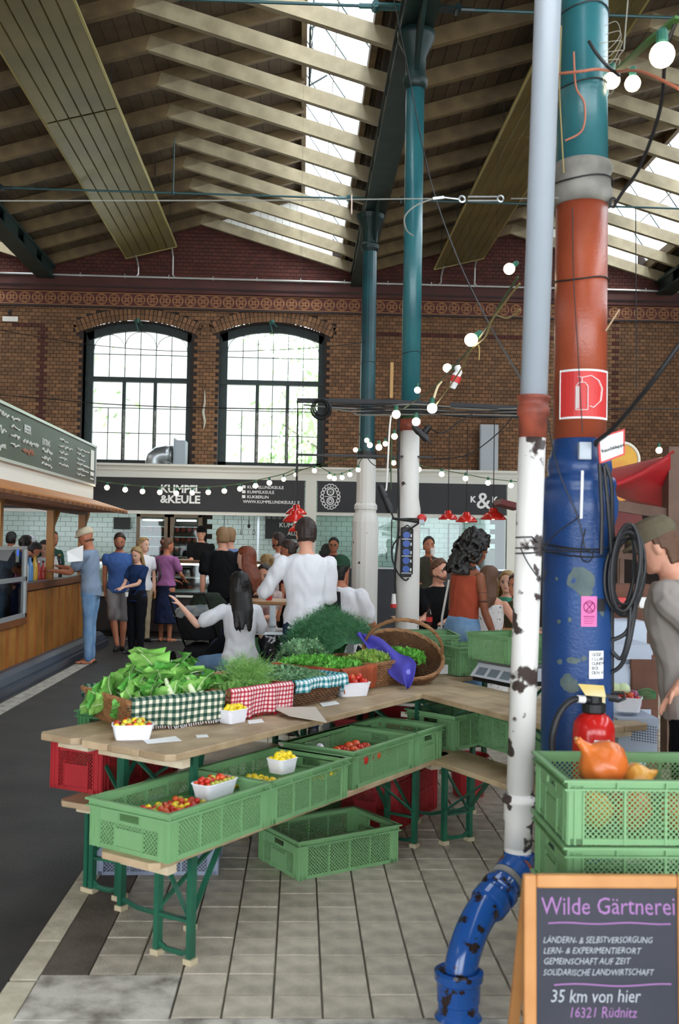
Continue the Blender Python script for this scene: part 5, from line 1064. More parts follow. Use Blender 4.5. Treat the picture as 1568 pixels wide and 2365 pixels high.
def punnet(c, a, L, Wd, H, z, label, fruits, R, flabel, fgrp, n, seed=1):
    random.seed(seed); r = empty('punnet', (c[0], c[1], z), D(a), label, 'punnet', 'white fruit punnets'); t = .004; k = .82
    def ring(s, zz, n_=24):
        out = []
        for i in range(n_):
            th = 2 * PI * i / n_; cx, sx = math.cos(th), math.sin(th); e = .35
            out.append((math.copysign(abs(cx) ** e, cx) * L / 2 * s, math.copysign(abs(sx) ** e, sx) * Wd / 2 * s, zz))
        return out
    rs = [ring(k, 0), ring(k + .02, .006), ring(1, H), ring(1.04, H), ring(1.04, H - .004), ring(k + .05, .012)]
    b = MB(); rr = [ring(k, 0), ring(1.0, H), ring(.95, H), ring(k - .04, .006)]; vs = sum(rr, []); fs = []
    for j in range(3): fs += [(j * 24 + i, j * 24 + (i + 1) % 24, (j + 1) * 24 + (i + 1) % 24, (j + 1) * 24 + i) for i in range(24)]
    fs += [tuple(range(23, -1, -1)), tuple(range(72, 96))]; b.add(vs, fs); b.build('tray', M_pulp, r)
    b = MB(); b.tube([Vector(p) for p in ring(1.0, H)], .003, 5, closed=True); b.build('lip', M_pulp, r)
    u, v = ax(a); 
    for i in range(n):
        top = i >= n * .6; s = .40 if not top else .26; px = random.uniform(-1, 1) * (L / 2 - R) * (1 if not top else .75); py = random.uniform(-1, 1) * (Wd / 2 - R) * (1 if not top else .6)
        gx = max(1, int(L / (2 * R))); gy_ = max(1, int(Wd / (2 * R)))
        if not top: ii = i % (gx * gy_); px = ((ii % gx) + .5) / gx * L * .92 - L * .46; py = ((ii // gx) + .5) / gy_ * Wd * .9 - Wd * .45
        zz = z + (H - R * .25 if not top else H + R * .85) + random.uniform(-.003, .003)
        fruit(Vector((c[0], c[1], 0)) + u * px + v * py + Vector((0, 0, zz)), random.choice(fruits), R * random.uniform(.9, 1.08), flabel, fgrp)
    return r
punnet(gz(306, 1706, .77), 10, .175, .105, .062, .771, 'white punnet of small mixed tomatoes at the near table corner', [M_tr, M_to, M_ty, M_tg, M_tr], .0135, 'small mixed red and yellow tomato in the punnet at the near table corner', 'tomatoes of the corner punnet', 40, 1)
punnet(gz(537, 1668, .77), 50, .13, .10, .062, .771, 'white punnet of yellow tomatoes leaning at the red checked cloth', [M_ty], .0145, 'yellow tomato in the punnet before the red checked cloth', 'yellow tomatoes of the table punnet', 26, 2)
punnet(gz(811, 1606, .77), 25, .20, .13, .075, .771, 'white punnet with large tomatoes before the orange cloth', [M_tr, M_to, M_to, M_tr], .027, 'large tomato in the punnet before the orange cloth', 'large tomatoes of the table punnet', 14, 3)
p_ = cA1 + U55 * .17 - V55 * .02; punnet(p_, 55, .2, .105, .06, .585, 'white punnet of mixed tomatoes sunk in the nearest green crate', [M_tr, M_to, M_tg, M_tr], .0135, 'small tomato in the punnet of the nearest crate', 'tomatoes of the crate punnet', 34, 4)
p_ = cA2 + U55 * .02 - V55 * .03; punnet(p_, 50, .12, .10, .062, .60, 'white punnet heaped with yellow tomatoes in the second crate', [M_ty], .0165, 'yellow tomato in the punnet standing in the second crate', 'yellow tomatoes of the crate punnet', 22, 5)
# loose tomatoes in the crates
random.seed(9)
def loose(c, n, du, dv, z0, mats, R, lb, g):
    for i in range(n):
        p = c + U55 * random.uniform(*du) + V55 * random.uniform(*dv); fruit((p.x, p.y, z0 + random.uniform(0, 1) * .02), random.choice(mats), R * random.uniform(.85, 1.15), lb, g)
def loose_grid(c, du, dv, z, mats, R, lb, g):
    x = du[0]
    while x < du[1]:
        y = dv[0]
        while y < dv[1]:
            p = c + U55 * (x + random.uniform(-.004, .004)) + V55 * (y + random.uniform(-.004, .004)); fruit((p.x, p.y, z + random.uniform(-.006, .008)), random.choice(mats), R * random.uniform(.88, 1.1), lb, g); y += 2 * R + .002
        x += 2 * R + .002
b = MB(); b.b2(-.28, .28, -.18, .18, 0, .07)
def filler(c, z, m, lb, H=.06, a=55, L=.56, Wd=.36, nm='cardboard_inlay'):
    b = MB(); b.b2(-L / 2, L / 2, -Wd / 2, Wd / 2, 0, H); o = b.build(nm, m); o.location = (c[0], c[1], z); o.rotation_euler = (0, 0, D(a)); return tag(o, lb, 'inlay', 'inlays of the crates')
M_inlay = mat('crate_inlay_green', '5d8a50', .8)
filler(cA1, .467, M_inlay, 'flat green inlay raising the tomatoes of the nearest crate', .095); filler(cA2, .467, M_inlay, 'flat green inlay raising the yellow tomatoes of the second crate', .095); filler(cA3, .467, M_inlay, 'flat green inlay raising the red tomatoes of the third crate', .08)
loose_grid(cA1, (-.17, .04), (-.10, .07), .585, [M_tr, M_to, M_tg, M_ty, M_tr], .014, 'small loose mixed tomato in the nearest green crate', 'loose mixed tomatoes in the nearest crate')
loose_grid(cA2, (-.25, -.07), (-.12, .06), .585, [M_ty], .0165, 'loose yellow tomato in the second green crate', 'loose yellow tomatoes in the second crate'); loose_grid(cA2, (.10, .25), (-.18, -.09), .582, [M_ty], .0165, 'loose yellow tomato in the second green crate', 'loose yellow tomatoes in the second crate')
loose_grid(cA3, (-.24, .12), (-.17, .02), .580, [M_tr, M_to, M_tr], .03, 'large loose red tomato in the third green crate', 'loose red tomatoes in the third crate')
q = fruit(gy(738, 1726, 5.0), mat('white_turnip', 'e9e6ee', .3), .022, 'small white round vegetable among the red tomatoes', 'white vegetables', 'turnip', False); q['category'] = 'vegetable'
# pumpkins
M_pump = mat('orange_pumpkin_skin', 'd9762e', .3, col2='c9652a', nscale=5, bump=.15, bscale=60); M_pumpy = mat('yellow_orange_squash', 'dba046', .3)
def pumpkin(p, R, lb, m, d=(-.5, 0, .85), neck=.7):
    o = empty('pumpkin', tuple(p), label=lb, cat='pumpkin', group='pumpkins in the top right crate'); o.rotation_euler = Vector((0, 0, 1)).rotation_difference(Vector(d).normalized()).to_euler()
    b = MB(); n = 40; vs = []; prof = [(0.02, -.78), (.45, -.76), (.8, -.55), (.98, -.15), (.97, .2), (.8, .52), (.52, .74), (.3, .88), (.2, 1.0 + neck * .15), (.15, 1 + neck * .4), (.16, 1 + neck * .55), (.08, 1 + neck * .62)]
    for r_, z_ in prof:
        for k in range(n): a = 2 * PI * k / n; rr = R * r_ * (1 + .03 * math.cos(9 * a) * min(1, r_ * 1.3)); vs.append((rr * math.cos(a), rr * math.sin(a), R * z_))
    m_ = len(prof); b.add(vs, [(i * n + k, i * n + (k + 1) % n, (i + 1) * n + (k + 1) % n, (i + 1) * n + k) for i in range(m_ - 1) for k in range(n)] + [tuple((m_ - 1) * n + k for k in range(n))]); b.build('flesh', m, o, smooth=True)
    b = MB(); b.tube([(0, 0, R * (1 + neck * .55)), (0, 0, R * (1.1 + neck * .6))], R * .07, 8); b.build('stalk', mat('corky_stalk', 'b08a5a', .9), o)
pumpkin((.975, 3.16, .935), .082, 'large glossy orange pumpkin with a neck on top of the crate', M_pump, (-.75, -.1, .7), .8)
pumpkin((1.10, 3.2, .88), .055, 'small yellow pumpkin right of the large orange one', M_pumpy, (.9, 0, .4), .4)
pumpkin((1.28, 3.12, .90), .07, 'yellow orange pumpkin at the right edge of the crate', M_pumpy, (.2, .9, .4), .6)
for i, (x, y, z, R) in enumerate([(.93, 3.1, .81, .06), (1.06, 3.12, .80, .065), (1.2, 3.1, .80, .06), (1.32, 3.15, .79, .055), (.95, 3.28, .80, .06), (1.12, 3.29, .81, .06), (1.27, 3.3, .8, .055)]): pumpkin((x, y, z), R, 'orange pumpkin seen through the crate holes, lower layer', M_pump if i % 3 else M_pumpy, (random.uniform(-1, 1), random.uniform(-1, 1), .3), .5)
# wicker baskets -------------------------------------------------------------
M_wick = mat('brown_wicker', '9c7047', .65, col2='7d5431', nscale=30, rand=.12); M_wickd = mat('dark_wicker', '6d4a2c', .65, col2='553720', nscale=30, rand=.12)
def wicker(name, label, N, a, L, Wd, H, m=M_wick, flare=.03, z=.771, pitch=.0115):
    u, v = ax(a); c = Vector((N[0], N[1], 0)) + u * L / 2 + v * Wd / 2
    r = empty(name, (c.x, c.y, z), D(a), label, 'basket', 'wicker baskets on the long table')
    def rect(s, k, rad=.05):
        l, w = L / 2 + s, Wd / 2 + s; P = 2 * (2 * l + 2 * w); n = int(P / .016); n += n % 2; out = []
        for i in range(n):
            d = P / 2 * 0 + i / n * P / 2 * 1.0
            per = [(-l, -w), (l, -w), (l, w), (-l, w)]; t = i / n * (4 * l + 4 * w); x, y = -l, -w
            for (p0, p1) in zip(per, per[1:] + per[:1]):
                seg = math.hypot(p1[0] - p0[0], p1[1] - p0[1])
                if t <= seg: x, y = p0[0] + (p1[0] - p0[0]) * t / seg, p0[1] + (p1[1] - p0[1]) * t / seg; nx, ny = (p1[1] - p0[1]) / seg, -(p1[0] - p0[0]) / seg; break
                t -= seg
            o = .0035 * (1 if (i + k) % 2 else -1); out.append((x + nx * o, y + ny * o))
        return out
    b = MB(); rows = int(H / pitch)
    for k in range(rows):
        s = flare * k / rows; b.tube([(x, y, .006 + k * pitch) for x, y in rect(s, k)], pitch * .5, 4, closed=True)
    tag(b.build('weave', m, r), kind='stuff')
    b = MB(); b.b2(-L / 2, L / 2, -Wd / 2, Wd / 2, 0, .008); l, w, s = L / 2 - .006, Wd / 2 - .006, flare
    b.add([(-l, -w, 0), (l, -w, 0), (l, w, 0), (-l, w, 0), (-l - s, -w - s, H), (l + s, -w - s, H), (l + s, w + s, H), (-l - s, w + s, H)], [(0, 1, 5, 4), (1, 2, 6, 5), (2, 3, 7, 6), (3, 0, 4, 7)]); b.build('lining', M_wickd, r)
    b = MB()
    for k in range(3): s = flare + .004; b.tube([(x, y, H + .006 * math.sin(i * .9 + k * 2.1) + .004) for i, (x, y) in enumerate(rect(s, k))], .007, 5, closed=True)
    b.build('rim', m, r); return r
bk1 = wicker('wicker_basket', 'brown wicker basket of leafy greens nearest on the table, green checked cloth', (-.735, 4.52), 35, .42, .46, .13)
bk2 = wicker('wicker_basket', 'wicker basket of feathery greens with red checked cloth, second from the near end', (-.33, 4.83), 47, .37, .44, .13)
bk3 = wicker('wicker_basket', 'dark wicker basket with teal checked cloth, third from the near end', (-.03, 5.21), 53, .40, .42, .12, M_wickd)
bk4 = wicker('wicker_basket', 'wicker basket wrapped in rust orange cloth, fourth from the near end', (.23, 5.64), 53, .30, .42, .13)
bk5 = wicker('wicker_basket', 'wicker basket of lovage and dill with blue violet cloth', (.42, 5.92), 53, .30, .40, .14)
M_pg = plaid_mat('green_cream_check', 'e6dfcb', '24463a', 30, .5, '6f7f6d'); M_pr = plaid_mat('red_white_check', 'ecd9d6', 'a81e30', 48, .42, 'c4616a'); M_pt = plaid_mat('teal_white_gingham', 'eff2f0', '1f7580', 34, .5, '8ab7ba')
M_or = mat('rust_orange_cloth', 'a8502a', .95, col2='8f3f20', nscale=9); M_vi = mat('blue_violet_cloth', '4a45a8', .9, col2='8b88d8', nscale=10, thresh=(.66, .69))
def cloth(parent, label, side, L, Wd, H, m, drop=.12, inn=.05, amp=.006, x0=0., x1=1., fl=.03, fringe=None, seed=0, cap=True, nm='checked_cloth'):
    """drapes over the rim of a basket on one side: 'f' front, 'b' back, 'l' left, 'r' right"""
    half = (L if side in 'fb' else Wd) / 2 + fl; off = (Wd if side in 'fb' else L) / 2 + fl; total = inn + .03 + drop
    def fn(u, v):
        x = -half + 2 * half * (x0 + (x1 - x0) * u); s = v * total
        if s < inn: o, z = off - .02, H - (inn - s) + .012
        elif s < inn + .03: t = (s - inn) / .03; o, z = off - .02 + .036 * t, H + .012 + .012 * math.sin(PI * t)
        else: d = s - inn - .03; o, z = off + .016 - fl * .6 * min(1, d / H) + .0, H + .012 - d
        dd = max(0, s - inn) / (drop + .03)
        o += amp * (math.sin(u * 17 + seed) + .6 * math.sin(u * 31 + seed * 2)) * dd + .008 * dd; z += amp * .5 * math.sin(u * 9 + seed) * dd
        z = max(z, .004)
        if side == 'f': return (x, -o, z)
        if side == 'b': return (-x, o, z)
        if side == 'l': return (-o, -x, z)
        return (o, x, z)
    b = MB(); b.grid(fn, 60, 20, uvs=(2 * half * (x1 - x0), total)); o = b.build(nm, m, None, smooth=True, solid=.002)
    o.matrix_world = parent.matrix_basis.copy(); tag(o, label, 'cloth', 'cloths over the baskets')
    if fringe:
        b = MB()
        for k in range(int(2 * half / .012)):
            p = Vector(fn((k + .5) / (2 * half / .012), 1)); b.tube([p, p + Vector((random.uniform(-.004, .004), random.uniform(-.01, .0), -.012))], .002, 4)
        tag(b.build('fringe', fringe, o), kind='stuff')
    return o
cloth(bk1, 'green and cream checked cloth hanging over the near side of the nearest basket', 'f', .42, .46, .13, M_pg, .125, fringe=M_pulp, amp=.008)
cloth(bk1, 'green and cream checked cloth edge at the back of the nearest basket', 'b', .42, .46, .13, M_pg, .05, .07, seed=2)
cloth(bk2, 'red and white checked cloth over the near side of the second basket', 'f', .37, .44, .13, M_pr, .13, amp=.011, seed=3, fringe=M_pr)
cloth(bk2, 'pale red checked cloth at the back of the second basket', 'b', .37, .44, .13, M_pr, .04, .08, seed=1)
cloth(bk3, 'teal gingham cloth over the near side of the third basket', 'f', .40, .42, .12, M_pt, .05, amp=.012, seed=4)
cloth(bk3, 'teal gingham cloth along the far right side of the third basket', 'r', .40, .42, .12, M_pt, .09, .06, seed=5, amp=.010)
cloth(bk3, 'teal gingham cloth at the back of the third basket', 'b', .40, .42, .12, M_pt, .04, .07, seed=6)
cloth(bk4, 'rust orange cloth bunched over the near side of the fourth basket', 'f', .30, .42, .13, M_or, .13, amp=.016, seed=7, nm='orange_cloth'); cloth(bk4, 'rust orange cloth over the left side of the fourth basket', 'l', .30, .42, .13, M_or, .06, .06, amp=.014, seed=8, nm='orange_cloth'); cloth(bk4, 'rust orange cloth bunched right of the fourth basket', 'r', .30, .42, .13, M_or, .1, .06, amp=.014, seed=8, nm='orange_cloth'); cloth(bk4, 'rust orange cloth standing up at the back of the fourth basket', 'b', .30, .42, .13, M_or, .04, .03, amp=.014, seed=9, nm='orange_cloth')
# violet cloth: a long tongue from the dill hill down over the basket corner
vp = [gy(832, 1463, 6.35), gy(868, 1490, 6.25), gy(905, 1520, 6.12), gy(930, 1545, 6.0), gy(940, 1588, 5.92)]; wv = [.03, .055, .075, .085, .012]; ce = spline(vp, 5); b = MB(); nv = len(ce) - 1
def vf(u, v):
    i = min(int(v * nv), nv - 1); f = v * nv - i; p = ce[i].lerp(ce[i + 1], f); w = np.interp(v * 4, range(5), wv); return tuple(p + Vector((1, -.1, .35)).normalized() * (u - .5) * 2 * w + Vector((0, -1, 0)) * .02 * math.sin(u * 9 + v * 5) + Vector((0, 0, .012 * math.sin(u * 5 + v * 14))))
b.grid(vf, 16, 40, uvs=(1, 1)); tag(b.build('violet_cloth', M_vi, None, smooth=True, solid=.003), 'blue violet cloth with white print running down to a point', 'cloth', 'cloths over the baskets')
b = MB(); b.grid(lambda u, v: tuple(gy(838 + 18 * u, 1537 + 26 * v, 5.9) + Vector((0, .01 * math.sin(u * 6), 0))), 6, 6, uvs=(1, 1)); tag(b.build('violet_cloth', M_vi, None, smooth=True, solid=.003), 'corner of the violet cloth peeking out left of its basket', 'cloth', 'cloths over the baskets')
# round basket with a high handle, tipped towards the camera
rb_ = empty('round_basket', (.64, 6.38, .785), label='round brown basket with a high arched handle at the far table end', cat='basket'); rb_.rotation_euler = (D(30), D(8), 0)
b = MB()
for k in range(22):
    t = k / 21; R0 = .12 + .13 * math.sin(t * PI / 2) ** .8; n = 64
    b.tube([((R0 + .004 * (1 if (i + k) % 2 else -1)) * math.cos(2 * PI * i / n), (R0 + .004 * (1 if (i + k) % 2 else -1)) * math.sin(2 * PI * i / n), .01 + t * .17) for i in range(n)], .0055, 4, closed=True)
tag(b.build('weave', M_wickd, rb_), kind='stuff'); b = MB(); b.lathe([(.11, 0), (.125, .01), (.19, .06), (.235, .12), (.246, .18)], n=32, cap=False); b.lathe([(.11, 0), (.001, 0.001)], n=32, cap=False); b.build('lining', M_wickd, rb_)
b = MB()
for k in range(3): b.tube([((.253 + .006 * math.sin(i * .8 + k * 2.1)) * math.cos(2 * PI * i / 60), (.253 + .006 * math.sin(i * .8 + k * 2.1)) * math.sin(2 * PI * i / 60), .185 + .006 * math.cos(i * .8 + k * 2.1)) for i in range(60)], .008, 5, closed=True)
b.build('rim', M_wick, rb_); b = MB()
for k in range(3): b.tube([(-.25 * math.cos(PI * i / 40) + .0, .05 + .006 * math.sin(i * .9 + k * 2.1), .17 + .235 * math.sin(PI * i / 40) + .006 * math.cos(i * .9 + k * 2.1)) for i in range(41)], .008, 6)
b.build('handle', M_wick, rb_)
# greens -------------------------------------------------------------
def gmat(n, a, b_, r=.25): return mat(n, a, .55, col2=b_, nscale=25, rand=r, spec=.3)
M_let = gmat('lettuce_green', '6fb04a', '9dcf6e', .15); M_rib = mat('pale_leaf_rib', 'dfe8bf', .5); M_chard = gmat('deep_chard_green', '4f9a3c', '74b957', .15)
def leaf(L, Wd, bend, ruf, seed, twist=0):
    random.seed(seed); b = MB(); nu, nv = 10, 9; ph = random.uniform(0, 6)
    def fn(u, v):
        w = Wd * float(np.interp(v, [0, .12, .35, .6, .85, 1], [.16, .2, .62, 1, .95, .45])); s = (u - .5) * 2; x = s * w / 2 * (1 + .06 * math.sin(v * 23 + ph)); edge = abs(s) ** 2
        th = bend * v; y = L * (math.sin(th) / bend if bend else 0); z = L * v if not bend else L * math.sin(th) / bend
        yy = L * (1 - math.cos(th)) / bend if bend else 0
        zz = z + ruf * edge * math.sin(v * 16 + s * 2 + ph) * .6; yy += ruf * edge * math.cos(v * 19 + ph * 2 + s) - .10 * Wd * edge
        return (x, yy, zz)
    b.grid(fn, nu, nv); rb2 = MB(); rb2.tube([Vector(fn(.5, t)) + Vector((0, -.001, 0)) for t in [i / 6 for i in range(7)]], [Wd * .04 * (1 - .9 * t) + .0005 for t in [i / 6 for i in range(7)]], 5)
    return b, rb2
lm = []
for s in range(8):
    b, rb2 = leaf(.17 + .015 * (s % 3), .135 + .012 * (s % 4), .8 + .15 * (s % 4), .022, s); m1 = b.mesh('leaf', True); m1.materials.append(M_let if s % 2 else M_chard); m2 = rb2.mesh('rib', True); m2.materials.append(M_rib); lm.append((m1, m2))
random.seed(31)
def greens_head(p, d, n, sc, lb, grp='leafy heads in the nearest basket', spread=.5):
    r = empty('leafy_head', tuple(p), label=lb, cat='vegetable', group=grp); r.rotation_euler = Vector((0, 0, 1)).rotation_difference(Vector(d).normalized()).to_euler()
    for i in range(n):
        m1, m2 = lm[(i * 3 + n) % 8]; a = i * 2.4; tilt = spread * (.25 + .9 * (i / n)); s = sc * random.uniform(.8, 1.1)
        e = (Matrix.Rotation(a, 3, 'Z') @ Matrix.Rotation(-tilt, 3, 'X')).to_euler(); o = inst('leaf', m1, r, (.012 * math.cos(a), .012 * math.sin(a), 0), rot=e, scale=s); inst('rib', m2, r, (.012 * math.cos(a), .012 * math.sin(a), 0), rot=e, scale=s)
    b = MB(); b.tube([(0, 0, -.04), (0, 0, .02), (0, 0, .07)], [.018, .026, .02], 8); b.build('stalk_base', M_rib, r)
u1, v1 = ax(35); O1 = Vector((-.735, 4.52, .83))
hd = [(.10, .10, .03, (-.8, .1, .35), 13, .95, 'floppy leafy head hanging over the left rim of the nearest basket'), (.18, .16, .03, (-.35, .2, .9), 14, .9, 'leafy head left of the middle in the nearest basket'), (.27, .2, .05, (-.1, .25, 1), 18, 1.35, 'tallest leafy head in the middle of the nearest basket'), (.33, .27, .03, (.1, .4, .9), 14, 1.0, 'leafy head at the back right of the nearest basket'), (.14, .33, .02, (-.5, .5, .6), 12, .95, 'leafy head at the back left of the nearest basket'), (.25, .05, .02, (-.6, .6, .45), 12, .85, 'leafy head with pale stalks lying at the front of the nearest basket'), (.36, .08, .03, (-.25, .5, .75), 12, .9, 'leafy head with thick white stalks at the right front of the nearest basket'), (.05, .26, .03, (-.9, .2, .3), 10, .9, 'leafy head drooping over the left back corner of the nearest basket')]
for du, dv, dz, d, n, s, lb in hd: greens_head(O1 + u1 * du + v1 * dv + Vector((0, 0, dz)), d, n, s, lb)
for i, (du, dv) in enumerate(((.22, .03), (.33, .02), (.385, .05))):
    p = O1 + u1 * du + v1 * dv + Vector((0, 0, .02)); b = MB(); b.tube([p, p + Vector((-.02, .03, .06)), p + Vector((-.05, .05, .13))], [.022, .017, .008], 8); tag(b.build('pale_stalk', M_rib, None, smooth=True), ['leftmost', 'middle', 'rightmost'][i] + ' of three pale stalks at the front of the nearest basket', 'vegetable')
def heap(name, label, N, a, L, Wd, z0, hgt, n, ls, m, kind='leaf', seed=1, top=None, z1=.78):
    random.seed(seed); u, v = ax(a); c = Vector((N[0], N[1], 0)) + u * L / 2 + v * Wd / 2; b = MB(); core = MB()
    def h(x, y): return hgt * max(0, 1 - (abs(2 * x / L) ** 2.2 + abs(2 * y / Wd) ** 2.2) / 1.6) ** .6 * (1 + .22 * noise.noise(Vector((x * 12 + seed, y * 12, 0))))
    core.grid(lambda s, t: tuple(c + u * ((s - .5) * L * .96) + v * ((t - .5) * Wd * .96) + Vector((0, 0, z0 + h((s - .5) * L, (t - .5) * Wd) * .85 - .01))), 12, 12)
    for i in range(n):
        x, y = random.uniform(-.5, .5) * L, random.uniform(-.5, .5) * Wd; p = c + u * x + v * y + Vector((0, 0, z0 + h(x, y) + random.uniform(-.02, .012)))
        d = Vector((random.gauss(0, .8), random.gauss(0, .8), random.uniform(.1, 1.0))).normalized(); s = ls * random.uniform(.6, 1.3)
        if kind == 'dill':
            q = p + d * s * 2.2; w = d.orthogonal().normalized() * .0009; b.add([p - w, p + w, q], [(0, 1, 2)])
            for k in range(4):
                t = random.uniform(.3, 1); o = p + d * s * 2.2 * t; e = (d + Vector((random.gauss(0, .7), random.gauss(0, .7), random.gauss(0, .5)))).normalized() * s * .8; w = e.orthogonal().normalized() * .0011; b.add([o - w, o + w, o + e], [(0, 1, 2)])
        else:
            w = d.orthogonal().normalized(); w = (Matrix.Rotation(random.uniform(0, 6), 3, d) @ w); up = w.cross(d)
            if kind == 'parsley':
                for dd, ss in ((d, 1), ((d + w * .9).normalized(), .75), ((d - w * .9).normalized(), .75)): b.add([p, p + dd * s * .55 + w * s * .28 + up * s * .08, p + dd * s, p + dd * s * .55 - w * s * .28 + up * s * .08], [(0, 1, 2, 3)])
            else: b.add([p - d * s * .6, p + w * s * .22 + up * s * .06, p + d * s * .7, p - w * s * .22 + up * s * .06], [(0, 1, 2, 3)])
    r = empty(name, label=label, cat='herbs'); tag(core.build('under_leaves', m, r), kind='stuff'); tag(b.build('leaves', m, r), kind='stuff'); return r
M_par = gmat('parsley_green', '4f9a33', '7cc154', .3); M_ruc = gmat('grey_green_rocket', '57855a', '86ab7e', .3); M_dil = gmat('dark_dill_green', '2f6440', '4d8352', .3); M_fen = gmat('fresh_carrot_green', '5d9440', '8fb865', .3); M_lov = gmat('yellow_green_lovage', '6f9f45', 'a9bf5a', .3)
heap('carrot_greens', 'feathery green tops heaped in the second basket', (-.33, 4.83), 47, .37, .44, .86, .05, 1500, .035, M_fen, 'parsley', 1)
heap('feathery_greens', 'upright feathery tuft in the middle of the second basket', (-.26, 4.98), 47, .17, .17, .86, .12, 900, .04, M_fen, 'dill', 2)
heap('rocket_leaves', 'grey green rocket leaves piled high in the third basket', (-.06, 5.19), 53, .43, .46, .865, .07, 3600, .026, M_ruc, 'leaf', 3)
heap('parsley', 'bright flat parsley piled in the orange lined basket', (.21, 5.62), 53, .34, .46, .885, .055, 2300, .026, M_par, 'parsley', 4)
heap('lovage', 'yellow green lovage spilling at the front of the violet basket', (.42, 5.92), 53, .30, .20, .90, .05, 1200, .026, M_lov, 'parsley', 5)
heap('dill', 'dark feathery dill piled as a hill behind the orange basket', (.13, 6.26), 35, .50, .44, .87, .27, 5500, .03, M_dil, 'dill', 6)
heap('tall_herbs', 'light green herbs at the left foot of the dill hill', (.0, 6.10), 40, .26, .22, .90, .10, 900, .028, M_ruc, 'parsley', 8)
heap('basket_parsley', 'bright green parsley in the round basket', (.49, 6.16), 15, .32, .26, .90, .05, 1500, .028, M_par, 'parsley', 7)
M_box = mat('low_support_box', '5e7f55', .7)
crate((.22, 6.62), 35, 'green crate lying under the dill hill', L=.56, Wd=.4, H=.10, z=.771)
b = MB(); b.b2(0, .6, 0, .9, .73, .77); 
tD = table('side_table', 'third trestle table under the dill behind the long table', 'table', (.36, 6.05, 0), 35, 1.4, .62, .765, ((.2, 1), (1.2, -1)), 3, .03)
# papers, cardboard, scale
for i, (pts, lb) in enumerate((([(340, 1718), (420, 1711), (405, 1700), (330, 1710)], 'white price paper lying beside the corner punnet'), ([(455, 1704), (482, 1702), (478, 1696), (452, 1698)], 'small white slip on the table before the checked cloth'), ([(575, 1672), (610, 1668), (604, 1660), (572, 1664)], 'pinkish price slip right of the yellow tomato punnet'), ([(745, 1632), (785, 1626), (775, 1619), (738, 1624)], 'crumpled white slip behind the cardboard'), ([(1128, 1580), (1170, 1583), (1173, 1574), (1140, 1570)], 'white paper on the side table before the scale'))):
    P0 = [gz(x, y, .7725) for x, y in pts]; b = MB(); b.add([tuple(p) for p in P0], [(0, 1, 2, 3)]); tag(b.build('paper_slip', M_paper, solid=.001), lb, 'paper')
P0 = [gz(628, 1634, .80), gz(668, 1653, .79), gz(755, 1668, .775), gz(728, 1633, .80)]; b = MB(); b.add([tuple(p) for p in P0], [(0, 1, 2, 3)]); tag(b.build('cardboard_sheet', mat('grey_cardboard', 'c2b7a8', .8), solid=.004), 'grey cardboard sheet jutting over the front table edge', 'cardboard')
sc_ = empty('shop_scale', (1.36, 6.28, .77), D(-62), 'flat white shop scale with three displays on the side table', 'scale')
b = MB(); b.b2(-.2, .2, -.17, .17, 0, .03); b.build('base', M_blackm, sc_, bevel=.004); b = MB(); b.add([(-.2, -.19, .03), (.2, -.19, .03), (.2, -.12, .11), (-.2, -.12, .11), (-.2, .17, .03), (.2, .17, .03), (.2, .17, .11), (-.2, .17, .11)], [(0, 1, 2, 3), (3, 2, 6, 7), (4, 7, 6, 5), (0, 3, 7, 4), (1, 5, 6, 2), (0, 4, 5, 1)]); b.build('housing', mat('white_scale_plastic', 'd8dbe0', .4), sc_)
for k in range(3): b = MB(); x = -.16 + k * .12; b.add([(x, -.183, .044), (x + .09, -.183, .044), (x + .09, -.145, .088), (x, -.145, .088)], [(0, 1, 2, 3)]); b.build('display', mat('lcd_grey', '7d8a92', .3), sc_)
b = MB(); b.b2(-.2, .2, -.14, .17, .115, .132); b.build('platter', M_steel, sc_)
# fire extinguisher
q = empty('fire_extinguisher', (1.135, 3.80, .5), label='red fire extinguisher with black valve leaning on the blue column', cat='fire extinguisher')
b = MB(); b.lathe([(.07, 0), (.078, .02), (.08, .04), (.08, .42), (.076, .455), (.055, .485), (.03, .5)], n=32); b.build('cylinder', mat('extinguisher_red', 'c4201c', .2), q, smooth=True)
b = MB(); b.lathe([(.035, .49), (.045, .5), (.045, .53), (.03, .535), (.03, .56), (.02, .57)], n=20); b.build('valve', M_blackm, q)
b = MB(); b.bar((-.03, -.02, .57), (.085, -.03, .56), .02, .012); b.tube([(.05, -.02, .55), (.085, -.03, .545), (.11, -.03, .555), (.105, -.03, .575), (.06, -.02, .575)], .007, 8); b.build('handle', M_blackm, q)
b = MB(); b.tube(spline([(-.02, -.02, .545), (-.09, -.04, .55), (-.14, -.05, .51), (-.17, -.06, .44), (-.175, -.06, .36), (-.16, -.07, .2)], 6), .0125, 12); b.build('hose', mat('black_rubber_hose', '1a1a1c', .5), q, smooth=True); b = MB(); b.tube([(-.045, -.028, .549), (-.075, -.036, .552)], .0145, 12); b.build('hose_ferrule', M_paper, q)
b = MB(); vs = []
for j, z in enumerate((.36, .405)):
    for i in range(9): a = D(-15 + 45 * i / 8 + 0); vs.append((.081 * math.sin(a), -.081 * math.cos(a), z))
b.add(vs, [(i, i + 1, 10 + i, 9 + i) for i in range(8)]); b.build('label', M_paper, q)
for j, ch in enumerate('GLORIA'): a = D(-8 + 6 * j); text(ch, .028, M_redsign, q, (.083 * math.sin(a), -.083 * math.cos(a), .372), (PI / 2, 0, a), name='label_letter', ext=.0004)
q = empty('folded_paper', (1.115, 3.74, 1.075), label='small yellowish paper laid on the extinguisher valve', cat='paper'); b = MB(); b.add([(-.04, -.03, .0), (.035, -.04, -.005), (.045, .02, .028), (-.05, .03, .032)], [(0, 1, 2, 3)]); b.build('sheet', M_yelp, q, solid=.003)
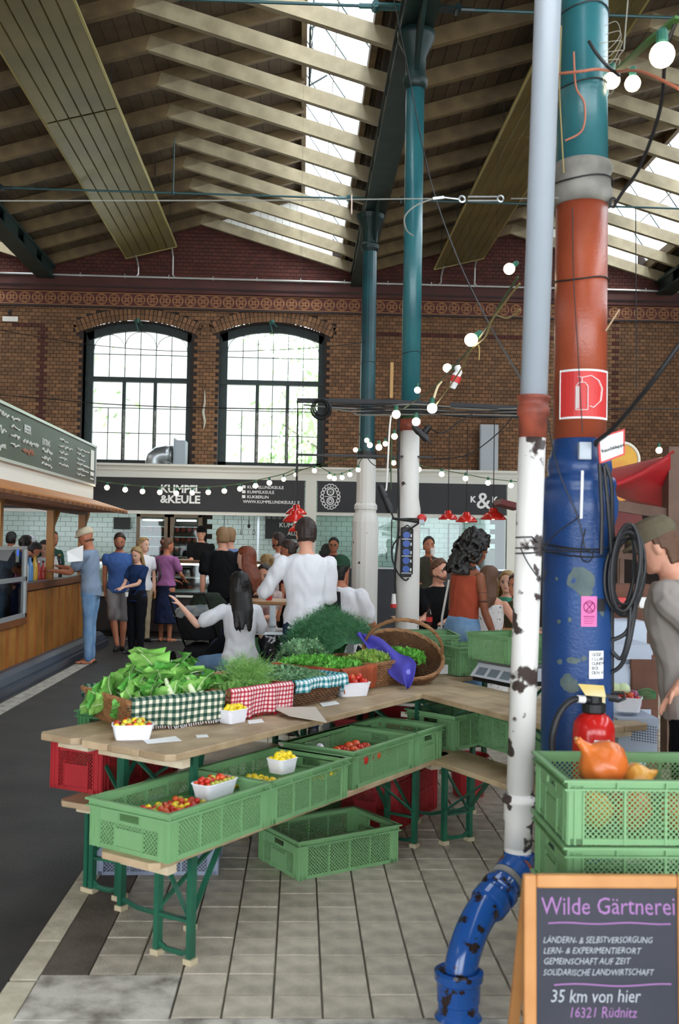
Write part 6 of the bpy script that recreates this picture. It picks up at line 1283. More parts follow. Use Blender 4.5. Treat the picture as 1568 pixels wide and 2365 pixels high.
# chalkboard A-frame
q = empty('chalkboard', (.639, 2.76, 0), label='wooden framed chalkboard with handwritten farm name at the lower right', cat='chalkboard'); q.rotation_euler = (D(-3), 0, 0)
M_pine = mat('honey_pine_frame', 'c98f55', .5, col2='b87d45', nscale=6); W0, H0, fw = .47, .71, .036
for (x0, x1, z0, z1) in ((0, fw, 0, H0), (W0 - fw, W0, 0, H0), (fw, W0 - fw, H0 - fw, H0), (fw, W0 - fw, .06, .06 + fw)): b = MB(); b.b2(x0, x1, -.014, .014, z0, z1); b.build('frame_rail', M_pine, q, bevel=.006)
b = MB(); b.b2(fw - .005, W0 - fw + .005, -.004, .004, .09, H0 - fw + .005); bd = b.build('board', mat('slate_chalkboard', '2c2e38', .7, col2='35363f', nscale=4), q)
b = MB(); b.bar((.02, .02, H0 - .02), (.02, .30, .02), .03, .02); b.bar((W0 - .02, .02, H0 - .02), (W0 - .02, .30, .02), .03, .02); b.bar((.02, .22, .2), (W0 - .02, .22, .2), .02, .03); b.build('rear_leg_frame', M_pine, q)
M_cp = mat('violet_chalk', 'a273a8', .95); M_cw = mat('white_chalk', 'b4b8bd', .95)
def ch(t, x, z, s, m, sx=1, sh=.0): text(t, s, m, bd, (x, -.0045, z), (PI / 2, 0, 0), off=-.0002, ext=.0003, shear=sh, sx=sx * .86, wob=.0022)
ch('Wilde Gärtnerei', .05, .602, .068, M_cp, .97)
for i, t in enumerate(('LÄNDERN- & SELBSTVERSORGUNG', 'LERN- & EXPERIMENTIERORT', 'GEMEINSCHAFT AUF ZEIT', 'SOLIDARISCHE LANDWIRTSCHAFT')): ch(t, .055, .525 - i * .029, .0245, M_cw, .93 if i in (0, 3) else 1.0, .25)
ch('35 km von hier', .075, .365, .05, M_cw, .95, .15); ch('16321 Rüdnitz', .125, .325, .04, M_cp, .95, .15)
b = MB(); b.tube([(.07 + .345 * i / 12, -.005, .578 + .002 * math.sin(i)) for i in range(13)], .0022, 5); b.tube([(.085 + .33 * i / 12, -.005, .412 + .003 * math.sin(i * .7)) for i in range(13)], .0022, 5); b.build('chalk_underline', M_cp, bd)
# ================================================================ right hand stall behind the seller
r = empty('red_tarp', (0, 0, 0), label='red tarpaulin awning stretched between brown timbers at the right', cat='awning'); Yr = 8.2
b = MB(); b.grid(lambda u, v: tuple(gy(1385 + (1560 - 1385) * u, 1000 + 48 + (1090 - 1048) * (1 - u) + 0 * v, Yr - 1.2 * v).lerp(gy(1400 + 155 * u, 1125 - 85 * u ** 1.5, Yr - 1.2), v)), 14, 6, uvs=(1, 1)); b.build('upper_sheet', mat('red_tarp_cloth', 'b3222a', .45), r, solid=.006, smooth=True)
b = MB(); b.grid(lambda u, v: tuple(gy(1408 + 140 * u, (1124 - 75 * u ** 1.4) * (1 - v) + (1130 + 52 * u ** .6) * v, Yr - 1.0 + .5 * v)), 14, 8, uvs=(1, 1)); b.build('hanging_sheet', mat('red_tarp_cloth', 'b3222a', .45), r, solid=.006, smooth=True)
M_tim = mat('brown_painted_timber', '6f5648', .7, col2='5e4739', nscale=4)
r = empty('stall_timberwork', (0, 0, 0), label='brown timber post and beam of the right hand stall', cat='frame')
b = MB(); x = gy(1557, 1200, 7.4).x; b.b2(x - .07, x + .07, 7.33, 7.47, 0, 2.4); b.build('post', M_tim, r); b = MB(); b.bar(gy(1405, 1165, 7.5), gy(1560, 1190, 7.4), .09, .08, up=(0, 0, 1)); b.build('beam', M_tim, r); b = MB(); b.bar(gy(1400, 1280, 7.9), gy(1600, 1300, 7.9), .06, .05); b.build('beam', M_tim, r)
r = empty('yellow_shop_sign', tuple(gy(1435, 1140, 9.2)), label='yellow sign with orange print half hidden by the red tarp', cat='sign'); b = MB(); b.box((0, 0, 0), (.42, .03, .26)); b.build('panel', mat('yellow_sign_panel', 'e0b02c', .5, col2='d98e2a', nscale=4), r); b = MB(); b.b2(-.02, .02, .02, .05, -r.location.z, 0); b.build('mast', M_tim, r)
r = empty('round_yellow_sign', tuple(gy(1436, 1062, 9.0)), label='round yellow and cream sign behind the smoke flap sign', cat='sign'); b = MB(); b.tube([(0, 0, 0), (0, .04, 0)], .16, 28); b.build('disc', mat('yellow_sign_panel', 'e0b02c', .5), r); b = MB(); b.tube([(.158 * math.cos(a), -.005, .158 * math.sin(a)) for a in [2 * PI * k / 28 for k in range(28)]], .014, 6, closed=True); b.build('rim', M_wpaint, r)
r = empty('lit_sign', tuple(gy(1440, 1190, 8.8)), label='pale lit sign edge above the brown roof behind the cap', cat='sign'); b = MB(); b.box((0, 0, 0), (.28, .05, .06)); b.build('panel', mat('cream_lit_panel', 'f3dfa6', .5, emit=.8), r); b = MB(); b.b2(-.02, .02, .03, .06, -r.location.z, 0); b.build('mast', M_tim, r)
b = MB(); b.bar(gy(1380, 1205, 8.6), gy(1480, 1190, 8.6), .3, .05, up=(0, 1, 0)); tag(b.build('red_roof_board', mat('dark_red_board', '6a2420', .6)), 'dark red roof board below the lit sign', 'board')
b = MB(); b.bar(gy(1148, 1160, 13), gy(1195, 1172, 13), .07, .5, up=(0, 1, 0)); tag(b.build('red_roof_board', mat('dark_red_board', '6a2420', .6)), 'dark red parasol edge left of the downpipe at signboard height', 'board')
shade_b = bulb(gy(1549, 1067, 7.6), .05, label='white lamp under the red tarpaulin', group='bulbs of the rising festoon'); bulb(gy(1522, 1040, 9), .03, label='small bulb peeking over the red tarpaulin', group='bulbs of the rising festoon')
# counter goods behind the seller
M_wbox = mat('pale_blue_box', 'bcc7d6', .6); M_bbox = mat('brown_carton', '6b4330', .7, col2='5b3828', nscale=5)
tC = table('side_table', 'low wooden shop table behind the seller at the right', 'table', (1.55, 7.2, 0), 5, 2.2, .6, .8, ((.2, 1), (1.9, -1)), 3, .03)
def boxth(nm, px, py, w, h, y, m, lb, cat='box', d=.3, a=0):
    p = gy(px, py, y); r = empty(nm, (p.x, y, max(0, p.z - h)), D(a), lb, cat); b = MB(); b.b2(0, w, 0, d, 0, h); b.build('body', m, r, bevel=.006); b = MB(); b.b2(-.004, w + .004, -.004, d + .004, h - .05, h + .004); b.build('lid', m, r); return r
bx_ = boxth('cool_box', 1412, 1490, .22, .42, 5.3, M_wbox, 'pale blue box with a slot standing behind the blue column'); b = MB(); b.b2(.06, .18, -.006, 0, .32, .345); b.build('slot', mat('slot_grey', '6d7480', .6), bx_)
boxth('brown_carton', 1459, 1525, .14, .26, 5.28, M_bbox, 'brown carton with a small white label before the seller'); boxth('cool_box', 1416, 1462, .20, 1.2, 5.75, M_wbox, 'flat pale blue box behind the slotted box')
boxth('white_carton', 1478, 1382, .10, .06, 6.0, M_paper, 'small white carton with blue print beside the grey shirt', d=.1); boxth('red_carton', 1415, 1382, .10, .04, 6.0, M_redsign, 'flat red and white packet behind the cable coil', d=.1)
boxth('brown_shelf', 1405, 1395, .32, .02, 6.1, M_wood, 'brown shelf board behind the cable coil', 'shelf', d=.3); boxth('brown_shelf', 1405, 1410, .32, 1.4, 6.14, M_bbox, 'dark brown cabinet below the shelf behind the cable coil', 'shelf', d=.3)
boxth('grey_crate', 1428, 1660, .20, .20, 4.95, mat('grey_perforated_plastic', 'a9b4c4', .5), 'pale grey perforated crate under the seller table'); boxth('yellow_packet', 1470, 1438, .10, .06, 5.9, mat('ochre_packet', 'c58a2c', .6), 'ochre packet between the boxes', d=.08)
b = MB()
for i in range(10):
    for j in range(7): p = gy(1459 + i * 6.2, 1672 + j * 6 + i * .9, 4.935); b.box(p, (.005, .004, .005))
tag(b.build('vent_holes', M_blackm), 'rows of small dark holes in the pale grey crate', 'holes', kind='stuff')
punnet(gy(1450, 1640, 5.05), -20, .14, .10, .07, .80, 'grey white punnet of cherry tomatoes near the seller hand', [M_tr, M_to], .015, 'cherry tomato in the punnet near the seller hand', 'tomatoes near the seller hand', 16, 12)
for i, (x, y, R, m, lb) in enumerate(((1462, 1606, .03, mat('red_onion_skin', '8a3f66', .3), 'purple onion right of the cherry tomatoes'), (1470, 1625, .028, mat('red_onion_skin', '8a3f66', .3), 'dark red onion next to the seller hand'), (1440, 1592, .035, mat('pale_cabbage', 'cfe0b0', .5), 'pale cabbage behind the cherry tomatoes'), (1420, 1590, .03, mat('pale_cabbage', 'cfe0b0', .5), 'pale cabbage leaf beside the blue column'))): o = fruit(gy(x, y, 5.1), m, R, lb, 'vegetables near the seller', 'vegetable', False); o['category'] = 'vegetable'
q = empty('spring_onions', label='green spring onions lying behind the cherry tomatoes', cat='vegetable'); 
for k in range(7): b = MB(); b.tube(spline([gy(1470, 1597 + k * 3, 5.15), gy(1495, 1590 + k * 4, 5.15), gy(1515, 1600 + k * 2, 5.15)]), .003, 5); b.build('stem', M_dil, q)
# ================================================================ people
M_skin = {k: mat('skin_' + k, c, .55, col2=c2, nscale=14, spec=.35) for k, c, c2 in (('fair', 'd9a288', 'cf937a'), ('tan', 'b9785a', 'ad6c50'), ('brown', '8a5238', '7e4930'), ('light', 'e0b199', 'd6a38b'))}
M_eye = mat('eye_white', 'e6e2dc', .3); M_iris = mat('dark_iris', '1e1612', .3); M_lip = mat('lip_red', 'a4564c', .5)
def remesh(b, name, m, parent, voxel, smooth=2, disp=0, ds=10, seed=0):
    me = b.mesh('tmp'); o = bpy.data.objects.new('tmp', me); C.link(o)
    md = o.modifiers.new('r', 'REMESH'); md.mode = 'VOXEL'; md.voxel_size = voxel; md.use_smooth_shade = True
    sm = o.modifiers.new('s', 'SMOOTH'); sm.iterations = smooth; sm.factor = .5
    dg = bpy.context.evaluated_depsgraph_get(); ev = o.evaluated_get(dg); nm = bpy.data.meshes.new_from_object(ev); bpy.data.objects.remove(o); bpy.data.meshes.remove(me)
    if disp:
        n = len(nm.vertices); co = np.zeros(n * 3); nm.vertices.foreach_get('co', co); no = np.zeros(n * 3); nm.vertices.foreach_get('normal', no)
        co = co.reshape(-1, 3); no = no.reshape(-1, 3)
        d = np.sin(co[:, 2] * ds * 1.3 + 3 * np.sin(co[:, 0] * ds + seed) + seed) * np.cos(co[:, 0] * ds * .8 + 2 * np.sin(co[:, 1] * ds * .7 + co[:, 2] * ds * .5))
        co += no * (d * disp)[:, None]; nm.vertices.foreach_set('co', co.ravel())
    nm.name = name; nm.materials.clear(); nm.materials.append(m); nm.polygons.foreach_set('use_smooth', [True] * len(nm.polygons)); nm.update()
    q = bpy.data.objects.new(name, nm); C.link(q); q.parent = parent; return q
def limb(b, pts, rs, n=12):
    b.tube(pts, rs, n); 
    for p, r in zip(pts, rs): b.ell(p, r * .98, 8)
class Pose: pass
def vdir(az, el): return Vector((math.sin(D(az)) * math.cos(D(el)), math.cos(D(az)) * math.cos(D(el)), math.sin(D(el))))
def person(loc, face, H, label, skin='fair', lean=0, side=0, head=(0, 0), pelvis=.53, la=None, ra=None, ll=None, rl=None, top=None, bottom=None, shoes='black', hair=None, voxel=.016, twist=0, build=1.0, sex='m', hands='relax', extra=None, eyes=True, group=None, belly=0):
    """face: world heading in degrees the person looks to (0 = +Y away, 180 = camera). Arms/legs: ((az,el) upper, (az,el) lower) in body space, az 0 = forward, + = to the person's right"""
    root = empty('person', loc, -D(face), label, 'person', group); s = H / 1.75; P = lambda x, y, z: Vector((x, y, z)) * s
    B = MB(); sk = M_skin[skin]; w = build; f = sex == 'f'; hipw = .092 if f else .085; sh = (.165 if f else .19) * w
    pz = pelvis * 1.75; pel = P(0, 0, pz); R = Matrix.Rotation(D(-lean), 3, 'X') @ Matrix.Rotation(D(side), 3, 'Y')
    Rt = R @ Matrix.Rotation(D(twist), 3, 'Z')
    def T(x, y, z, RR=None): return pel + (R if z < .18 else Rt) @ (Vector((x, y, z)) * s)
    # torso rings from crotch to neck; z measured from the pelvis centre
    ringsz = [(-.10, .085, .075, 0), (-.04, .155, .105, 0), (.04, .16 if not f else .165, .108, 0), (.12, .138 if not f else .128, .098, .0), (.20, .138 if not f else .122, .095 + belly, .005), (.30, .158 * w if not f else .138, .108, .008), (.38, .168 * w if not f else .145, .108 if not f else .115, .01), (.46, .168 * w, .092, 0), (.505, .135 * w, .076, -.005), (.54, .078, .062, -.008), (.56, .055, .057, -.005), (.60, .050, .054, .008)]
    def rings(infl, z0, z1, ex=0): return [(T(0, y0, z), (rx + infl) * s, (ry + infl) * s, R if z < .18 else Rt) for z, rx, ry, y0 in ringsz if z0 <= z <= z1]
    B.loft(rings(0, -.2, 1), 18)
    # head
    hz = .60; hc0 = T(0, .012, hz); Rh = Rt @ Matrix.Rotation(D(-head[0]), 3, 'Z') @ Matrix.Rotation(D(head[1]), 3, 'X')
    def Hd(x, y, z): return hc0 + Rh @ (Vector((x, y, z)) * s)
    for z, rx, ry, y0 in []: pass
    hr = [(-.01, .030, .030, .045), (.0, .045, .045, .035), (.02, .056, .065, .022), (.05, .066, .082, .012), (.08, .071, .090, .006), (.115, .075, .095, .0), (.15, .074, .094, -.002), (.18, .065, .082, -.004), (.205, .045, .058, -.006), (.218, .02, .03, -.006)]
    B.loft([(Hd(0, y0, z), rx * s, ry * s, Rh) for z, rx, ry, y0 in hr], 18)
    B.loft([(Hd(0, .088, .055), .012 * s, .012 * s, Rh), (Hd(0, .098, .068), .016 * s, .016 * s, Rh), (Hd(0, .096, .09), .010 * s, .012 * s, Rh), (Hd(0, .088, .11), .008 * s, .008 * s, Rh)], 8)
    for e in (-1, 1): B.ell(Hd(e * .074, -.005, .085), (.012 * s, .02 * s, .032 * s), 8, rot=Rh)
    B.ell(Hd(0, .078, .008), (.022 * s, .018 * s, .016 * s), 8, rot=Rh); B.ell(Hd(0, .084, .040), (.022 * s, .012 * s, .010 * s), 8, rot=Rh)
    B.ell(Hd(0, .083, .118), (.05 * s, .014 * s, .012 * s), 8, rot=Rh)
    B.tube([T(0, -.01, .50), hc0 + Rh @ Vector((0, -.012, .05)) * s], [.055 * s * (1 if not f else .88)] * 2, 12)
    # arms
    def arm(sgn, a):
        a = a or ((0, -88), (0, -80)); o = T(sgn * sh, -.005, .462)
        def cv(t): v = vdir(t[0] if sgn > 0 else t[0], t[1]); return (Rt @ v) if len(t) < 3 else v
        d1, d2 = cv(a[0]), cv(a[1])
        if a[0][1] < -80: d1 = (d1 + Rt @ Vector((sgn * .13, 0, 0))).normalized()
        e = o + d1 * .285 * s; wr = e + d2 * .25 * s; return o, e, wr, d1, d2
    arms = {}
    for sgn, a in ((-1, la), (1, ra)):
        o, e, wr, d1, d2 = arm(sgn, a); arms[sgn] = (o, e, wr, d1, d2); k = .86 if f else 1.0
        limb(B, [o, o.lerp(e, .35), o.lerp(e, .7), e], [.048 * s * k * w, .047 * s * k, .041 * s * k, .037 * s * k]); limb(B, [e, e.lerp(wr, .3), e.lerp(wr, .7), wr], [.037 * s * k, .040 * s * k, .031 * s * k, .025 * s * k])
        # hand: palm and five fingers
        z = d2; side_ = Vector((0, 0, 1)).cross(z); side_ = side_.normalized() if side_.length > .1 else (Rt @ Vector((0, 1, 0)))
        if abs(d2.z) > .8: side_ = Rt @ Vector((0, 1, 0)) - d2 * (Rt @ Vector((0, 1, 0))).dot(d2); side_.normalize()
        nrm = z.cross(side_); palm = wr + z * .045 * s; Rp = Matrix((side_, nrm, z)).transposed()
        B.ell(palm, (.040 * s * k, .016 * s, .052 * s), 10, rot=Rp); B.tube([wr, palm], [.024 * s * k, .022 * s * k], 8)
        cur = -1 * sgn * (1 if abs(d2.z) > .8 else -1)
        for j, (x, L) in enumerate(((-.03, .062), (-.010, .075), (.011, .072), (.031, .060))):
            p0 = palm + side_ * x * s * k + z * .035 * s; bend = .35 if hands == 'relax' else 1.2
            p1 = p0 + (z * math.cos(bend * .5) + nrm * cur * math.sin(bend * .5)) * L * .5 * s; p2 = p1 + (z * math.cos(bend * 1.3) + nrm * cur * math.sin(bend * 1.3)) * L * .5 * s
            B.tube([p0, p1, p2], [.0092 * s, .0085 * s, .007 * s], 7); B.ell(p2, .0072 * s, 6)
        th = palm - z * .02 * s + side_ * (.033 * s); t1 = th + (side_ * .6 + z * .6 + nrm * cur * .4).normalized() * .035 * s; t2 = t1 + (z * .9 + nrm * cur * .4).normalized() * .028 * s
        B.tube([th, t1, t2], [.013 * s, .010 * s, .008 * s], 7)
    legs = {}
    for sgn, a in ((-1, ll), (1, rl)):
        a = a or ((0, -89), (0, -91)); o = T(sgn * hipw, 0, -.03)
        d1, d2 = vdir(*a[0]), vdir(*a[1]); kn = o + d1 * .43 * s; an = kn + d2 * (.40) * s; legs[sgn] = (o, kn, an, d2)
        limb(B, [o, o.lerp(kn, .4), o.lerp(kn, .8), kn], [.085 * s, .075 * s, .058 * s, .052 * s]); limb(B, [kn, kn.lerp(an, .3), kn.lerp(an, .65), an], [.052 * s, .055 * s, .042 * s, .034 * s])
        fo = Vector((d2.x, max(.0, 0), 0)); fd = Vector((sgn * .18, 1, 0)).normalized(); B.loft([(an + fd * (-.045 * s) - Vector((0, 0, .035 * s)), .028 * s, .03 * s, None), (an - Vector((0, 0, .03 * s)), .034 * s, .045 * s, None)], 8)
        B.tube([an - Vector((0, 0, .045 * s)) - fd * .05 * s, an - Vector((0, 0, .05 * s)) + fd * .06 * s, an - Vector((0, 0, .058 * s)) + fd * .16 * s], [.03 * s, .034 * s, .022 * s], 10)
    remesh(B, 'body', sk, root, voxel * .8, 1)
    # face
    if eyes:
        b = MB(); b2 = MB(); b3 = MB()
        for e in (-1, 1):
            b.ell(Hd(e * .031, .080, .100), (.0145 * s, .010 * s, .0085 * s), 10, rot=Rh); b2.ell(Hd(e * .031, .088, .100), (.0075 * s, .006 * s, .0075 * s), 8, rot=Rh)
            b2.bar(Hd(e * .015, .092, .121), Hd(e * .05, .082, .122), .008 * s, .008 * s)
            b2.bar(Hd(e * .017, .090, .108), Hd(e * .046, .084, .107), .003 * s, .006 * s)
        b3.ell(Hd(0, .092, .040), (.022 * s, .006 * s, .0055 * s), 10, rot=Rh)
        b.build('eye_whites', M_eye, root); b2.build('eyes_and_brows', M_iris, root); b3.build('lips', M_lip, root)
    # clothes
    if top:
        m, slv, z0 = top['m'], top.get('sleeve', .55), top.get('z0', -.04); inf = top.get('inf', .017); b = MB(); rg = rings(inf, z0, .51 if not top.get('tank') else .46)
        zf = rg[0]; b.loft([(zf[0] - Rt @ Vector((0, 0, .03 * s)), zf[1] * 1.01, zf[2] * 1.02, R)] + rg + ([(T(0, -.006, .535), (.078 + inf) * s * (.95), (.062 + inf) * s, Rt)] if not top.get('tank') else []), 20)
        for sgn in (-1, 1):
            o, e, wr, d1, d2 = arms[sgn]
            if slv <= 0: continue
            k = (.86 if f else 1); g = inf + .002
            if slv <= 1: limb(b, [o - d1 * .0, o + d1 * .285 * s * slv * .5, o + d1 * .285 * s * slv], [(.044 * w * k + g) * s, (.047 * k + g + .003) * s, (.046 * k + g + .007) * s])
            else: limb(b, [o, o.lerp(e, .5), e], [(.044 * w * k + g) * s, (.045 * k + g) * s, (.038 * k + g) * s]); limb(b, [e, e.lerp(wr, (slv - 1) * .5), e.lerp(wr, (slv - 1))], [(.040 * k + g) * s, (.040 * k + g) * s, (.031 * k + g) * s])
        remesh(b, top.get('name', 't_shirt'), m, root, voxel * .8, 2, top.get('disp', .0045), 22, loc[0] * 7)
    if bottom:
        m, kind = bottom['m'], bottom['kind']; inf = bottom.get('inf', .009); b = MB(); rg = rings(inf, -.04, .14); lo = [(T(0, 0, -.09), (.13) * s, (.10) * s, R)]
        if kind == 'skirt':
            hem = bottom.get('hem', .55); b.loft([(pel + Vector((0, 0, -hem * s)), .21 * s, .16 * s, None), (pel + Vector((0, 0, -hem * .6 * s)), .20 * s, .15 * s, None), (pel + Vector((0, 0, -.15 * s)), .18 * s, .135 * s, None)] + rg, 20)
        else:
            b.loft(lo + rg, 20)
            for sgn in (-1, 1):
                o, kn, an, d2 = legs[sgn]; g = inf
                if kind == 'shorts': limb(b, [o, o.lerp(kn, .5), o.lerp(kn, .95)], [(.09 + g) * s, (.082 + g) * s, (.072 + g * 1.8) * s])
                else: limb(b, [o, o.lerp(kn, .4), o.lerp(kn, .8), kn], [(.088 + g) * s, (.077 + g) * s, (.060 + g) * s, (.055 + g) * s]); limb(b, [kn, kn.lerp(an, .3), kn.lerp(an, .65), an], [(.055 + g) * s, (.056 + g) * s, (.047 + g) * s, (.043 + g) * s])
        remesh(b, {'skirt': 'skirt', 'shorts': 'shorts', 'trousers': 'trousers', 'jeans': 'jeans'}[kind], m, root, voxel * .8, 2, .004, 24, loc[1])
    if shoes:
        ms = {'black': mat('black_shoe', '17171a', .5), 'sandal': mat('black_sandal', '201a18', .6), 'white': mat('white_sneaker', 'd9d9d6', .5)}[shoes]
        for sgn in (-1, 1):
            o, kn, an, d2 = legs[sgn]; fd = Vector((sgn * .18, 1, 0)).normalized(); b = MB()
            if shoes == 'sandal': b.tube([an - Vector((0, 0, .085 * s)) - fd * .07 * s, an - Vector((0, 0, .085 * s)) + fd * .18 * s], [.034 * s, .036 * s], 8); b.tube([an - Vector((0, 0, .06 * s)) + fd * .08 * s + Vector((.034 * s, 0, 0)), an - Vector((0, 0, .025 * s)) + fd * .08 * s, an - Vector((0, 0, .06 * s)) + fd * .08 * s - Vector((.034 * s, 0, 0))], .009 * s, 6); b.v = [(x, y, min(z, 9) if z > an.z - .07 * s else an.z - .078 * s + (z - (an.z - .085 * s)) * .25) for x, y, z in b.v]; b.build('sandal', ms, root)
            else: limb(b, [an - Vector((0, 0, .04 * s)) - fd * .045 * s, an - Vector((0, 0, .045 * s)) + fd * .05 * s, an - Vector((0, 0, .055 * s)) + fd * .17 * s], [.042 * s, .043 * s, .032 * s]); remesh(b, 'shoe', ms, root, voxel * .8, 1); b = MB(); b.tube([an - Vector((0, 0, .085 * s)) - fd * .075 * s, an - Vector((0, 0, .085 * s)) + fd * .06 * s, an - Vector((0, 0, .085 * s)) + fd * .195 * s], [.038 * s, .042 * s, .036 * s], 10); b.v = [(x, y, an.z - .085 * s + (z - (an.z - .085 * s)) * .22) for x, y, z in b.v]; b.build('sole', M_paper if hair and hair.get('whitesole') else ms, root)
    # hair and hats
    if hair:
        k = hair['k']; mh = hair['m']; b = MB(); random.seed(int(abs(loc[0] * 100)) + 5)
        def capshape(infl, zlow_front=.125, zlow_back=.03, n=16):
            for z in (.06, .085, .11, .135, .16, .185, .205, .222):
                t = (z - .06) / .16; rx = np.interp(z, [.05, .115, .15, .18, .205, .222], [.070, .077, .076, .067, .048, .022]) + infl; ry = np.interp(z, [.05, .115, .15, .18, .205, .222], [.088, .097, .096, .084, .062, .03]) + infl
                cut = np.interp(z, [.06, .10, .13, .155, .17], [-.035, -.01, .012, .045, .075]) if True else 1
                for i in range(n):
                    a = 2 * PI * i / n; x, y = rx * math.cos(a), ry * math.sin(a)
                    if y > cut or (abs(x) > .05 and z < .1 and y > -.03): continue
                    b.ell(Hd(x * .93, y * .93 - .004, z), (.019 * s, .019 * s, .018 * s), 6)
        if k != 'bald' and k != 'cap': capshape(.006 if k == 'short' else .012)
        if k in ('short', 'bald'):
            for i in range(10): a = PI + PI * i / 9; b.ell(Hd(.062 * math.cos(a), .078 * math.sin(a) - .004, .045), (.017 * s,) * 3, 6)
        if k == 'cap':
            for zz, rx, ry in ((.125, .074, .094), (.105, .073, .093), (.085, .071, .090), (.065, .068, .086), (.045, .064, .080), (.025, .058, .074), (.005, .052, .066)):
                lo_ = .02 if zz > .08 else .16
                for i in range(15): a = PI * (1 + lo_) + PI * (1 - 2 * lo_) * i / 14; b.ell(Hd(rx * math.cos(a), ry * math.sin(a) - .002, zz), (.014 * s,) * 3, 6)
        if k == 'bun': b.ell(Hd(0, -.11, .15), (.045 * s,) * 3, 10); b.ell(Hd(.02, -.125, .16), (.03 * s,) * 3, 8)
        if k == 'bob':
            for i in range(60): a = random.uniform(PI * .9, PI * 2.1); b.ell(Hd(.09 * math.cos(a), .095 * math.sin(a) - .01, random.uniform(-.03, .15)), (random.uniform(.02, .032) * s,) * 3, 6)
        if k == 'curly':
            b.ell(Hd(0, -.055, .10), (.10 * s, .085 * s, .11 * s), 14, rot=Rh); b.ell(Hd(0, -.08, -.03), (.08 * s, .05 * s, .10 * s), 12, rot=Rh)
            for i in range(620):
                a = random.uniform(0, 2 * PI); z = random.uniform(-.17, .25); rr = random.uniform(.85, 1.12) * (.13 if z > .02 else .115) * (1 - max(0, z - .12) * 3.2); y = rr * 1.05 * math.sin(a) - .035
                if y > .03 and z < .16: continue
                b.ell(Hd(rr * math.cos(a), y, z), (random.uniform(.011, .021) * s,) * 3, 6)
        if k == 'long':
            L = hair.get('L', .4); Wd = hair.get('W', .085)
            for i in range(26):
                a = PI + PI * (i + .5) / 26; x, y = Wd * math.cos(a), .09 * math.sin(a); p0 = Hd(x * .85, y * .9, .15); p1 = Hd(x, y, .03); p2 = p1 + Rt @ Vector((x * .15, -.055, -.5 * L)) * s; p3 = p2 + Rt @ Vector((-x * .3 + random.uniform(-.02, .02), -.02, -.5 * L * random.uniform(.75, 1.15))) * s
                b.tube([p0, p1, p2, p3], [.02 * s, .022 * s, .02 * s, .008 * s], 6)
        hh = remesh(b, 'hair', mh, root, voxel * .75, 1, .0015, 90) if b.v else None
        if k == 'strand': pass
        if hair.get('beard'):
            b = MB()
            for i in range(14): a = PI * (i + .5) / 14; b.ell(Hd(.062 * math.cos(a), .055 * math.sin(a) + .028, .018 + .03 * abs(math.cos(a))), (.016 * s,) * 3, 6)
            b.ell(Hd(-.012, .095, .052), (.014 * s, .006 * s, .006 * s), 6); b.ell(Hd(.012, .095, .052), (.014 * s, .006 * s, .006 * s), 6); remesh(b, 'beard', mh, root, voxel * .7, 1)
        if hair.get('hat'):
            t, mm = hair['hat']; b = MB()
            if t == 'flat':
                b.loft([(Hd(0, -.0, .125), .086 * s, .105 * s, Rh), (Hd(0, .0, .15), .094 * s, .118 * s, Rh), (Hd(0, .005, .185), .09 * s, .115 * s, Rh), (Hd(0, .005, .215), .072 * s, .095 * s, Rh), (Hd(0, 0, .232), .035 * s, .05 * s, Rh)], 20); b.loft([(Hd(0, .085, .128), .07 * s, .07 * s, Rh), (Hd(0, .08, .145), .068 * s, .07 * s, Rh)], 16)
            else:
                b.loft([(Hd(0, -.005, .118), .083 * s, .103 * s, Rh), (Hd(0, -.005, .15), .085 * s, .105 * s, Rh), (Hd(0, -.005, .19), .076 * s, .094 * s, Rh), (Hd(0, -.005, .22), .052 * s, .066 * s, Rh), (Hd(0, -.005, .236), .02 * s, .03 * s, Rh)], 20)
                sg = -1 if t == 'backcap' else 1
                if t != 'nobrim': b.loft([(Hd(0, .10 * sg, .120), .062 * s, .075 * s, Rh), (Hd(0, .10 * sg, .130), .06 * s, .073 * s, Rh)], 16)
            remesh(b, 'cap', mm, root, voxel * .7, 1)
        if hair.get('glasses'):
            b = MB()
            for e in (-1, 1): b.tube([Hd(e * .032 + .021 * math.cos(a), .097, .1 + .017 * math.sin(a)) for a in [2 * PI * i / 12 for i in range(12)]], .0028 * s, 5, closed=True); b.bar(Hd(e * .053, .097, .104), Hd(e * .075, .0, .1), .004 * s)
            b.bar(Hd(-.011, .098, .102), Hd(.011, .098, .102), .004 * s); b.build('glasses', M_iris, root)
    root_info = Pose(); root_info.root, root_info.T, root_info.Hd, root_info.arms, root_info.legs, root_info.s, root_info.pel, root_info.Rt = root, T, Hd, arms, legs, s, pel, Rt
    return root_info
def seat(drop, H, spread=14):
    s = H / 1.75; pv = .53 - drop / H; t = math.degrees(math.asin(max(-.98, min(.98, ((pv * 1.75 - .03 - .085 - .40) / .43)))))
    return dict(pelvis=pv, ll=((-spread, -t), (0, -89)), rl=((spread, -t), (0, -89)))
def pz(px, y, z=0): p = gy(px, 1300, y); return (p.x, y, z)
def cm(n, c, c2=None, **k): return mat(n, c, .9, col2=c2, nscale=6, spec=.15, **k)
M_hb = mat('black_hair', '14100e', .5); M_hd = mat('dark_brown_hair', '2a1b14', .55); M_hbr = mat('brown_hair', '5a3a24', .6); M_hbl = mat('dark_blonde_hair', 'a58558', .6, col2='7e6238', nscale=30); M_hred = mat('auburn_hair', '7c3a1c', .55, col2='5d2a14', nscale=30); M_hsb = mat('short_blond_hair', '8a6a48', .7)
BLK = cm('black_jersey', '141416'); WHT = cm('white_cotton', 'dddde0'); DEN = cm('light_blue_denim', '5f82a8', '7d9dbd'); NAVY = cm('navy_cotton', '1d3157'); DKT = cm('black_trousers', '14151a')
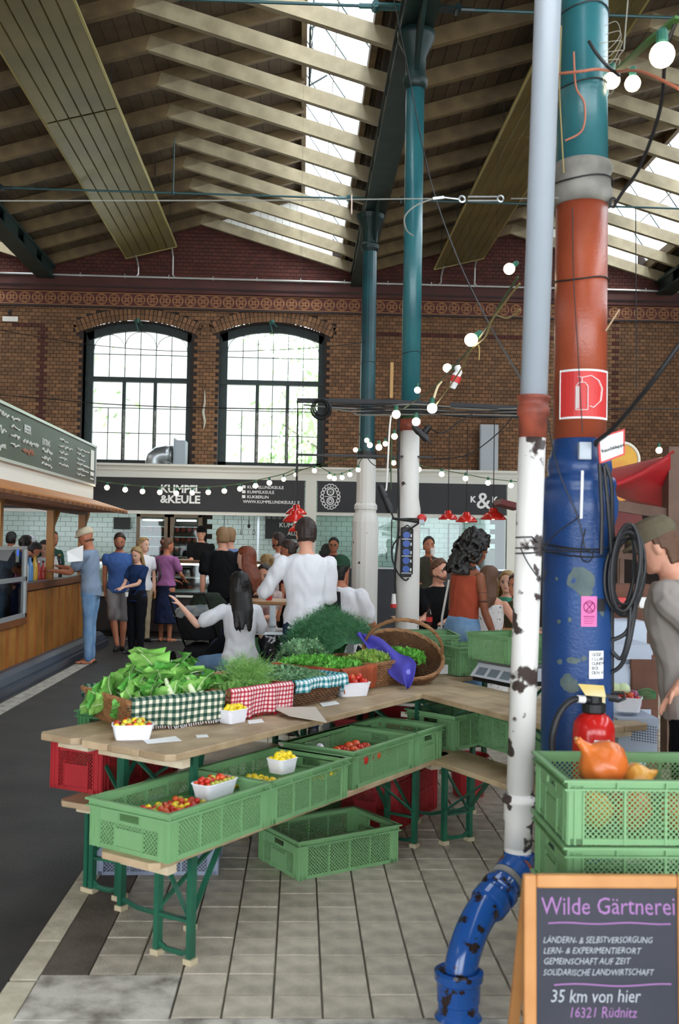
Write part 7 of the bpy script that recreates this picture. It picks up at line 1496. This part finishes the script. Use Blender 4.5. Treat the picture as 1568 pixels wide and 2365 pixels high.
# --- standing in the aisle on the left
a = person(pz(212, 13.35), -82, 1.80, 'man in pale flat cap and grey blue t-shirt reading a sheet at the oak counter', 'tan', lean=4, head=(4, -14), la=((-8, -48), (12, 8)), ra=((4, -40), (-4, 12)), top=dict(m=cm('grey_blue_tshirt', '7f8fa3'), sleeve=.62), bottom=dict(m=DEN, kind='jeans'), shoes='sandal', hair=dict(k='bald', m=M_hbr, hat=('flat', cm('pale_flat_cap', 'c9bba0'))), rl=((0, -87), (180, -88)), ll=((0, -90), (180, -88)))
q = empty('newspaper', tuple(gy(185, 1270, 13.0)), label='white printed sheet held by the man in the flat cap', cat='paper'); b = MB(); b.add([(-.16, -.02, -.02), (.04, .0, .06), (.06, -.1, -.14), (-.12, -.14, -.16)], [(0, 1, 2, 3)]); b.build('sheet', M_paper, q, solid=.004)
person(pz(275, 15.0), 168, 1.74, 'man in blue sleeveless shirt and grey shorts with crossed legs', 'tan', head=(0, -16), la=((150, -82), (170, -70)), ra=((160, -80), (200, -80)), top=dict(m=cm('washed_blue_cotton', '3f5c93'), sleeve=.22), bottom=dict(m=cm('grey_shorts', '857f7e'), kind='shorts'), shoes='black', hair=dict(k='short', m=M_hd, beard=1), rl=((-14, -80), (-30, -72)), ll=((8, -88), (10, -86)))
person(pz(330, 16.3), 150, 1.68, 'blonde woman in white top behind the blue shirt, half hidden', 'light', sex='f', head=(-30, 0), top=dict(m=WHT, sleeve=.5), bottom=dict(m=cm('beige_trousers', 'a6957c'), kind='trousers'), hair=dict(k='bob', m=M_hbl))
person(pz(319, 14.6), 214, 1.54, 'girl with long blond hair in navy t-shirt and black trousers', 'light', sex='f', head=(-10, -18), la=((10, -60), (40, -12)), ra=((0, -62), (-30, -15)), top=dict(m=NAVY, sleeve=.55), bottom=dict(m=DKT, kind='trousers', inf=.02), shoes='black', hair=dict(k='long', m=M_hbl, L=.34, whitesole=1))
q = empty('paper_cup', tuple(gy(292, 1378, 14.3)), label='small white cup in the hands of the girl in navy', cat='cup'); b = MB(); b.lathe([(.02, 0), (.028, .06), (.03, .062)], n=14); b.build('cup', M_paper, q)
a = person(pz(385, 16.4), 32, 1.68, 'woman in mauve t-shirt and long dark blue skirt with shoulder bag', 'tan', sex='f', head=(30, -5), build=1.08, la=((20, -75), (40, -20)), ra=((30, -65), (-20, -25)), top=dict(m=cm('mauve_tshirt', '9a6291'), sleeve=.6, z0=.04, inf=.022), bottom=dict(m=cm('dark_blue_skirt', '27304f', '1b2138'), kind='skirt', hem=.62), shoes='sandal', hair=dict(k='bun', m=M_hbr, glasses=0), belly=.02)
b = MB(); b.tube([a.T(-.12, .09, .44), a.T(-.1, -.1, .46), a.T(.0, -.15, .2), a.T(-.17, -.05, -.05)], .012, 6); b.build('bag_strap', M_blackm, a.root); b = MB(); b.ell(a.T(-.23, -.02, -.12), (.05, .08, .10), 12); b.build('yellow_bag', cm('mustard_bag', 'b98526'), a.root)
person((gy(463, 1300, 18.35).x, 18.35, .12), 176, 1.80, 'smiling butcher in black cap and black t-shirt behind the glass counter', 'fair', head=(0, -6), la=((20, -70), (-30, -10)), ra=((-20, -70), (30, -10)), top=dict(m=BLK, sleeve=.6), bottom=dict(m=DKT, kind='trousers'), hair=dict(k='cap', m=M_hb, hat=('nobrim', BLK)))
person(pz(513, 13.2), -8, 1.82, 'man in black t-shirt with short blond hair standing with his back turned', 'fair', head=(-12, 0), top=dict(m=BLK, sleeve=.62, inf=.024), bottom=dict(m=DKT, kind='trousers'), hair=dict(k='short', m=M_hsb), build=1.06, la=((0, -88), (10, -84)), ra=((0, -86), (10, -84)))
a = person(pz(530, 14.6), -10, 1.84, 'man in pale blue shirt carrying a dark rucksack beyond the black t-shirt', 'fair', head=(15, 0), top=dict(m=cm('pale_blue_shirt', '6b7fa8'), sleeve=.6), bottom=dict(m=cm('dark_jeans', '27324a'), kind='jeans'), hair=dict(k='short', m=M_hsb))
b = MB(); b.loft([(a.T(.04, -.2, .02), .14, .09, a.Rt), (a.T(.04, -.22, .2), .16, .11, a.Rt), (a.T(.04, -.2, .42), .13, .08, a.Rt)], 14); remesh(b, 'rucksack', cm('black_rucksack', '1c1e22'), a.root, .014)
# --- around the standing tables in the middle
person(pz(645, 14.6), -75, 1.78, 'bearded man in white t-shirt seen from the side', 'tan', head=(10, -4), top=dict(m=WHT, sleeve=.6), bottom=dict(m=DKT, kind='trousers'), hair=dict(k='short', m=M_hd, beard=1), ra=((0, -60), (-20, 10)))
person(pz(668, 12.2), -70, 1.66, 'dark haired woman with pinned up hair right behind the white longsleeve', 'tan', sex='f', head=(-5, -6), top=dict(m=cm('wine_top', '5a2430'), sleeve=.5), bottom=dict(m=DKT, kind='trousers'), hair=dict(k='bun', m=M_hd))
person(pz(770, 16.8), 186, 1.74, 'man with glasses in maroon t-shirt facing the camera by the grey front', 'tan', head=(0, -6), top=dict(m=cm('maroon_tshirt', '4a2733'), sleeve=.6), bottom=dict(m=DKT, kind='trousers'), hair=dict(k='short', m=M_hb, glasses=1))
a = person(pz(706, 8.55), -4, 1.84, 'tall dark haired man in white longsleeve seen from behind', 'fair', head=(-14, -8), voxel=.013, top=dict(m=WHT, sleeve=1.35, inf=.02, disp=.006, name='longsleeve_shirt', z0=-.04), bottom=dict(m=cm('dark_jeans', '27324a'), kind='jeans'), hair=dict(k='short', m=M_hd), la=((-62, -58), (-5, -4)), ra=((20, -80), (-10, -5)))
person(pz(572, 10.6), -70, 1.72, 'woman with auburn shoulder length hair looking left', 'light', **seat(.14, 1.72), sex='f', head=(0, -4), top=dict(m=cm('dark_brown_top', '2e2220'), sleeve=.5), bottom=dict(m=DKT, kind='trousers'), hair=dict(k='long', m=M_hred, L=.30, W=.1))
a = person((gy(560, 1300, 9.2).x, 9.2, 0), -22, 1.68, 'woman with long black hair in white t-shirt crouching with her left arm raised', 'light', sex='f', voxel=.013, pelvis=.335, lean=6, head=(-12, 2), la=((-70, -28), (-60, 50)), ra=((40, -60), (20, -30)), ll=((-25, -5), (180, -80)), rl=((25, -5), (180, -80)), top=dict(m=WHT, sleeve=.72, inf=.022, disp=.006), bottom=dict(m=DEN, kind='jeans'), hair=dict(k='long', m=M_hb, L=.36, W=.09))
person(pz(613, 11.4), 190, 1.66, 'dark haired woman with striped top resting her chin, facing the camera', 'fair', **seat(.28, 1.66), sex='f', head=(6, -8), top=dict(m=cm('striped_top', '8d5a58', 'd8cfc8'), sleeve=.5), bottom=dict(m=DKT, kind='trousers'), hair=dict(k='bun', m=M_hd), ra=((-20, -40), (-30, 62)), la=((10, -60), (40, -5)))
person(pz(617, 12.6), -40, 1.62, 'person with light brown hair in a knot above the seated woman', 'fair', **seat(.14, 1.62), sex='f', top=dict(m=cm('pale_print_top', 'b9a8a4'), sleeve=.5), bottom=dict(m=DKT, kind='trousers'), hair=dict(k='bun', m=M_hbl))
a = person(pz(786, 9.2), 18, 1.74, 'person in dark green cap and white t-shirt with black bag on the back, seated', 'tan', **seat(.22, 1.74), voxel=.013, head=(10, -4), top=dict(m=WHT, sleeve=.75, inf=.024, disp=.006), bottom=dict(m=DKT, kind='trousers'), hair=dict(k='cap', m=M_hb, hat=('backcap', cm('dark_green_cap', '27402f'))), ra=((35, -62), (5, -28)), la=((-20, -60), (0, -30)), build=1.05)
b = MB(); b.loft([(a.T(-.04, -.20, -.12), .13, .06, a.Rt), (a.T(-.05, -.22, .2), .13, .08, a.Rt), (a.T(-.05, -.19, .50), .11, .06, a.Rt)], 14); remesh(b, 'bag', cm('black_rucksack', '1c1e22'), a.root, .013)
# --- right of the middle column
a = person(pz(990, 14.8), 188, 1.76, 'man in olive shirt drinking from a white cup', 'tan', head=(-12, 4), top=dict(m=cm('olive_shirt', '43443a'), sleeve=.62), bottom=dict(m=DKT, kind='trousers'), hair=dict(k='short', m=M_hb), la=((20, -60), (60, 66)), ra=((0, -70), (-10, -10)))
q = empty('paper_cup', tuple(gy(999, 1273, 14.55)), label='white cup at the mouth of the man in the olive shirt', cat='cup'); b = MB(); b.lathe([(.03, -.05), (.038, .05)], n=14); b.build('cup', M_paper, q)
a = person(pz(1012, 10.9), 172, 1.80, 'smiling man in black t-shirt seated right of the white column', 'fair', **seat(.32, 1.80), voxel=.014, head=(-28, -6), top=dict(m=BLK, sleeve=.7, inf=.02), bottom=dict(m=DKT, kind='trousers'), hair=dict(k='short', m=M_hbr, beard=1), la=((20, -60), (40, -6)), ra=((-20, -56), (35, -8)), build=1.08)
a = person(pz(1068, 8.2), 62, 1.74, 'woman with big black curls in rust top and light jeans walking right', 'brown', sex='f', voxel=.012, head=(14, -20), lean=7, build=1.02, la=((-10, -82), (0, -70)), ra=((10, -74), (25, -62)), top=dict(m=cm('rust_red_top', '9c4630'), sleeve=0, tank=True, inf=.014, name='sleeveless_top', z0=.07, disp=.005), bottom=dict(m=DEN, kind='jeans', inf=.02), hair=dict(k='curly', m=M_hb), rl=((0, -80), (180, -84)), ll=((0, -96), (180, -80)))
b = MB(); b.grid(lambda u, v: tuple(a.T(-.20 - .02 * math.sin(v * 5), -.10 + .17 * u, .02 - .34 * v)), 6, 10, uvs=(1, 1)); b.tube([a.T(-.17, -.06, .42), a.T(-.21, -.06, .1), a.T(-.2, -.06, .0)], .01, 6); b.build('white_tote', cm('white_tote_cloth', 'd4d0c8'), a.root)
b = MB()
o, e, wr, d1, d2 = a.arms[1]
for t in (.45, .7): p = o.lerp(e, t); b.ell(p + Vector((.03, -.03, 0)) * 0, (.040, .040, .016), 12)
b.build('tattoo', mat('faded_tattoo', '4f2f26', .7), a.root)
a = person(pz(1128, 9.3), 28, 1.70, 'brown haired woman in white floral strap dress seated with her back turned', 'fair', **seat(.26, 1.70), sex='f', voxel=.013, head=(16, -4), top=dict(m=mat('white_floral_dress', 'dcdad8', .9, col2='5d5a66', nscale=42, thresh=(.62, .64)), sleeve=0, tank=True, name='strap_dress', inf=.013), bottom=dict(m=mat('white_floral_dress', 'dcdad8', .9), kind='skirt', hem=.4), hair=dict(k='long', m=M_hbr, L=.2, W=.08), ra=((30, -50), (30, -12)), la=((-10, -60), (0, -20)))
a = person(pz(1172, 10.9), 196, 1.70, 'woman with wavy light brown hair in green top, hands folded at her mouth', 'light', **seat(.34, 1.70), sex='f', voxel=.014, head=(6, -2), top=dict(m=cm('sea_green_top', '3f8a70'), sleeve=.3), bottom=dict(m=DKT, kind='trousers'), hair=dict(k='long', m=M_hbl, L=.26, W=.1), la=((20, -46), (-10, 66)), ra=((-20, -46), (10, 66)))
person(pz(1196, 10.4), -120, 1.68, 'person half hidden by the downpipe beside the woman in green', 'tan', **seat(.34, 1.68), sex='f', voxel=.015, top=dict(m=cm('olive_top', '4d4a34'), sleeve=.4), bottom=dict(m=DKT, kind='trousers'), hair=dict(k='long', m=M_hd, L=.2))
person(pz(1122, 13.6), -60, 1.70, 'person in pale blue shirt bending over behind the curly haired woman', 'fair', lean=28, top=dict(m=cm('pale_blue_check', '9fb0c6'), sleeve=.6), bottom=dict(m=DKT, kind='trousers'), hair=dict(k='short', m=M_hbr))
# --- seller at the right
a = person((1.80, 4.50, 0), -58, 1.79, 'seller in grey brown flat cap and grey t-shirt reaching to the counter at the right', 'fair', voxel=.009, lean=10, head=(-4, -16), build=1.04, top=dict(m=cm('warm_grey_tshirt', '9c938c'), sleeve=.8, inf=.03, disp=.006, z0=-.04), bottom=dict(m=DKT, kind='trousers'), hair=dict(k='cap', m=M_hbr, hat=('flat', cm('olive_grey_flat_cap', '6a6250', '5a5343'))), la=((180, -52), (4, -40)), ra=((170, -52), (-10, -40)))
# --- customers inside and behind the oak stall
for px, y, face, H, lb, sk, kw in ((86, 16.7, 200, 1.72, 'man in white cap and green shirt leaning over the oak counter', 'fair', dict(lean=12, head=(0, -18), top=dict(m=cm('bottle_green_shirt', '27493b'), sleeve=.6), hair=dict(k='cap', m=M_hbr, hat=('cap', cm('white_cap', 'd8dbe0'))))),
        (107, 16.2, 180, 1.62, 'woman with black hair resting her chin behind the bottles', 'light', dict(sex='f', lean=10, head=(0, -10), top=dict(m=WHT, sleeve=.5), hair=dict(k='bob', m=M_hb), ra=((-10, -40), (-20, 60)))),
        (119, 17.0, 120, 1.76, 'dark haired person standing behind the white cap', 'tan', dict(top=dict(m=cm('bottle_green_shirt', '27493b'), sleeve=.6), hair=dict(k='short', m=M_hb))),
        (30, 15.4, 60, 1.66, 'man in dark blue shirt bending behind the glass showcase', 'tan', dict(lean=26, head=(0, -14), top=dict(m=NAVY, sleeve=.6), hair=dict(k='short', m=M_hb))),
        (58, 16.0, 40, 1.68, 'black haired person behind the showcase at the left', 'tan', dict(top=dict(m=BLK, sleeve=.6), hair=dict(k='bob', m=M_hb))),
        (24, 17.0, 0, 1.74, 'far dark haired person at the left picture edge', 'tan', dict(top=dict(m=BLK, sleeve=.6), hair=dict(k='short', m=M_hb)))):
    p = gy(px, 1300, y)
    person((p.x, y, 0), face, H, lb, sk, bottom=dict(m=DKT, kind='trousers'), shoes='black', **kw)
# ---- furniture of the eating area
M_tt = mat('light_brown_table_board', 'a8784a', .5, col2='936539', nscale=4)
def stand_table(px, y, zt, Lx, Ly, label, rz=0):
    p = gy(px, 1300, y); r = empty('standing_table', (p.x, y, 0), D(rz), label, 'table', 'wooden eating tables'); b = MB(); b.b2(-Lx / 2, Lx / 2, -Ly / 2, Ly / 2, zt - .035, zt); b.build('table_top', M_tt, r, bevel=.008)
    for sx in ((-1, 1) if Lx > .9 else (0,)):
        b = MB(); b.b2(sx * (Lx / 2 - .25) - .03, sx * (Lx / 2 - .25) + .03, -.03, .03, .03, zt - .035); b.build('column', M_steel, r); b = MB(); b.b2(sx * (Lx / 2 - .25) - .22, sx * (Lx / 2 - .25) + .22, -.22, .22, 0, .03); b.build('foot_plate', M_blackm, r)
stand_table(632, 10.0, 1.06, .8, .6, 'light brown high table between the crouching woman and the white longsleeve'); stand_table(1030, 11.4, .80, 1.2, .6, 'long brown eating table right of the white column'); stand_table(1172, 9.9, .80, 1.0, .6, 'brown eating table of the women beside the downpipe')
stand_table(812, 8.75, .84, .5, .35, 'small dark wooden stool table before the seated person with green cap')
q = empty('waste_bin', (gy(640, 1400, 9.6).x, 9.6, 0), label='bin with shiny black liner under the high table', cat='bin'); b = MB(); b.b2(-.26, .26, -.2, .2, 0, .74); b.build('body', M_crated, q); b = MB(); b.loft([((0, 0, .52), .29, .23, None), ((0, 0, .7), .30, .24, None), ((0, 0, .78), .30, .24, None)], 24); remesh(b, 'liner', mat('shiny_black_foil', '101114', .15), q, .02, 1, .008, 40)
b = MB(); b.b2(-.3, .3, -.24, .24, .77, .795); b.build('lid_rim', M_steel, q)
q = empty('bottle', (gy(993, 1300, 10.2).x, 10.2, .80), label='small dark bottle with red label on the table right of the column', cat='bottle'); b = MB(); b.lathe([(.03, 0), (.032, .01), (.032, .13), (.012, .18), (.012, .22)], n=14); b.build('body', mat('cola_brown', '2c1411', .15), q); b = MB(); b.lathe([(.0335, .05), (.0335, .1)], n=14, cap=False); b.build('label', M_redsign, q)
q = empty('red_cup', (gy(633, 1355, 10.0).x - .05, 10.0, 1.06), label='red cup on the high table before the seated woman', cat='cup'); b = MB(); b.lathe([(.03, 0), (.04, .1)], n=14); b.build('cup', M_redsign, q)
# stroller
q = empty('stroller', (gy(465, 1400, 12.6).x, 12.6, 0), D(-15), 'dark pram with grey blanket and bags beside the queue', 'stroller')
b = MB(); b.loft([((0, 0, .42), .22, .34, None), ((0, 0, .55), .25, .38, None), ((0, 0, .72), .26, .40, None)], 20); remesh(b, 'carry_cot', cm('charcoal_fabric', '1f1f21'), q, .02, 1, .005, 20); b = MB()
b.loft([((0, .22, .70), .26, .22, None), ((0, .25, .86), .24, .20, None), ((0, .2, .98), .16, .14, None)], 20); remesh(b, 'hood', cm('dark_olive_hood', '2e352c'), q, .02, 1, .006, 24)
b = MB(); b.loft([((-.05, -.1, .70), .27, .28, None), ((-.05, -.1, .80), .22, .22, None), ((-.02, .0, .84), .10, .10, None)], 20); remesh(b, 'blanket', cm('grey_print_blanket', '8d8983', '5f6b70'), q, .02, 1, .012, 18)
b = MB(); b.tube(spline([(-.22, -.5, 1.0), (-.24, -.42, .9), (-.24, .0, .4), (-.24, .3, .15)], 4), .013, 8); b.tube(spline([(.22, -.5, 1.0), (.24, -.42, .9), (.24, .0, .4), (.24, .3, .15)], 4), .013, 8); b.tube([(-.22, -.5, 1.0), (.22, -.5, 1.0)], .018, 8); b.build('push_frame', M_blackm, q)
for x, y, R_ in ((-.27, -.3, .14), (.27, -.3, .14), (-.24, .35, .1), (.24, .35, .1)): b = MB(); b.tube([(x - .02, y, R_), (x + .02, y, R_)], R_, 20); b.build('wheel', M_blackm, q)
b = MB(); b.ell((0, -.05, .25), (.2, .28, .13), 14); remesh(b, 'storage_net', cm('charcoal_fabric', '1f1f21'), q, .02, 1, .01, 30)
q = empty('handbag', (gy(512, 1400, 12.0).x, 12.0, .2), label='dark blue bag with white stripes beside the pram', cat='bag'); b = MB(); b.ell((0, 0, .14), (.16, .1, .16), 14); remesh(b, 'body', cm('dark_blue_bag', '20283a'), q, .015, 1, .008, 20); b = MB(); b.box((.08, -.1, .15), (.09, .01, .02)); b.box((.08, -.1, .11), (.09, .01, .02)); b.build('stripe', M_paper, q)
